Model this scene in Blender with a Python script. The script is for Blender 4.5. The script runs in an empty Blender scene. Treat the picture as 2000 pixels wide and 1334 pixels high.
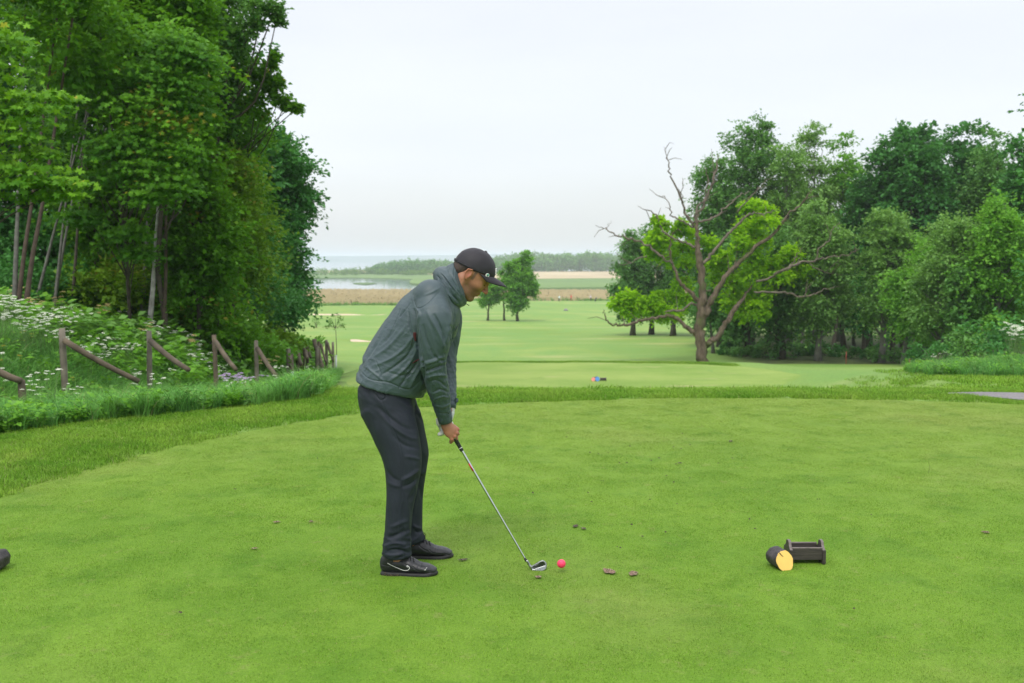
import bpy, math, random
import numpy as np
from mathutils import Vector, noise as mnoise

SC = bpy.context.scene
USE_HAZE = True
COL = SC.collection
# ------------------------------------------------------------------ camera
F = 35.0 / 36.0 * 2000.0
TH = math.atan((667 - 505) / F)
CT, ST = math.cos(TH), math.sin(TH)
CAMZ = 1.6
cam_d = bpy.data.cameras.new('camera')
cam = bpy.data.objects.new('camera', cam_d)
COL.objects.link(cam)
cam.location = (0, 0, CAMZ)
cam.rotation_euler = (math.pi / 2 - TH, 0, 0)
cam_d.lens = 35
cam_d.sensor_width = 36
cam_d.clip_start = 0.05
cam_d.clip_end = 20000
cam_d.dof.use_dof = True
cam_d.dof.focus_distance = 5.05
cam_d.dof.aperture_fstop = 4.5
SC.camera = cam

# ------------------------------------------------------------------ world, sun, exposure
SUN_EL, SUN_AZ = math.radians(58), math.radians(200)      # azimuth measured from +Y towards +X
W = bpy.data.worlds.new('World')
SC.world = W
W.use_nodes = True
nt = W.node_tree
nt.nodes.clear()
N = nt.nodes.new
L = nt.links.new
sky = N('ShaderNodeTexSky')
sky.sky_type = 'NISHITA'
sky.sun_disc = False
sky.sun_elevation = SUN_EL
sky.sun_rotation = SUN_AZ
sky.air_density = 1.0
sky.dust_density = 3.0
bgs = N('ShaderNodeBackground')
bgs.inputs['Strength'].default_value = 0.05
L(sky.outputs['Color'], bgs.inputs['Color'])
tc = N('ShaderNodeTexCoord')
sep = N('ShaderNodeSeparateXYZ')
L(tc.outputs['Generated'], sep.inputs[0])
ramp = N('ShaderNodeValToRGB')            # overcast: dim horizon, bright zenith (CIE-like, steepened overhead to lift ground light)
cr = ramp.color_ramp
cr.elements[0].position = 0.0
cr.elements[0].color = (0.76, 0.785, 0.81, 1)
cr.elements[1].position = 1.0
cr.elements[1].color = (1.75, 1.78, 1.85, 1)
for p, c in ((0.06, (0.785, 0.805, 0.83)), (0.14, (0.825, 0.835, 0.865)), (0.28, (0.85, 0.85, 0.86)), (0.5, (1.2, 1.2, 1.22))):
    e = cr.elements.new(p)
    e.color = (*c, 1)
L(sep.outputs['Z'], ramp.inputs[0])
mp = N('ShaderNodeMapping')
mp.inputs['Scale'].default_value = (1.2, 1.2, 5.0)
L(tc.outputs['Generated'], mp.inputs[0])
cl = N('ShaderNodeTexNoise')
cl.inputs['Scale'].default_value = 1.6
cl.inputs['Detail'].default_value = 5
cl.inputs['Roughness'].default_value = 0.5
L(mp.outputs[0], cl.inputs['Vector'])
mr = N('ShaderNodeMapRange')
mr.inputs['From Min'].default_value = 0.3
mr.inputs['From Max'].default_value = 0.7
mr.inputs['To Min'].default_value = 0.94
mr.inputs['To Max'].default_value = 1.05
L(cl.outputs['Fac'], mr.inputs[0])
mul = N('ShaderNodeVectorMath')
mul.operation = 'SCALE'
L(ramp.outputs[0], mul.inputs[0])
L(mr.outputs[0], mul.inputs['Scale'])
bgo = N('ShaderNodeBackground')
bgo.inputs['Strength'].default_value = 0.96
L(mul.outputs[0], bgo.inputs['Color'])
add = N('ShaderNodeAddShader')
L(bgs.outputs[0], add.inputs[0])
L(bgo.outputs[0], add.inputs[1])
wo = N('ShaderNodeOutputWorld')
L(add.outputs[0], wo.inputs['Surface'])

sl = bpy.data.lights.new('sun', 'SUN')
sl.energy = 1.5
sl.angle = math.radians(16)
sl.color = (1.0, 0.96, 0.9)
so = bpy.data.objects.new('sun', sl)
COL.objects.link(so)
sd = Vector((math.sin(SUN_AZ) * math.cos(SUN_EL), math.cos(SUN_AZ) * math.cos(SUN_EL), math.sin(SUN_EL)))
so.rotation_euler = sd.to_track_quat('Z', 'Y').to_euler()
so.location = (0, -20, 60)
vs = SC.view_settings
vs.view_transform = 'Standard'
vs.look = 'None'
vs.exposure = 0.0
vs.gamma = 1.0
vs.use_curve_mapping = False
SC.cycles.max_bounces = 6
SC.cycles.diffuse_bounces = 3
SC.cycles.glossy_bounces = 2
SC.cycles.transmission_bounces = 4
SC.cycles.transparent_max_bounces = 4
SC.cycles.volume_bounces = 2
SC.cycles.sample_clamp_indirect = 4

# ------------------------------------------------------------------ geometry helpers
def ray(px, py):
    a, b = (px - 1000) / F, -(py - 667) / F
    return np.array([a, CT + b * ST, -ST + b * CT])
def P(px, py, Y):
    """world point seen at photo pixel (px,py) on the plane y=Y"""
    d = ray(px, py)
    s = Y / d[1]
    return np.array([d[0] * s, Y, CAMZ + d[2] * s])
def zat(py, Y):
    return P(1000, py, Y)[2]
def G(px, py, z=0.0):
    d = ray(px, py)
    s = (z - CAMZ) / d[2]
    return np.array([d[0] * s, d[1] * s, z])
def nrm(v):
    return v / (np.linalg.norm(v, axis=-1, keepdims=True) + 1e-12)
def icos(c, r, name, sub=3, sq=(1, 1, 1)):
    import bmesh
    bm = bmesh.new()
    bmesh.ops.create_icosphere(bm, subdivisions=sub, radius=r)
    me = bpy.data.meshes.new(name)
    for v in bm.verts: v.co = Vector((v.co.x * sq[0] + c[0], v.co.y * sq[1] + c[1], v.co.z * sq[2] + c[2]))
    for f in bm.faces: f.smooth = True
    bm.to_mesh(me); bm.free()
    return me
def smooth01(x):
    x = np.clip(x, 0, 1)
    return x * x * (3 - 2 * x)
def tagm(o, label=None, cat=None, group=None, kind=None):
    if label: o['label'] = label
    if cat: o['category'] = cat
    if group: o['group'] = group
    if kind: o['kind'] = kind
    return o
def empty(name, loc, label, cat, group=None):
    o = bpy.data.objects.new(name, None)
    o.empty_display_size = 0.2
    COL.objects.link(o)
    o.location = loc
    return tagm(o, label, cat, group)
def mesh_np(name, V, Fc, smooth=False, attrs=None):
    """V (n,3); Fc (m,k) array or list of polygons"""
    V = np.asarray(V, dtype=np.float32)
    me = bpy.data.meshes.new(name)
    if isinstance(Fc, np.ndarray):
        m, k = Fc.shape
        me.vertices.add(len(V))
        me.vertices.foreach_set('co', V.ravel())
        me.loops.add(m * k)
        me.loops.foreach_set('vertex_index', Fc.astype(np.int32).ravel())
        me.polygons.add(m)
        me.polygons.foreach_set('loop_start', np.arange(0, m * k, k, dtype=np.int32))
        me.update(calc_edges=True)
        if smooth:
            me.polygons.foreach_set('use_smooth', np.ones(m, dtype=bool))
    else:
        me.from_pydata([tuple(map(float, v)) for v in V], [], [tuple(int(i) for i in f) for f in Fc])
        me.update()
        if smooth:
            me.polygons.foreach_set('use_smooth', np.ones(len(me.polygons), dtype=bool))
    if attrs:
        for an, av in attrs.items():
            av = np.asarray(av, dtype=np.float32)
            if av.ndim == 1:
                at = me.attributes.new(an, 'FLOAT', 'POINT')
                at.data.foreach_set('value', av)
            else:
                at = me.attributes.new(an, 'FLOAT_VECTOR', 'POINT')
                at.data.foreach_set('vector', av.ravel())
    return me
def link(name, me, mat=None, parent=None):
    o = bpy.data.objects.new(name, me)
    COL.objects.link(o)
    if mat is not None and len(me.materials) == 0:
        me.materials.append(mat)
    if parent is not None:
        o.parent = parent
        o.matrix_parent_inverse = Vector((0, 0, 0)).to_track_quat('X', 'Y').to_matrix().to_4x4().Identity(4)
        o.location = -parent.location if not getattr(me, 'is_local', False) else (0, 0, 0)
    return o
LOCAL = set()
def part(name, me, mat, parent, local=False):
    """child mesh; vertices are in world space unless local"""
    o = bpy.data.objects.new(name, me)
    COL.objects.link(o)
    if mat is not None and len(me.materials) == 0:
        me.materials.append(mat)
    o.parent = parent
    if not local:
        q = parent
        off = Vector((0, 0, 0))
        while q is not None:
            off += q.location
            q = q.parent
        o.location = -off
    return o
def top(name, me, mat, label=None, cat=None, group=None, kind=None):
    o = bpy.data.objects.new(name, me)
    COL.objects.link(o)
    if mat is not None and len(me.materials) == 0:
        me.materials.append(mat)
    return tagm(o, label, cat, group, kind)
class MB:
    """collects primitives into one mesh"""
    def __init__(s):
        s.V, s.F, s.n = [], [], 0
    def add(s, V, Fc):
        s.V.append(np.asarray(V, dtype=np.float64))
        s.F += [tuple(int(i) + s.n for i in f) for f in Fc]
        s.n += len(V)
    def mesh(s, name, smooth=False):
        return mesh_np(name, np.vstack(s.V), s.F, smooth)
    def tube(s, pts, rad, k=7, cap=True, flat=1.0, twist=0.0, rough=0.0, rng=None):
        pts = np.asarray(pts, float)
        n = len(pts)
        rad = np.broadcast_to(np.asarray(rad, float), (n,))
        T = np.gradient(pts, axis=0)
        T /= np.linalg.norm(T, axis=1)[:, None] + 1e-12
        up = np.array([0, 1.0, 0]) if abs(T[0][1]) < 0.9 else np.array([1.0, 0, 0])
        V = []
        a0 = np.arange(k) * 2 * math.pi / k
        A = np.cross(up, T[0]); A /= np.linalg.norm(A)
        for i in range(n):
            A = A - T[i] * A.dot(T[i]); A /= np.linalg.norm(A)
            B = np.cross(T[i], A)
            r = rad[i]
            rr = r * (1 + (rough * (rng.random(k) - .5) if rng is not None else 0))
            an = a0 + twist * i
            V.append(pts[i] + np.outer(np.cos(an) * rr, A) + np.outer(np.sin(an) * rr * flat, B))
        V = np.vstack(V)
        Fc = []
        for i in range(n - 1):
            for j in range(k):
                a, b = i * k + j, i * k + (j + 1) % k
                Fc.append((a, b, b + k, a + k))
        if cap:
            Fc.append(tuple(range(k))[::-1])
            Fc.append(tuple(range((n - 1) * k, n * k)))
        s.add(V, Fc)
    def box(s, c, d, R=None, bev=0.0):
        c, d = np.asarray(c, float), np.asarray(d, float) / 2
        if bev > 0:
            V, Fc = [], []
            b = bev
            # chamfered box: 24 verts
            for sx in (-1, 1):
                for sy in (-1, 1):
                    for sz in (-1, 1):
                        V += [(sx * d[0], sy * (d[1] - b), sz * (d[2] - b)), (sx * (d[0] - b), sy * d[1], sz * (d[2] - b)), (sx * (d[0] - b), sy * (d[1] - b), sz * d[2])]
            idx = lambda sx, sy, sz, t: ((sx > 0) * 4 + (sy > 0) * 2 + (sz > 0)) * 3 + t
            def q(l, flip):
                Fc.append(tuple(l[::-1]) if flip else tuple(l))
            for sg in (-1, 1):
                q([idx(sg, -1, -1, 0), idx(sg, 1, -1, 0), idx(sg, 1, 1, 0), idx(sg, -1, 1, 0)], sg < 0)
                q([idx(-1, sg, -1, 1), idx(1, sg, -1, 1), idx(1, sg, 1, 1), idx(-1, sg, 1, 1)], sg > 0)
                q([idx(-1, -1, sg, 2), idx(1, -1, sg, 2), idx(1, 1, sg, 2), idx(-1, 1, sg, 2)], sg < 0)
            for s1 in (-1, 1):
                for s2 in (-1, 1):
                    q([idx(s1, s2, -1, 0), idx(s1, s2, -1, 1), idx(s1, s2, 1, 1), idx(s1, s2, 1, 0)], s1 * s2 < 0)
                    q([idx(s1, -1, s2, 0), idx(s1, 1, s2, 0), idx(s1, 1, s2, 2), idx(s1, -1, s2, 2)], s1 * s2 < 0)
                    q([idx(-1, s1, s2, 1), idx(1, s1, s2, 1), idx(1, s1, s2, 2), idx(-1, s1, s2, 2)], s1 * s2 > 0)
                    for s3 in (-1, 1):
                        q([idx(s1, s2, s3, 0), idx(s1, s2, s3, 1), idx(s1, s2, s3, 2)], s1 * s2 * s3 < 0)
            V = np.array(V)
        else:
            V = np.array([(x, y, z) for x in (-d[0], d[0]) for y in (-d[1], d[1]) for z in (-d[2], d[2])])
            Fc = [(0, 1, 3, 2), (4, 6, 7, 5), (0, 4, 5, 1), (2, 3, 7, 6), (0, 2, 6, 4), (1, 5, 7, 3)]
        if R is not None:
            V = V @ np.asarray(R).T
        s.add(V + c, Fc)
def catmull(pts, m=8, closed=False):
    p = np.asarray(pts, float)
    n = len(p)
    out = []
    rng_ = range(n) if closed else range(n - 1)
    for i in rng_:
        if closed:
            a, b, c, d = p[(i - 1) % n], p[i], p[(i + 1) % n], p[(i + 2) % n]
        else:
            b, c = p[i], p[i + 1]
            a = p[i - 1] if i > 0 else 2 * b - c
            d = p[i + 2] if i + 2 < n else 2 * c - b
        for j in range(m):
            t = j / m
            out.append(0.5 * ((2 * b) + (-a + c) * t + (2 * a - 5 * b + 4 * c - d) * t * t + (-a + 3 * b - 3 * c + d) * t ** 3))
    if not closed:
        out.append(p[-1])
    return np.array(out)
def in_poly(x, y, poly):
    x, y = np.asarray(x, float), np.asarray(y, float)
    c = np.zeros(x.shape, bool)
    n = len(poly)
    j = n - 1
    for i in range(n):
        xi, yi = poly[i]; xj, yj = poly[j]
        m = ((yi > y) != (yj > y)) & (x < (xj - xi) * (y - yi) / (yj - yi + 1e-12) + xi)
        c ^= m
        j = i
    return c
def vnoise(x, y, s, seed=0):
    """cheap smooth value noise, vectorised"""
    x, y = np.asarray(x, float) / s + seed * 17.3, np.asarray(y, float) / s - seed * 9.1
    xi, yi = np.floor(x), np.floor(y)
    fx, fy = x - xi, y - yi
    fx, fy = fx * fx * (3 - 2 * fx), fy * fy * (3 - 2 * fy)
    def h(a, b):
        v = np.sin(a * 127.1 + b * 311.7 + seed * 74.7) * 43758.5453
        return v - np.floor(v)
    return (h(xi, yi) * (1 - fx) + h(xi + 1, yi) * fx) * (1 - fy) + (h(xi, yi + 1) * (1 - fx) + h(xi + 1, yi + 1) * fx) * fy

# ------------------------------------------------------------------ material helpers
class NB:
    def __init__(s, name):
        s.m = bpy.data.materials.new(name)
        s.m.use_nodes = True
        s.t = s.m.node_tree
        s.t.nodes.clear()
        s.out = s.t.nodes.new('ShaderNodeOutputMaterial')
    def n(s, typ, **kw):
        nd = s.t.nodes.new(typ)
        for k, v in kw.items():
            if k in nd.inputs.keys():
                nd.inputs[k].default_value = v
            else:
                setattr(nd, k, v)
        return nd
    def l(s, a, b):
        s.t.links.new(a, b)
    def noise(s, scale, detail=4, rough=.55, vec=None, dist=0.0):
        nd = s.n('ShaderNodeTexNoise', Scale=scale, Detail=detail, Roughness=rough, Distortion=dist)
        if vec is not None: s.l(vec, nd.inputs['Vector'])
        return nd.outputs['Fac']
    def pos(s, scale=None, obj=False):
        if obj:
            o = s.n('ShaderNodeTexCoord').outputs['Object']
        else:
            o = s.n('ShaderNodeNewGeometry').outputs['Position']
        if scale is not None:
            mp = s.n('ShaderNodeMapping')
            mp.inputs['Scale'].default_value = scale
            s.l(o, mp.inputs[0])
            o = mp.outputs[0]
        return o
    def rng(s, v, a, b, c=0.0, d=1.0):
        nd = s.n('ShaderNodeMapRange')
        nd.inputs['From Min'].default_value = a
        nd.inputs['From Max'].default_value = b
        nd.inputs['To Min'].default_value = c
        nd.inputs['To Max'].default_value = d
        s.l(v, nd.inputs[0])
        return nd.outputs[0]
    def mix(s, f, a, b, mode='MIX'):
        nd = s.n('ShaderNodeMix', data_type='RGBA', blend_type=mode)
        for v, i in ((f, 0), (a, 6), (b, 7)):
            if isinstance(v, (int, float)):
                nd.inputs[i].default_value = v
            elif isinstance(v, tuple):
                nd.inputs[i].default_value = (*v, 1) if len(v) == 3 else v
            else:
                s.l(v, nd.inputs[i])
        return nd.outputs[2]
    def math(s, op, a, b=0.0):
        nd = s.n('ShaderNodeMath', operation=op)
        for v, i in ((a, 0), (b, 1)):
            if isinstance(v, (int, float)):
                nd.inputs[i].default_value = v
            else:
                s.l(v, nd.inputs[i])
        return nd.outputs[0]
    def attr(s, name):
        return s.n('ShaderNodeAttribute', attribute_name=name).outputs['Fac']
    def bump(s, h, strength=.3, dist=.01):
        nd = s.n('ShaderNodeBump', Strength=strength, Distance=dist)
        s.l(h, nd.inputs['Height'])
        return nd.outputs[0]
    def bsdf(s, col, rough=.6, metal=0.0, normal=None, spec=.5, sheen=0.0):
        nd = s.n('ShaderNodeBsdfPrincipled')
        for v, k in ((col, 'Base Color'), (rough, 'Roughness'), (metal, 'Metallic'), (spec, 'Specular IOR Level')):
            if isinstance(v, (int, float)):
                nd.inputs[k].default_value = v
            elif isinstance(v, tuple):
                nd.inputs[k].default_value = (*v, 1)
            else:
                s.l(v, nd.inputs[k])
        if sheen: nd.inputs['Sheen Weight'].default_value = sheen
        if normal is not None: s.l(normal, nd.inputs['Normal'])
        return nd
    def done(s, sh):
        s.l(sh.outputs[0], s.out.inputs['Surface'])
        return s.m
def simple(name, col, rough=.6, metal=0.0, var=0.15, scale=20.0, bump=0.0, spec=.5, bscale=None):
    b = NB(name)
    v = b.pos(obj=True)
    n = b.noise(scale, 5, .6, v)
    c = b.mix(b.rng(n, .3, .7), tuple(x * (1 - var) for x in col), tuple(min(1, x * (1 + var)) for x in col))
    nm = b.bump(b.noise(bscale or scale * 3, 4, .6, v), .5, bump) if bump > 0 else None
    return b.done(b.bsdf(c, rough, metal, nm, spec))
def leafmat(name, dark, light, trans=.3, rough=.5, accent=None):
    b = NB(name)
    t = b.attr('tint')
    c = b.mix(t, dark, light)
    if accent is not None:
        c = b.mix(b.rng(t, .97, 1.0), c, accent)
    p = b.bsdf(c, rough, spec=.14)
    tr = b.n('ShaderNodeBsdfTranslucent')
    c2 = b.mix(.5, c, (light[0] * 1.2, light[1] * 1.15, light[2] * .5))
    b.l(c2, tr.inputs['Color'])
    mx = b.n('ShaderNodeMixShader')
    mx.inputs[0].default_value = trans
    b.l(p.outputs[0], mx.inputs[1])
    b.l(tr.outputs[0], mx.inputs[2])
    return b.done(mx)
# ================================================================== THE LAND
_py = np.arange(-400, 7000, 0.5)
def _prof(pairs, k):
    a = np.array(pairs)
    v = np.interp(_py, a[:, 0], a[:, 1])
    # gentle smoothing, growing with distance
    w = np.ones(k) / k
    s = np.convolve(np.pad(v, (k // 2, k - 1 - k // 2), 'edge'), w, 'valid')
    return s
far = [(60, -4.75), (80, -5.55), (100, -6.25), (150, -7.75), (200, -9.0), (255, -10.2), (283, -10.35), (296, -10.9), (310, -11.3), (425, -12.2), (445, -13.2), (470, -15), (7000, -15)]
PC = _prof([(-400, -1.0), (-30, -.3), (-5, 0), (12.25, 0), (16, -.75), (20, -1.45), (24.4, -1.93), (26, -1.95), (34, -1.95), (35, -2.05), (37, -2.6), (45, -3.75), (52, -4.35)] + far, 3)
PR = _prof([(-400, -1.0), (-30, -.3), (-5, 0), (12.6, -.02), (17, -.52), (20, -.86), (28, -1.62), (35, -2.25), (45, -3.35), (52, -4.1)] + far, 5)
PL = _prof([(-400, -1.0), (-30, -.3), (-5, 0), (12.0, 0), (15, -.33), (17.6, -.6), (20.4, -.92), (23.4, -1.22), (27, -1.7), (33, -2.35), (45, -3.6), (52, -4.2)] + far, 5)
def H(x, y):
    x, y = np.asarray(x, float), np.asarray(y, float)
    c, r, l = np.interp(y, _py, PC), np.interp(y, _py, PR), np.interp(y, _py, PL)
    wr = smooth01((x - (4.2 + .11 * y)) / 2.5)
    wl = smooth01((-x - (.6 + .11 * y)) / 2.0)
    z = c * (1 - wr - wl) + r * wr + l * wl
    # left bank rising behind the fence
    fx = -6.0 - np.clip((15 - y), 0, 20) * .02
    b = np.clip(fx - x, 0, 40)
    z = z + (0.22 * b - .0018 * b * b) * smooth01(b / 2) * smooth01((75 - y) / 40) * smooth01((y + 5) / 12)
    # shallow ditch along the fence
    xb = np.interp(y, [4, 7, 9, 10, 11, 11.4, 12.2, 17, 24, 33], [-6.2, -5.4, -4.72, -3.65, -2.6, -2.25, -2.3, -3.35, -4.35, -5.7])
    z = z - .5 * smooth01((xb - x - .1) / 1.1) * (1 - smooth01((-6.7 - x) / 2.2)) * smooth01((y - 5) / 3) * smooth01((38 - y) / 8)
    # knoll with meadow at right
    z = z + .28 * np.exp(-((x - 13) / 3.5) ** 2 - ((y - 23.5) / 2.6) ** 2)
    # gentle undulation of the fairway
    u = smooth01((y - 50) / 60) * smooth01((300 - y) / 40)
    z = z + u * (.45 * (vnoise(x, y, 34, 3) - .5) + .9 * (vnoise(x, y * .6, 75, 5) - .5))
    # raised green at the far left and at the far right
    z = z + .5 * np.exp(-((x + 30) / 22) ** 2 - ((y - 215) / 14) ** 2)
    # two bunkers
    for bx, by, rx, ry in BUNK:
        q = ((x - bx) / rx) ** 2 + ((y - by) / ry) ** 2
        z = z - .5 * np.exp(-q * q * 1.2)
    # small relief near
    near = smooth01((y - 12.5) / 3) * smooth01((60 - y) / 20)
    z = z + near * .05 * (vnoise(x, y, 1.7, 8) - .5)
    return z
BUNK = []
def hit(px, py, y0=3.0):
    """first ground point seen at photo pixel"""
    ys = y0 * (1.0 + .004) ** np.arange(1600)
    ys = ys[ys < 900]
    d = ray(px, py)
    s = ys / d[1]
    dz = CAMZ + d[2] * s - H(d[0] * s, ys)
    i = np.argmax(dz < 0)
    if not (dz < 0).any():
        i = len(ys) - 1
    t = dz[i - 1] / (dz[i - 1] - dz[i] + 1e-9)
    y = ys[i - 1] + (ys[i] - ys[i - 1]) * np.clip(t, 0, 1)
    x = d[0] * y / d[1]
    return np.array([x, y, float(H(x, y))])
_b1, _b2 = hit(668, 613), hit(722, 663)
BUNK = [(_b1[0], _b1[1], 8.2, 5.0), (_b2[0] + .6, _b2[1], 2.9, 3.2)]

# ---- outlines on the ground
TEE = catmull([(-3.9, 3.6), (-3.72, 5.2), (-3.44, 6.69), (-2.95, 8.2), (-2.43, 9.12), (-1.56, 10.2), (-.55, 10.78), (1.15, 11.22), (2.33, 11.32), (4.0, 11.2), (5.56, 10.85), (7.2, 10.1), (8.3, 8.6), (8.6, 6), (8.4, 2), (7, -3), (3, -5), (-1, -5), (-3.4, -2), (-4.0, 1)], 8, True)
TEE2 = catmull([(-4.6, 27.5), (-3.2, 26.2), (0, 25.9), (4, 26.1), (6.6, 26.9), (8.3, 28.7), (8.6, 30.3), (7.9, 32.4), (5.5, 33.5), (1, 34.0), (-2.5, 33.8), (-4.6, 32)], 8, True)
MEADOW = [(-40, 4), (-6.2, 4), (-5.4, 7), (-4.72, 9.0), (-4.2, 9.6), (-3.6, 10.05), (-2.75, 10.8), (-2.25, 11.4), (-2.3, 12.2), (-2.75, 14), (-3.35, 17), (-3.8, 20), (-4.35, 24), (-4.95, 28), (-5.7, 33), (-7.2, 37.5), (-11, 44), (-15, 56), (-26, 75), (-60, 75)]

# ---- ground sheet
def axis(lim_in, step, lim, g):
    a = [0.0]
    s = step
    while a[-1] < lim:
        if a[-1] > lim_in: s *= g
        a.append(a[-1] + s)
    return np.array(a)
gx = axis(14, .45, 6800, 1.075)
gx = np.concatenate([-gx[:0:-1], gx])
gy1 = axis(62, .42, 6800, 1.03)
gy0 = -axis(1, .8, 400, 1.3)[:0:-1]
gy = np.concatenate([gy0, gy1])
XX, YY = np.meshgrid(gx, gy, indexing='ij')
ZZ = H(XX, YY)
nx, ny = XX.shape
V = np.stack([XX, YY, ZZ], -1).reshape(-1, 3)
I = np.arange(nx * ny).reshape(nx, ny)
Fq = np.stack([I[:-1, :-1], I[1:, :-1], I[1:, 1:], I[:-1, 1:]], -1).reshape(-1, 4)
PATHP = catmull([G(a, c_)[:2] for a, c_ in ((1838, 768.5), (1900, 774), (2000, 783), (2120, 793), (2300, 805), (2300, 780), (2120, 771), (2000, 766.5), (1900, 765))], 6, True)
RMEAD = [(9.1, 21.6), (9.9, 20.5), (12, 19.5), (16, 18.2), (30, 14.2), (40, 20), (40, 40), (18, 36), (15.5, 30), (12.3, 27), (10.3, 25.4), (9.3, 23.6)]
wv = V
m_meadow = np.maximum(in_poly(wv[:, 0], wv[:, 1], MEADOW), in_poly(wv[:, 0], wv[:, 1], RMEAD)).astype(float)
yy = wv[:, 1]
m_reed = smooth01((yy - 292 + 52 * smooth01((-wv[:, 0] - 5) / 25) - 8 * (vnoise(wv[:, 0], yy, 25, 2) - .5) * 2) / 3)
wood = np.clip(1 - np.abs(wv[:, 0] - (9 + .33 * yy)) / (.22 * yy + 1), 0, 1) * (yy > 53) * (yy < 140)
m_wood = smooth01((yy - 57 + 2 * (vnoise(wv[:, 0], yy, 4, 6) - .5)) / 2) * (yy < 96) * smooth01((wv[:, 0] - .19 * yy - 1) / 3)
mg = mesh_np('ground', V, Fq, True, {'meadow': m_meadow, 'reed': m_reed, 'wood': m_wood})
b = NB('mown_fairway_grass')
pos = b.pos()
sx = b.n('ShaderNodeSeparateXYZ'); b.l(pos, sx.inputs[0])
base = b.mix(b.rng(b.noise(.05, 5, .6, pos), .35, .65), (.165, .275, .045), (.255, .345, .08))
base = b.mix(b.rng(b.noise(.35, 5, .65, b.pos((1, .5, 1))), .4, .7), base, (.16, .30, .065))
base = b.mix(b.rng(b.noise(.11, 4, .6, b.pos((.5, 1, 1))), .56, .72), base, (.33, .37, .13))
st = b.math('SINE', b.math('MULTIPLY', b.math('ADD', sx.outputs[0], b.math('MULTIPLY', sx.outputs[1], .32)), .42))
base = b.mix(b.math('MULTIPLY', b.rng(st, -.25, .25), .32), base, (.15, .285, .06))
grain = b.rng(b.noise(9, 5, .8, pos), .3, .7, .78, 1.2)
gm = b.n('ShaderNodeVectorMath', operation='SCALE'); b.l(base, gm.inputs[0]); b.l(grain, gm.inputs['Scale'])
c = b.mix(b.attr('meadow'), gm.outputs[0], b.mix(b.rng(b.noise(1.3, 5, .7, pos), .35, .65), (.035, .07, .015), (.09, .12, .03)))
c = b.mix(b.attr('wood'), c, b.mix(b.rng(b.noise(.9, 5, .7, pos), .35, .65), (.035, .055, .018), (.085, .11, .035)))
reedc = b.mix(b.rng(b.noise(.03, 6, .65, b.pos((1, .25, 1))), .35, .65), (.40, .325, .22), (.49, .41, .29))
c = b.mix(b.attr('reed'), c, reedc)
M_GROUND = b.done(b.bsdf(c, .8, normal=b.bump(b.noise(30, 5, .8, pos), .6, .03), spec=.2))
top('ground', mg, M_GROUND, kind='structure')

# ---- the two tees: closely mown sheets just above the ground
def sheet(name, poly, z=None, dz=.004, step=.5):
    poly = np.asarray(poly)
    c = poly.mean(0)
    rings = [poly, c + (poly - c) * .97]
    for f in (.9, .75, .6, .45, .3, .15):
        rings.append(c + (poly - c) * f)
    n = len(poly)
    V = []
    for k, r in enumerate(rings):
        zz = (H(r[:, 0], r[:, 1]) if z is None else np.full(n, z)) + (dz if k > 0 else dz)
        V.append(np.column_stack([r, zz]))
    V.append(np.array([[c[0], c[1], (float(H(*c)) if z is None else z) + dz]]))
    V = np.vstack(V)
    Fc = []
    for k in range(len(rings) - 1):
        for i in range(n):
            j = (i + 1) % n
            Fc.append((k * n + i, k * n + j, (k + 1) * n + j, (k + 1) * n + i))
    k = len(rings) - 1
    for i in range(n):
        Fc.append((k * n + i, k * n + (i + 1) % n, (k + 1) * n))
    # signed area -> orientation up
    a = np.sum(poly[:, 0] * np.roll(poly[:, 1], -1) - np.roll(poly[:, 0], -1) * poly[:, 1])
    if a < 0: Fc = [f[::-1] for f in Fc]
    return mesh_np(name, V, Fc, True)
def turf_colour(b, pos):
    c = b.mix(b.rng(b.noise(.9, 6, .68, pos), .28, .72), (.115, .25, .015), (.20, .345, .034))
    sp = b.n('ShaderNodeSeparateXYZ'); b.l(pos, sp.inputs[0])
    dry = b.math('MULTIPLY', b.rng(b.math('ADD', sp.outputs[1], b.math('MULTIPLY', b.noise(.5, 4, .6, pos), 3.0)), 7.5, 12.5), .55)  # lighter and yellower towards the far side of the tee, edge broken by noise
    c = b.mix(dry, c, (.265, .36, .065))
    c = b.mix(b.rng(b.noise(.32, 4, .6, pos), .52, .72), c, (.25, .335, .065))
    c = b.mix(b.math('MULTIPLY', b.rng(b.noise(2.6, 5, .7, pos), .5, .72), .6), c, (.075, .195, .010))
    c = b.mix(b.math('MULTIPLY', b.rng(b.noise(7.0, 5, .75, pos), .58, .76), .7), c, (.29, .31, .10))
    return c
def grassmat(name, colfn, jitter=.35, rough=.55, trans=.25, straw=(.42, .38, .17)):
    b = NB(name)
    pos = b.pos()
    c = colfn(b, pos)
    t = b.attr('tint')
    g = b.n('ShaderNodeVectorMath', operation='SCALE')
    b.l(c, g.inputs[0]); b.l(b.rng(t, 0, 1, 1 - jitter, 1 + jitter), g.inputs['Scale'])
    c = b.mix(b.rng(t, .96, .97), g.outputs[0], straw)
    p = b.bsdf(c, rough, spec=.08)
    tr = b.n('ShaderNodeBsdfTranslucent'); b.l(c, tr.inputs['Color'])
    mx = b.n('ShaderNodeMixShader'); mx.inputs[0].default_value = trans
    b.l(p.outputs[0], mx.inputs[1]); b.l(tr.outputs[0], mx.inputs[2])
    return b.done(mx)
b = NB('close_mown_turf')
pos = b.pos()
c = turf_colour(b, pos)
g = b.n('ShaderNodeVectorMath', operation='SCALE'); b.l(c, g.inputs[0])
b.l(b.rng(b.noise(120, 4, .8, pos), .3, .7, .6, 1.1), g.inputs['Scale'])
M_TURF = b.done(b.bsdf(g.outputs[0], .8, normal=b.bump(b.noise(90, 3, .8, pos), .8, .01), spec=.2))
tee_o = top('tee_turf', sheet('tee_turf', TEE, z=None), M_TURF, kind='structure')
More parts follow.
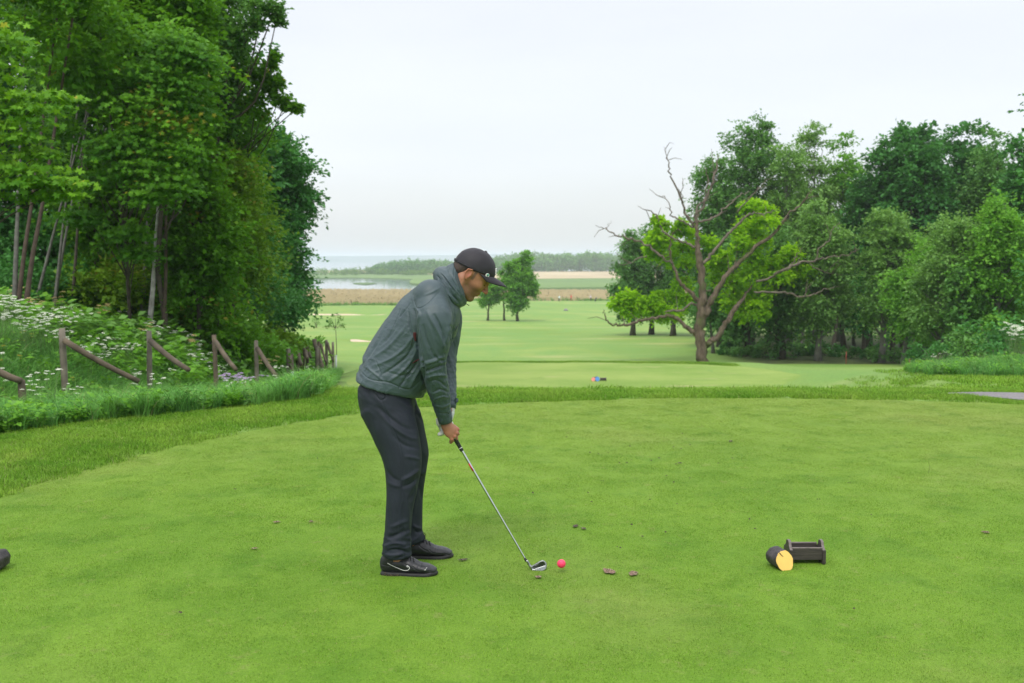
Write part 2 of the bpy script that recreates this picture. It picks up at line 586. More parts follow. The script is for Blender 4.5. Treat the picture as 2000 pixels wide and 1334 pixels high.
tee2_o = top('forward_tee_turf', sheet('forward_tee_turf', TEE2), None, kind='structure')
b = NB('distant_mown_turf')
pos = b.pos()
c = b.mix(b.rng(b.noise(.45, 6, .65, b.pos((.6, 1, 1))), .35, .65), (.17, .28, .045), (.26, .35, .08))
c = b.mix(b.math('MULTIPLY', b.rng(b.noise(1.1, 5, .7, b.pos((.5, 1.2, 1))), .58, .72), .7), c, (.36, .35, .15))
tee2_o.data.materials.append(b.done(b.bsdf(c, .8, normal=b.bump(b.noise(50, 3, .8, pos), .6, .02), spec=.2)))

# ---- gravel path, bunkers
b = NB('grey_gravel')
pos = b.pos()
c = b.mix(b.rng(b.noise(2.5, 6, .7, pos), .3, .7), (.20, .185, .195), (.30, .28, .285))
c = b.mix(b.rng(b.noise(45, 3, .8, pos), .5, .62), c, (.16, .15, .15))
top('gravel_path', sheet('gravel_path', PATHP, dz=.012), b.done(b.bsdf(c, .9, normal=b.bump(b.noise(70, 4, .8, pos), .8, .02))), kind='structure')
b = NB('bunker_sand')
pos = b.pos()
c = b.mix(b.rng(b.noise(.8, 6, .6, pos), .3, .7), (.56, .43, .31), (.68, .55, .42))
M_SAND = b.done(b.bsdf(c, .95, normal=b.bump(b.noise(6, 5, .7, pos), .5, .05), spec=.1))
for (bx, by, rx, ry), nm in zip(BUNK, ('sand_bunker', 'sand_bunker')):
    th = np.arange(40) * 2 * math.pi / 40
    rr = 1 + .12 * np.sin(th * 3 + bx) + .07 * np.sin(th * 5 + 1)
    poly = np.column_stack([bx + np.cos(th) * rx * .82 * rr, by + np.sin(th) * ry * .82 * rr])
    top(nm, sheet(nm, poly, dz=.12), M_SAND, kind='structure')

# ---- water, marsh strips, hills
b = NB('lake_water')
pos = b.pos((1, .35, 1))
nb = b.bump(b.noise(.25, 4, .7, pos), .04, .2)
M_WATER = b.done(b.bsdf((.20, .25, .28), .06, normal=nb, spec=.6))
me = mesh_np('lake_water', [(-6700, 435, -13.2), (6700, 435, -13.2), (6700, 6700, -13.2), (-6700, 6700, -13.2)], np.array([[0, 1, 2, 3]]))
top('lake_water', me, M_WATER, kind='structure')
def strip(name, pts, mat, z, thick=1.0):
    """low island whose outline is given as points seen in the photograph"""
    w = catmull([G(px, py, z)[:2] for px, py in pts], 6, True)
    n = len(w)
    wob = 1 + .01 * np.sin(np.arange(n) * 1.7)
    V = np.vstack([np.column_stack([w, np.full(n, z)]), np.column_stack([w * 1.0, np.full(n, z - thick)])])
    a = np.sum(w[:, 0] * np.roll(w[:, 1], -1) - np.roll(w[:, 0], -1) * w[:, 1])
    topf = list(range(n)) if a > 0 else list(range(n))[::-1]
    Fc = [tuple(topf)]
    for i in range(n):
        j = (i + 1) % n
        Fc.append((i, j, j + n, i + n) if a < 0 else (j, i, i + n, j + n))
    return top(name, mesh_np(name, V, Fc), mat, kind='structure')
def marshmat(name, c1, c2):
    b = NB(name)
    c = b.mix(b.rng(b.noise(.02, 6, .65, b.pos((1, .3, 1))), .35, .65), c1, c2)
    return b.done(b.bsdf(c, .9, spec=.1))
M_MG = marshmat('marsh_green', (.12, .20, .065), (.18, .27, .085))
M_MT = marshmat('marsh_straw', (.40, .32, .20), (.52, .42, .27))
M_MD = marshmat('marsh_dark_green', (.07, .13, .05), (.12, .20, .07))
strip('marsh_green_strip', [(560, 532), (700, 529), (860, 529), (900, 540), (830, 545), (700, 542), (560, 543)], M_MG, -12.6)
strip('marsh_straw_strip', [(600, 529.5), (740, 526.5), (920, 526), (930, 530), (760, 532), (640, 533)], M_MT, -12.4)
strip('marsh_meadow', [(840, 541), (1000, 541.5), (1300, 541), (1500, 541), (1500, 563), (1200, 561), (1000, 562), (880, 559), (800, 551)], M_MG, -12.3)
strip('marsh_straw_field', [(840, 530), (1000, 529.5), (1300, 529), (1500, 529), (1500, 543), (1200, 543), (900, 543)], M_MT, -12.1)
strip('marsh_islet', [(690, 553), (715, 551.5), (735, 553), (715, 555.5)], M_MD, -12.9)

def ridge(name, y0, prof, mat, depth=500):
    px = np.linspace(-1500, 3500, 400)
    py = np.interp(px, [p[0] for p in prof], [p[1] for p in prof])
    py = py - 1.1 * vnoise(px, px * 0, 60, 4) - .7 * vnoise(px, px * 0, 17, 6)
    Pt = np.array([P(a, c_, y0 + depth * .3) for a, c_ in zip(px, py)])
    n = len(px)
    V = np.vstack([Pt * [1, 1, 0] + [0, -depth * .3, -16], Pt - [0, 30, 3], Pt, Pt * [1, 1, 0] + [0, depth, -16]])
    i = np.arange(n - 1)
    Fq = np.vstack([np.stack([i + k * n, i + 1 + k * n, i + 1 + (k + 1) * n, i + (k + 1) * n], -1) for k in range(3)])
    return top(name, mesh_np(name, V, Fq, True), mat, kind='structure')
M_HILL = marshmat('wooded_hill', (.04, .075, .03), (.07, .11, .05))
ridge('far_hills', 5200, [(-1500, 500), (500, 501.5), (700, 501), (900, 499), (1000, 497), (1200, 495), (1600, 496), (3500, 497)], M_HILL)

# ---- haze
HAZ = MB()
HAZ.box((0, 2950, 4.0), (13200, 7100, 44.0))
hm = bpy.data.materials.new('haze_air')
hm.use_nodes = True
hm.node_tree.nodes.clear()
ho = hm.node_tree.nodes.new('ShaderNodeOutputMaterial')
hv = hm.node_tree.nodes.new('ShaderNodeVolumePrincipled')
hv.inputs['Color'].default_value = (.86, .95, 1.0, 1)
hv.inputs['Density'].default_value = HAZE_D = 0.00028
hm.node_tree.links.new(hv.outputs[0], ho.inputs['Volume'])
if USE_HAZE:
    top('haze', HAZ.mesh('haze'), hm, kind='stuff')
# ================================================================== TREES
M_BARK = simple('grey_brown_bark', (.07, .058, .044), .9, var=.45, scale=7, bump=.02)
M_BARKG = simple('pale_grey_bark', (.14, .135, .12), .85, var=.35, scale=9, bump=.01)
M_BARKR = simple('reddish_bark', (.085, .058, .045), .85, var=.35, scale=9, bump=.01)
M_BIRCH = simple('birch_bark', (.36, .34, .32), .8, var=.45, scale=6, bump=.01)
M_LF = {
    'maple': leafmat('maple_leaves', (.042, .15, .010), (.17, .40, .025), .38, accent=(.34, .30, .04)),
    'bright': leafmat('bright_maple_leaves', (.07, .21, .010), (.24, .49, .03), .4, accent=(.42, .40, .04)),
    'ash': leafmat('ash_leaves', (.045, .145, .025), (.15, .33, .07), .33),
    'dark': leafmat('dark_leaves', (.027, .13, .026), (.095, .29, .065), .3),
    'olive': leafmat('olive_green_leaves', (.07, .18, .012), (.21, .38, .03), .33, accent=(.33, .28, .05)),
    'alder': leafmat('alder_leaves', (.055, .175, .045), (.165, .36, .085), .3),
    'pale': leafmat('pale_willow_leaves', (.095, .23, .05), (.24, .44, .11), .33),
    'fresh': leafmat('fresh_green_leaves', (.08, .26, .03), (.22, .48, .06), .36),
    'oak': leafmat('fresh_oak_leaves', (.14, .36, .008), (.40, .70, .02), .45, accent=(.50, .70, .04)),
}
def leaf_quads(c, tip, side, up, ln, wd, tint, rng, fold=.25):
    """c base point, tip direction, side direction (unit); one folded rhombus per leaf"""
    n = len(c)
    ln, wd = ln[:, None], wd[:, None]
    v0 = c
    v1 = c + tip * ln * .45 + side * wd * .5 + up * wd * fold
    v2 = c + tip * ln
    v3 = c + tip * ln * .45 - side * wd * .5 + up * wd * fold
    V = np.stack([v0, v1, v2, v3], 1).reshape(-1, 3)
    Fq = np.arange(n * 4).reshape(n, 4)
    return V, Fq, np.repeat(tint, 4)
def sprays(C, R, K, out, n_tw, n_lf, ln, rng, flat=.55, droop=.25, tintc=None, twl=1.0):
    """C cluster centres (k,3), R radii (k,), out outward dirs (k,3) -> leaf quads"""
    k = len(C)
    # twigs
    ci = np.repeat(np.arange(k), n_tw)
    m = len(ci)
    d = nrm(rng.normal(size=(m, 3)) * [1, 1, flat] + out[ci] * .55)
    L_ = R[ci] * rng.uniform(.55, 1.15, m) * twl
    o = C[ci] + rng.normal(size=(m, 3)) * (R[ci] * .16)[:, None] * [1, 1, .7]
    s = rng.uniform(.12, 1.0, (m, n_lf))
    p = o[:, None] + d[:, None] * (L_[:, None] * s)[..., None]
    p[..., 2] -= droop * L_[:, None] * s ** 2
    p = p.reshape(-1, 3)
    p += rng.normal(size=p.shape) * ln * .35
    dd = np.repeat(d, n_lf, 0)
    q = len(p)
    tip = nrm(dd + rng.normal(size=(q, 3)) * [.75, .75, .45] + [0, 0, -.25])
    upv = nrm(rng.normal(size=(q, 3)) * .45 + [0, 0, 1.0])
    side = nrm(np.cross(tip, upv))
    upv = np.cross(side, tip)
    lnv = ln * rng.uniform(.65, 1.3, q)
    if tintc is None: tintc = rng.uniform(.15, .75, k)
    tn = np.clip(np.repeat(tintc[ci], n_lf) + rng.normal(size=q) * .16, 0, 1)
    return leaf_quads(p, tip, side, upv, lnv, lnv * rng.uniform(.6, .95, q), tn, rng)
def crown_clusters(rng, c, rx, rz, K, ry=None, egg=.15, shell=.5, low=-1.0):
    """cluster centres in an egg-shaped lumpy envelope"""
    ry = ry or rx
    d = nrm(rng.normal(size=(K * 3, 3)))
    d = d[d[:, 2] > low][:K]
    K = len(d)
    r = rng.uniform(shell ** 3, 1, K) ** (1 / 3)
    lump = 1 + .16 * np.sin(d[:, 0] * 3.1 + c[0]) * np.cos(d[:, 2] * 4 + c[1]) + .1 * np.sin(d[:, 1] * 6 + c[0] * 3)
    r = r * lump
    wz = 1 - egg * d[:, 2] * r
    P_ = np.asarray(c) + d * r[:, None] * np.column_stack([rx * wz, ry * wz, np.full(K, rz)])
    return P_, d
def make_tree(name, label, cat, base, topz, c, rx, rz, kind, seed, group, K=60, crad=None, n_tw=16, n_lf=10, leaf=.16,
              trunk_r=.18, extra=None, bark=None, lean=(0, 0), ry=None, low=-1.0, shell=.45, limbs=.5, droop=.25, egg=.15, flat=.55, tone=0.0):
    rng = np.random.default_rng(seed)
    base = np.asarray(base, float)
    root = empty(name, base, label, cat, group)
    c = np.asarray(c, float)
    ttop = np.array([c[0] + lean[0], c[1] + lean[1], max(c[2] + rz * .55, base[2] + 1)])
    k = 9
    t = np.linspace(0, 1, k)[:, None]
    pts = base + (ttop - base) * t
    wob = rng.normal(size=(k, 3)) * [.09, .09, 0] * (topz - base[2]) * .06
    wob[0] = 0
    pts = pts + wob
    pts[:, 0] += (c[0] - base[0]) * .0
    pts[0, 2] -= .25
    rad = trunk_r * (1 - .78 * t[:, 0] ** .9)
    rad[0] *= 1.45; rad[1] *= 1.05
    mb = MB()
    mb.tube(pts, rad, 9, rough=.12, rng=rng)
    C, d = crown_clusters(rng, c, rx, rz, K, ry, egg, shell, low)
    crad = crad or .3 * min(rx, rz)
    R = crad * rng.uniform(.7, 1.35, len(C))
    if extra:
        E_ = np.array([e_[:3] for e_ in extra])
        C = np.vstack([E_, C]); d = np.vstack([nrm(E_ - c), d]); R = np.concatenate([[e_[3] for e_ in extra], R])
    nl = int(len(C) * limbs)
    for i in range(nl):
        q = C[i]
        hfrac = np.clip((q[2] - base[2]) / (ttop[2] - base[2]) - rng.uniform(.1, .28), .16, .97)
        j = hfrac * (k - 1)
        a = pts[int(j)] + (pts[min(int(j) + 1, k - 1)] - pts[int(j)]) * (j - int(j))
        ra = np.interp(j, np.arange(k), rad) * .5
        mid = (a + q) / 2 + rng.normal(size=3) * .08 * np.linalg.norm(q - a) + [0, 0, -.05 * np.linalg.norm(q - a)]
        cv = catmull([a, mid, q], 3)
        mb.tube(cv, np.linspace(max(ra, .02), .012, len(cv)), 5, cap=False)
    part('trunk', mb.mesh('trunk', True), bark or M_BARK, root)
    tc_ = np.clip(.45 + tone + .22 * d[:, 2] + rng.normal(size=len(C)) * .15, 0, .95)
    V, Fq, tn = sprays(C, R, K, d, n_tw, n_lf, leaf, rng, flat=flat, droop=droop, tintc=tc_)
    V[:, 2] = np.maximum(V[:, 2], base[2] + .05)
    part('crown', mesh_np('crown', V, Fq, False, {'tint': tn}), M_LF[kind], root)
    return root
def tree_px(name, label, cat, px, Y, tpy, cpx, hw, bpy_, kind, seed, group, basez=None, **kw):
    """tree given by where its trunk, crown top/bottom and crown half width appear, at real distance Y"""
    x = P(px, 600, Y)[0]
    bz = float(H(x, Y)) if basez is None else basez
    sc = Y / F
    tz, bz2 = zat(tpy, Y), zat(bpy_, Y)
    cx = P(cpx, 600, Y)[0]
    rz = (tz - bz2) / 2
    crad = kw.pop('crad', None) or .3 * min(hw * sc, rz)
    c = (cx, Y + kw.pop('dy', 0), (tz + bz2) / 2 - crad * .1)
    return make_tree(name, label, cat, (x, Y, bz), tz, c, max(hw * sc - crad * .55, .3), max(rz - crad * .4, .3), kind, seed, group, crad=crad, **kw)

GR = 'broadleaved trees of the wood on the right'
# px, Y, top, crown centre, half width, crown bottom, kind, label
RT = [
    (1236, 100, 455, 1238, 46, 622, 'alder', 'small dark green tree at the left end of the right wood, above the pale marsh', 1, .16),
    (1273, 102, 437, 1268, 62, 626, 'alder', 'rounded dark green tree standing just behind the left branches of the dead oak', 2, .16),
    (1315, 98, 462, 1325, 58, 628, 'alder', 'dark tree with a straight trunk seen under the low oak bough', 3, .16),
    (1408, 78, 292, 1400, 66, 640, 'alder', 'tall alder behind the bare crown of the dead oak, left of the highest tree', 4, .15),
    (1468, 80, 205, 1462, 84, 640, 'alder', 'highest tree of the right wood, grey green with a peaked top', 5, .15),
    (1542, 76, 240, 1530, 52, 600, 'pale', 'feathery grey green tree directly right of the highest tree', 6, .13),
    (1590, 82, 236, 1583, 46, 560, 'pale', 'slender feathery tree with a pointed top in the middle of the right wood', 7, .13),
    (1634, 84, 252, 1640, 52, 600, 'fresh', 'fresh light green tree between the feathery tree and the dark maple', 8, .15),
    (1700, 76, 292, 1706, 66, 640, 'dark', 'dark green maple on the left shoulder of the big dark maple', 9, .2),
    (1770, 74, 236, 1772, 92, 640, 'dark', 'big dark green maple with a broad rounded top', 10, .2),
    (1850, 76, 232, 1862, 84, 640, 'dark', 'dark maple with tufted top right of the broadest crown', 11, .2),
    (1925, 72, 262, 1930, 68, 640, 'alder', 'green tree top between the tufted maple and the right picture edge', 12, .16),
    (1601, 62, 388, 1600, 66, 662, 'pale', 'soft pale green tree in front, right of the oak branches', 13, .12),
    (1530, 64, 425, 1520, 60, 668, 'alder', 'low spreading alder directly behind the right side of the oak', 14, .13),
    (1460, 68, 430, 1455, 70, 672, 'alder', 'shaded tree whose foliage fills the gap behind the oak trunk', 15, .14),
    (1724, 60, 392, 1735, 64, 640, 'pale', 'pale green tree with a domed top and a pale trunk at the wood edge', 16, .12),
    (1802, 56, 470, 1806, 74, 676, 'fresh', 'light green young tree with thin pale stems at the wood edge', 17, .11),
    (1853, 52, 400, 1858, 76, 684, 'pale', 'grey green tree above the flower mound on the right', 18, .11),
    (1992, 58, 258, 1996, 52, 600, 'dark', 'dark green tree top cut by the right picture edge', 24, .16),
    (1945, 50, 385, 1950, 72, 700, 'fresh', 'leafy green tree near the right edge of the picture', 19, .12),
]
for px, Y, tpy, cpx, hw, bp, kind, lab, sd_, lf in RT:
    area = hw * (bp - tpy) / 10000.0
    K = int(32 + 30 * area)
    front = Y < 70
    tree_px('broadleaf_tree', lab, 'tree', px, Y, tpy, cpx, hw, bp, kind, sd_ + 40, GR, K=int(K * 1.35), crad=(.95 if front else 1.25) * (.85 if hw < 60 else 1), n_tw=17, n_lf=9,
            leaf=lf * 1.55, trunk_r=.2 if front else .26, bark=M_BARKG if kind in ('pale', 'fresh') else M_BARK,
            droop=.35, egg=.22 if kind != 'dark' else .05, shell=.5, tone=.05 if front else 0, flat=.45)
# slim trunks inside the wood (their crowns merge above)
IT = [(1395, 70), (1433, 72), (1502, 71), (1567, 74), (1629, 73), (1650, 76), (1671, 78), (1689, 70), (1745, 64), (1767, 58), (1893, 50)]
for i, (px, Y) in enumerate(IT):
    desc = ['thin grey stem close behind the oak trunk', 'grey stem second behind the oak trunk', 'dark leaning stem in the shade of the wood',
            'thin stem in the deep shade right of the leaning stem', 'straight dark stem left of the bright clearing', 'dark stem at the left side of the bright clearing',
            'slim stem standing in the bright clearing', 'stout dark stem at the right side of the clearing', 'dark stem beside the pale trunk', 'short leaning pale stem at the mown edge',
            'slim stem behind the flower mound'][i]
    tree_px('understorey_tree', desc + ', carrying a small leafy crown', 'tree', px, Y, 540 - (i % 3) * 25, px + (i % 5 - 2) * 7, 34, 648 + (i % 2) * 8, ('alder', 'dark')[i % 2], 300 + i,
            'young trees in the shade of the wood', K=22, crad=.8, n_tw=14, n_lf=8, leaf=.2, trunk_r=.13 + .04 * (i % 3), bark=M_BARK if i % 3 else M_BARKG, limbs=.3)
# deep background of the wood
for i, (px, Y, tp, hw) in enumerate([(1420, 96, 400, 90), (1560, 100, 330, 100), (1700, 104, 340, 105), (1830, 98, 330, 110), (1960, 92, 320, 110)]):
    desc = ['behind the oak and the tallest tree', 'behind the feathery trees', 'behind the shoulder of the big maple', 'behind the broad maple', 'behind the trees at the right edge'][i]
    tree_px('background_tree', 'dark shaded tree deep in the wood ' + desc, 'tree', px, Y, tp, px, hw, 648, 'dark', 400 + i, 'shaded trees at the back of the wood', K=60,
            crad=1.7, n_tw=14, n_lf=8, leaf=.42, trunk_r=.25, limbs=.2)
# sprig entering at the right edge: a nearer tree outside the picture
tree_px('near_tree', 'nearer tree beyond the right picture edge, its leafy twigs reaching into view', 'tree', 2165, 30, 40, 2160, 175, 700, 'dark', 77, None, K=70, crad=1.0, n_tw=18, n_lf=9,
        leaf=.17, trunk_r=.22, ry=1.8)
# bushes along the foot of the wood
def bush(label, x, y, r, h, kind, seed, group, leaf=.12, K=16, name='bush', n_tw=14, n_lf=9, ry=None):
    rng = np.random.default_rng(seed)
    z = float(H(x, y))
    root = empty(name, (x, y, z), label, 'bush', group)
    C, d = crown_clusters(rng, (x, y, z + h * .5), r * .8, h * .42, K, ry, 0, .3, -.6)
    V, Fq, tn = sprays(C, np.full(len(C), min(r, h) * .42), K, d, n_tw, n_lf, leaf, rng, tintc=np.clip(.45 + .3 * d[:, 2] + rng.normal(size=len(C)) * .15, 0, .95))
    V[:, 2] = np.maximum(V[:, 2], z + .02)
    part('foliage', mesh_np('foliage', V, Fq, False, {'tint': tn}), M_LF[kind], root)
    mb = MB()
    for i in range(5):
        q = C[i % len(C)]
        mb.tube(catmull([(x + rng.normal() * .08, y + rng.normal() * .08, z - .1), ((x + q[0]) / 2, (y + q[1]) / 2, z + h * .3), q], 3), [.03, .026, .022, .018, .014, .01, .008], 5, cap=False)
    part('stems', mb.mesh('stems', True), M_BARK, root)
    return root
BW = [(1455, 66, 1.5, .75, 'alder', 'low grey green bush right of the oak foot'), (1500, 67, 1.6, .8, 'pale', 'pale low bush under the leaning stem'), (1560, 68, 1.9, .9, 'alder', 'low bush in the shade left of the clearing'),
      (1620, 67, 1.7, .8, 'dark', 'dark low bush in the middle of the wood edge'), (1700, 64, 1.5, .8, 'dark', 'dark bush below the bright clearing'), (1752, 60, 1.6, .9, 'alder', 'round bush beside the pale trunk'),
      (1835, 50, 1.6, 1.2, 'dark', 'dark bush behind the flower mound'), (1900, 46, 1.7, 1.7, 'alder', 'fresh green bush behind the right part of the flower mound'),
      (1965, 42, 2.0, 2.6, 'dark', 'tall dark bush at the right edge behind the white flowers'), (1420, 69, 1.2, .7, 'dark', 'dark bush between oak and nearest grey stem'),
      (1790, 74, 3.0, 1.6, 'dark', 'dark undergrowth bush deep under the broad maple'), (1560, 84, 3.0, 1.5, 'dark', 'dark undergrowth bush deep behind the thin stems'), (1880, 70, 4.0, 2.6, 'dark', 'dark thicket deep behind the young stems')]
for i, (px, Y, r, h, k, lab) in enumerate(BW):
    bush(lab, P(px, 600, Y)[0], Y, r, h, k, 500 + i, 'bushes at the foot of the right wood', leaf=.16, K=14, n_tw=12, n_lf=8)

# ---- three trees on the fairway
GC = 'three young trees on the fairway'
tree_px('fairway_tree', 'slim tree with a small crown seen right below the golfer cap brim', 'tree', 952, 148, 548, 958, 23, 596, 'fresh', 21, GC, K=26, crad=.75, n_tw=16, n_lf=10, leaf=.3, trunk_r=.17)
tree_px('fairway_tree', 'thin sparse middle tree of the three on the fairway', 'tree', 985, 149, 520, 982, 20, 606, 'pale', 22, GC, K=16, crad=.7, n_tw=11, n_lf=7, leaf=.24, trunk_r=.16)
tree_px('fairway_tree', 'largest of the three fairway trees, oval dense crown', 'tree', 1011, 147, 494, 1013, 37, 612, 'fresh', 23, GC, K=95, crad=.95, n_tw=20, n_lf=10, leaf=.32, trunk_r=.2, egg=.05, shell=.3)

# ---- left wood
GL = 'trees of the wood on the left'
def LT(label, px, Y, tpy, cpx, hw, bp, kind, seed, **kw):
    kw.setdefault('n_tw', 19); kw.setdefault('n_lf', 10)
    return tree_px('broadleaf_tree', label, 'tree', px, Y, tpy, cpx, hw, bp, kind, seed, GL, **kw)
LT('big maple at the back of the left wood, dark green behind the slim stems', 150, 34, -260, 150, 230, 540, 'dark', 31, K=80, crad=1.4, leaf=.26, trunk_r=.09)
LT('tall shaded tree behind the birch stems', 330, 36, -260, 330, 190, 560, 'dark', 32, K=80, crad=1.4, leaf=.26, trunk_r=.09)
LT('shaded tree at the very left behind the grey stem', -30, 32, -260, -20, 190, 560, 'dark', 33, K=70, crad=1.4, leaf=.26, trunk_r=.09)
LT('grey green ash tree with a dense crown high in the left wood', 190, 27, -240, 190, 150, 400, 'ash', 34, K=120, crad=.85, leaf=.115, trunk_r=.08, bark=M_BARK)
LT('bright green maple with layered leaf sprays in the middle of the left wood', 315, 24, -150, 320, 125, 370, 'maple', 35, K=110, crad=.8, leaf=.16, trunk_r=.08, flat=.3)
LT('ash tree whose top stands against the sky at the upper edge of the picture', 430, 28, -200, 418, 95, 300, 'ash', 36, K=110, crad=.85, leaf=.12, trunk_r=.18,
   extra=[(*P(a, c_, 27), r) for a, c_, r in ((470, 40, .6), (495, 18, .55), (515, 10, .5), (528, 28, .35), (536, 18, .3), (540, 38, .22), (498, 48, .25), (462, 75, .45), (476, 62, .35), (455, 100, .5))])
LT('leafy tree with its crown edge against the sky below the ash', 455, 30, 110, 440, 98, 420, 'maple', 37, K=100, crad=.85, leaf=.13, trunk_r=.12,
   extra=[(*P(a, c_, 28), r) for a, c_, r in ((470, 130, .6), (490, 140, .55), (505, 160, .5), (520, 150, .35), (528, 128, .22), (536, 112, .14), (520, 178, .4), (538, 172, .35), (545, 195, .3), (556, 205, .18), (568, 209, .14), (580, 212, .1), (500, 200, .4), (480, 215, .5), (510, 225, .25), (540, 160, .2))])
LT('olive green tree reaching down to the bank behind the fence', 452, 28, 280, 446, 84, 572, 'olive', 38, K=120, crad=.8, leaf=.12, trunk_r=.16)
LT('maple hanging low over the bank right of the birch stem', 385, 25, 330, 388, 84, 580, 'maple', 39, K=90, crad=.7, leaf=.13, trunk_r=.07)
LT('maple with low foliage between grey stems and birch', 215, 27, 250, 225, 100, 520, 'maple', 43, K=75, crad=.75, leaf=.14, trunk_r=.06)
LT('dark green linden at the outer end of the left wood, furthest right', 545, 46, 245, 540, 82, 470, 'dark', 40, K=120, crad=1.05, leaf=.2, trunk_r=.3)
LT('lower dark tree under the linden, its twigs over the pale reeds', 545, 44, 430, 540, 62, 635, 'dark', 44, K=100, crad=1.0, leaf=.19, trunk_r=.25)
LT('dense olive tree joining linden and bank', 500, 38, 420, 492, 62, 600, 'olive', 45, K=80, crad=.9, leaf=.16, trunk_r=.2)
# overhanging near maple
rng = np.random.default_rng(5)
def maple_leaves(C, R, d, n, ln, rng, tone):
    """lobed maple leaves held in flat layers"""
    ang = np.array([-150, -112, -84, -52, -28, 0, 28, 52, 84, 112, 150]) * math.pi / 180
    rad_ = np.array([.34, .62, .38, .86, .46, 1.0, .46, .86, .38, .62, .34])
    lobe = np.column_stack([np.cos(ang) * rad_, np.sin(ang) * rad_])
    ci = rng.integers(0, len(C), n)
    off = rng.normal(size=(n, 3)) * [.5, .5, .22]
    p = C[ci] + off * R[ci][:, None]
    ph = vnoise(p[:, 0], p[:, 1], .9, 3) * .34
    lay = np.round((p[:, 2] + ph) / .22) * .22 - ph
    p[:, 2] = lay * .45 + p[:, 2] * .55 - .18 * np.linalg.norm(off[:, :2], axis=1) * R[ci]
    az = rng.uniform(0, 2 * math.pi, n)
    up = nrm(rng.normal(size=(n, 3)) * .62 + [.15, -.65, 1])
    t = nrm(np.cross(up, np.column_stack([np.cos(az), np.sin(az), az * 0])))
    s = np.cross(up, t)
    sz = ln * rng.uniform(.6, 1.15, n)
    ring = p[:, None] + (t[:, None] * lobe[None, :, 0, None] + s[:, None] * lobe[None, :, 1, None] - up[:, None] * (.12 * rad_ ** 2)[None, :, None]) * sz[:, None, None]
    V = np.concatenate([p[:, None], ring], 1).reshape(-1, 3)
    b_ = np.arange(n)[:, None] * 12
    f = np.array([[0, i, i + 1] for i in range(1, 11)]).ravel()
    Fq = (b_ + f[None]).reshape(-1, 3)
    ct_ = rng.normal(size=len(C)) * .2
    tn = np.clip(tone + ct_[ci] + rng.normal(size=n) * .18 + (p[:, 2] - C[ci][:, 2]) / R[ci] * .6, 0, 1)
    return V, Fq, np.repeat(tn, 12)
def near_maple(label, base, clusters, seed, kind, n, leafsz, tr=.12):
    rng = np.random.default_rng(seed)
    root = empty('maple_tree', base, label, 'tree', GL)
    C = np.array([c[:3] for c in clusters]); R = np.array([c[3] for c in clusters])
    b0 = np.asarray(base, float)
    hub = C.mean(0) * [1, 1, 0] + [0, 0, C[:, 2].max() + .3]
    hub[0] = b0[0] * .6 + hub[0] * .4
    tr_p = catmull([b0 - [0, 0, .3], b0 * .6 + hub * .4 + [.1, 0, 0], hub], 6)
    mb = MB()
    mb.tube(tr_p, np.linspace(tr, tr * .3, len(tr_p)), 9)
    for q in C:
        a = tr_p[int(np.clip((q[2] - b0[2]) / (hub[2] - b0[2]) * 9, 2, 11))]
        cv = catmull([a, (a + q) / 2 + [0, 0, .15], q], 4)
        mb.tube(cv, np.linspace(.018, .006, len(cv)), 5, cap=False)
    part('trunk', mb.mesh('trunk', True), M_BARK, root)
    V, Fq, tn = maple_leaves(C, R, None, n, leafsz, rng, .42)
    part('crown', mesh_np('crown', V, Fq, False, {'tint': tn}), M_LF[kind], root)
def CP(lst, Y):
    return [(*P(px, py, Y + dy), r) for px, py, dy, r in lst]
near_maple('overhanging maple at the left picture edge with big bright lobed leaves', (-9.0, 15.5, float(H(-9, 15.5))),
           CP([(-20, 130, 0, .5), (20, 185, .2, .45), (60, 215, 0, .42), (110, 190, .3, .35), (-20, 240, 0, .5), (40, 260, 0, .45), (80, 300, .3, .4), (20, 320, 0, .45), (110, 350, 0, .38), (135, 365, .1, .28),
               (60, 345, -.2, .42), (0, 360, 0, .45), (-60, 300, 0, .6), (-40, 180, 0, .6), (85, 375, .3, .3), (15, 85, .3, .4), (-30, 60, .2, .5)], 15), 61, 'bright', 3800, .092)
near_maple('young maple with layered bright leaves in the centre of the left wood', (-9.4, 24.5, float(H(-9.4, 24.5))),
           CP([(330, 70, 0, .7), (360, 100, 0, .6), (390, 115, .2, .45), (300, 130, 0, .7), (345, 160, 0, .7), (290, 200, 0, .8), (330, 235, .2, .7), (270, 265, 0, .7), (350, 290, 0, .6), (300, 320, 0, .7),
               (240, 330, .2, .6), (340, 355, 0, .6), (290, 375, 0, .55), (215, 290, 0, .6), (365, 205, .2, .5), (255, 150, .5, .7), (180, 350, 1, .6), (160, 420, 1, .5), (250, 450, 1, .5), (270, 490, 1.2, .4), (110, 250, .5, .6), (170, 180, .5, .6)], 21.5), 62, 'maple', 12000, .095, .05)
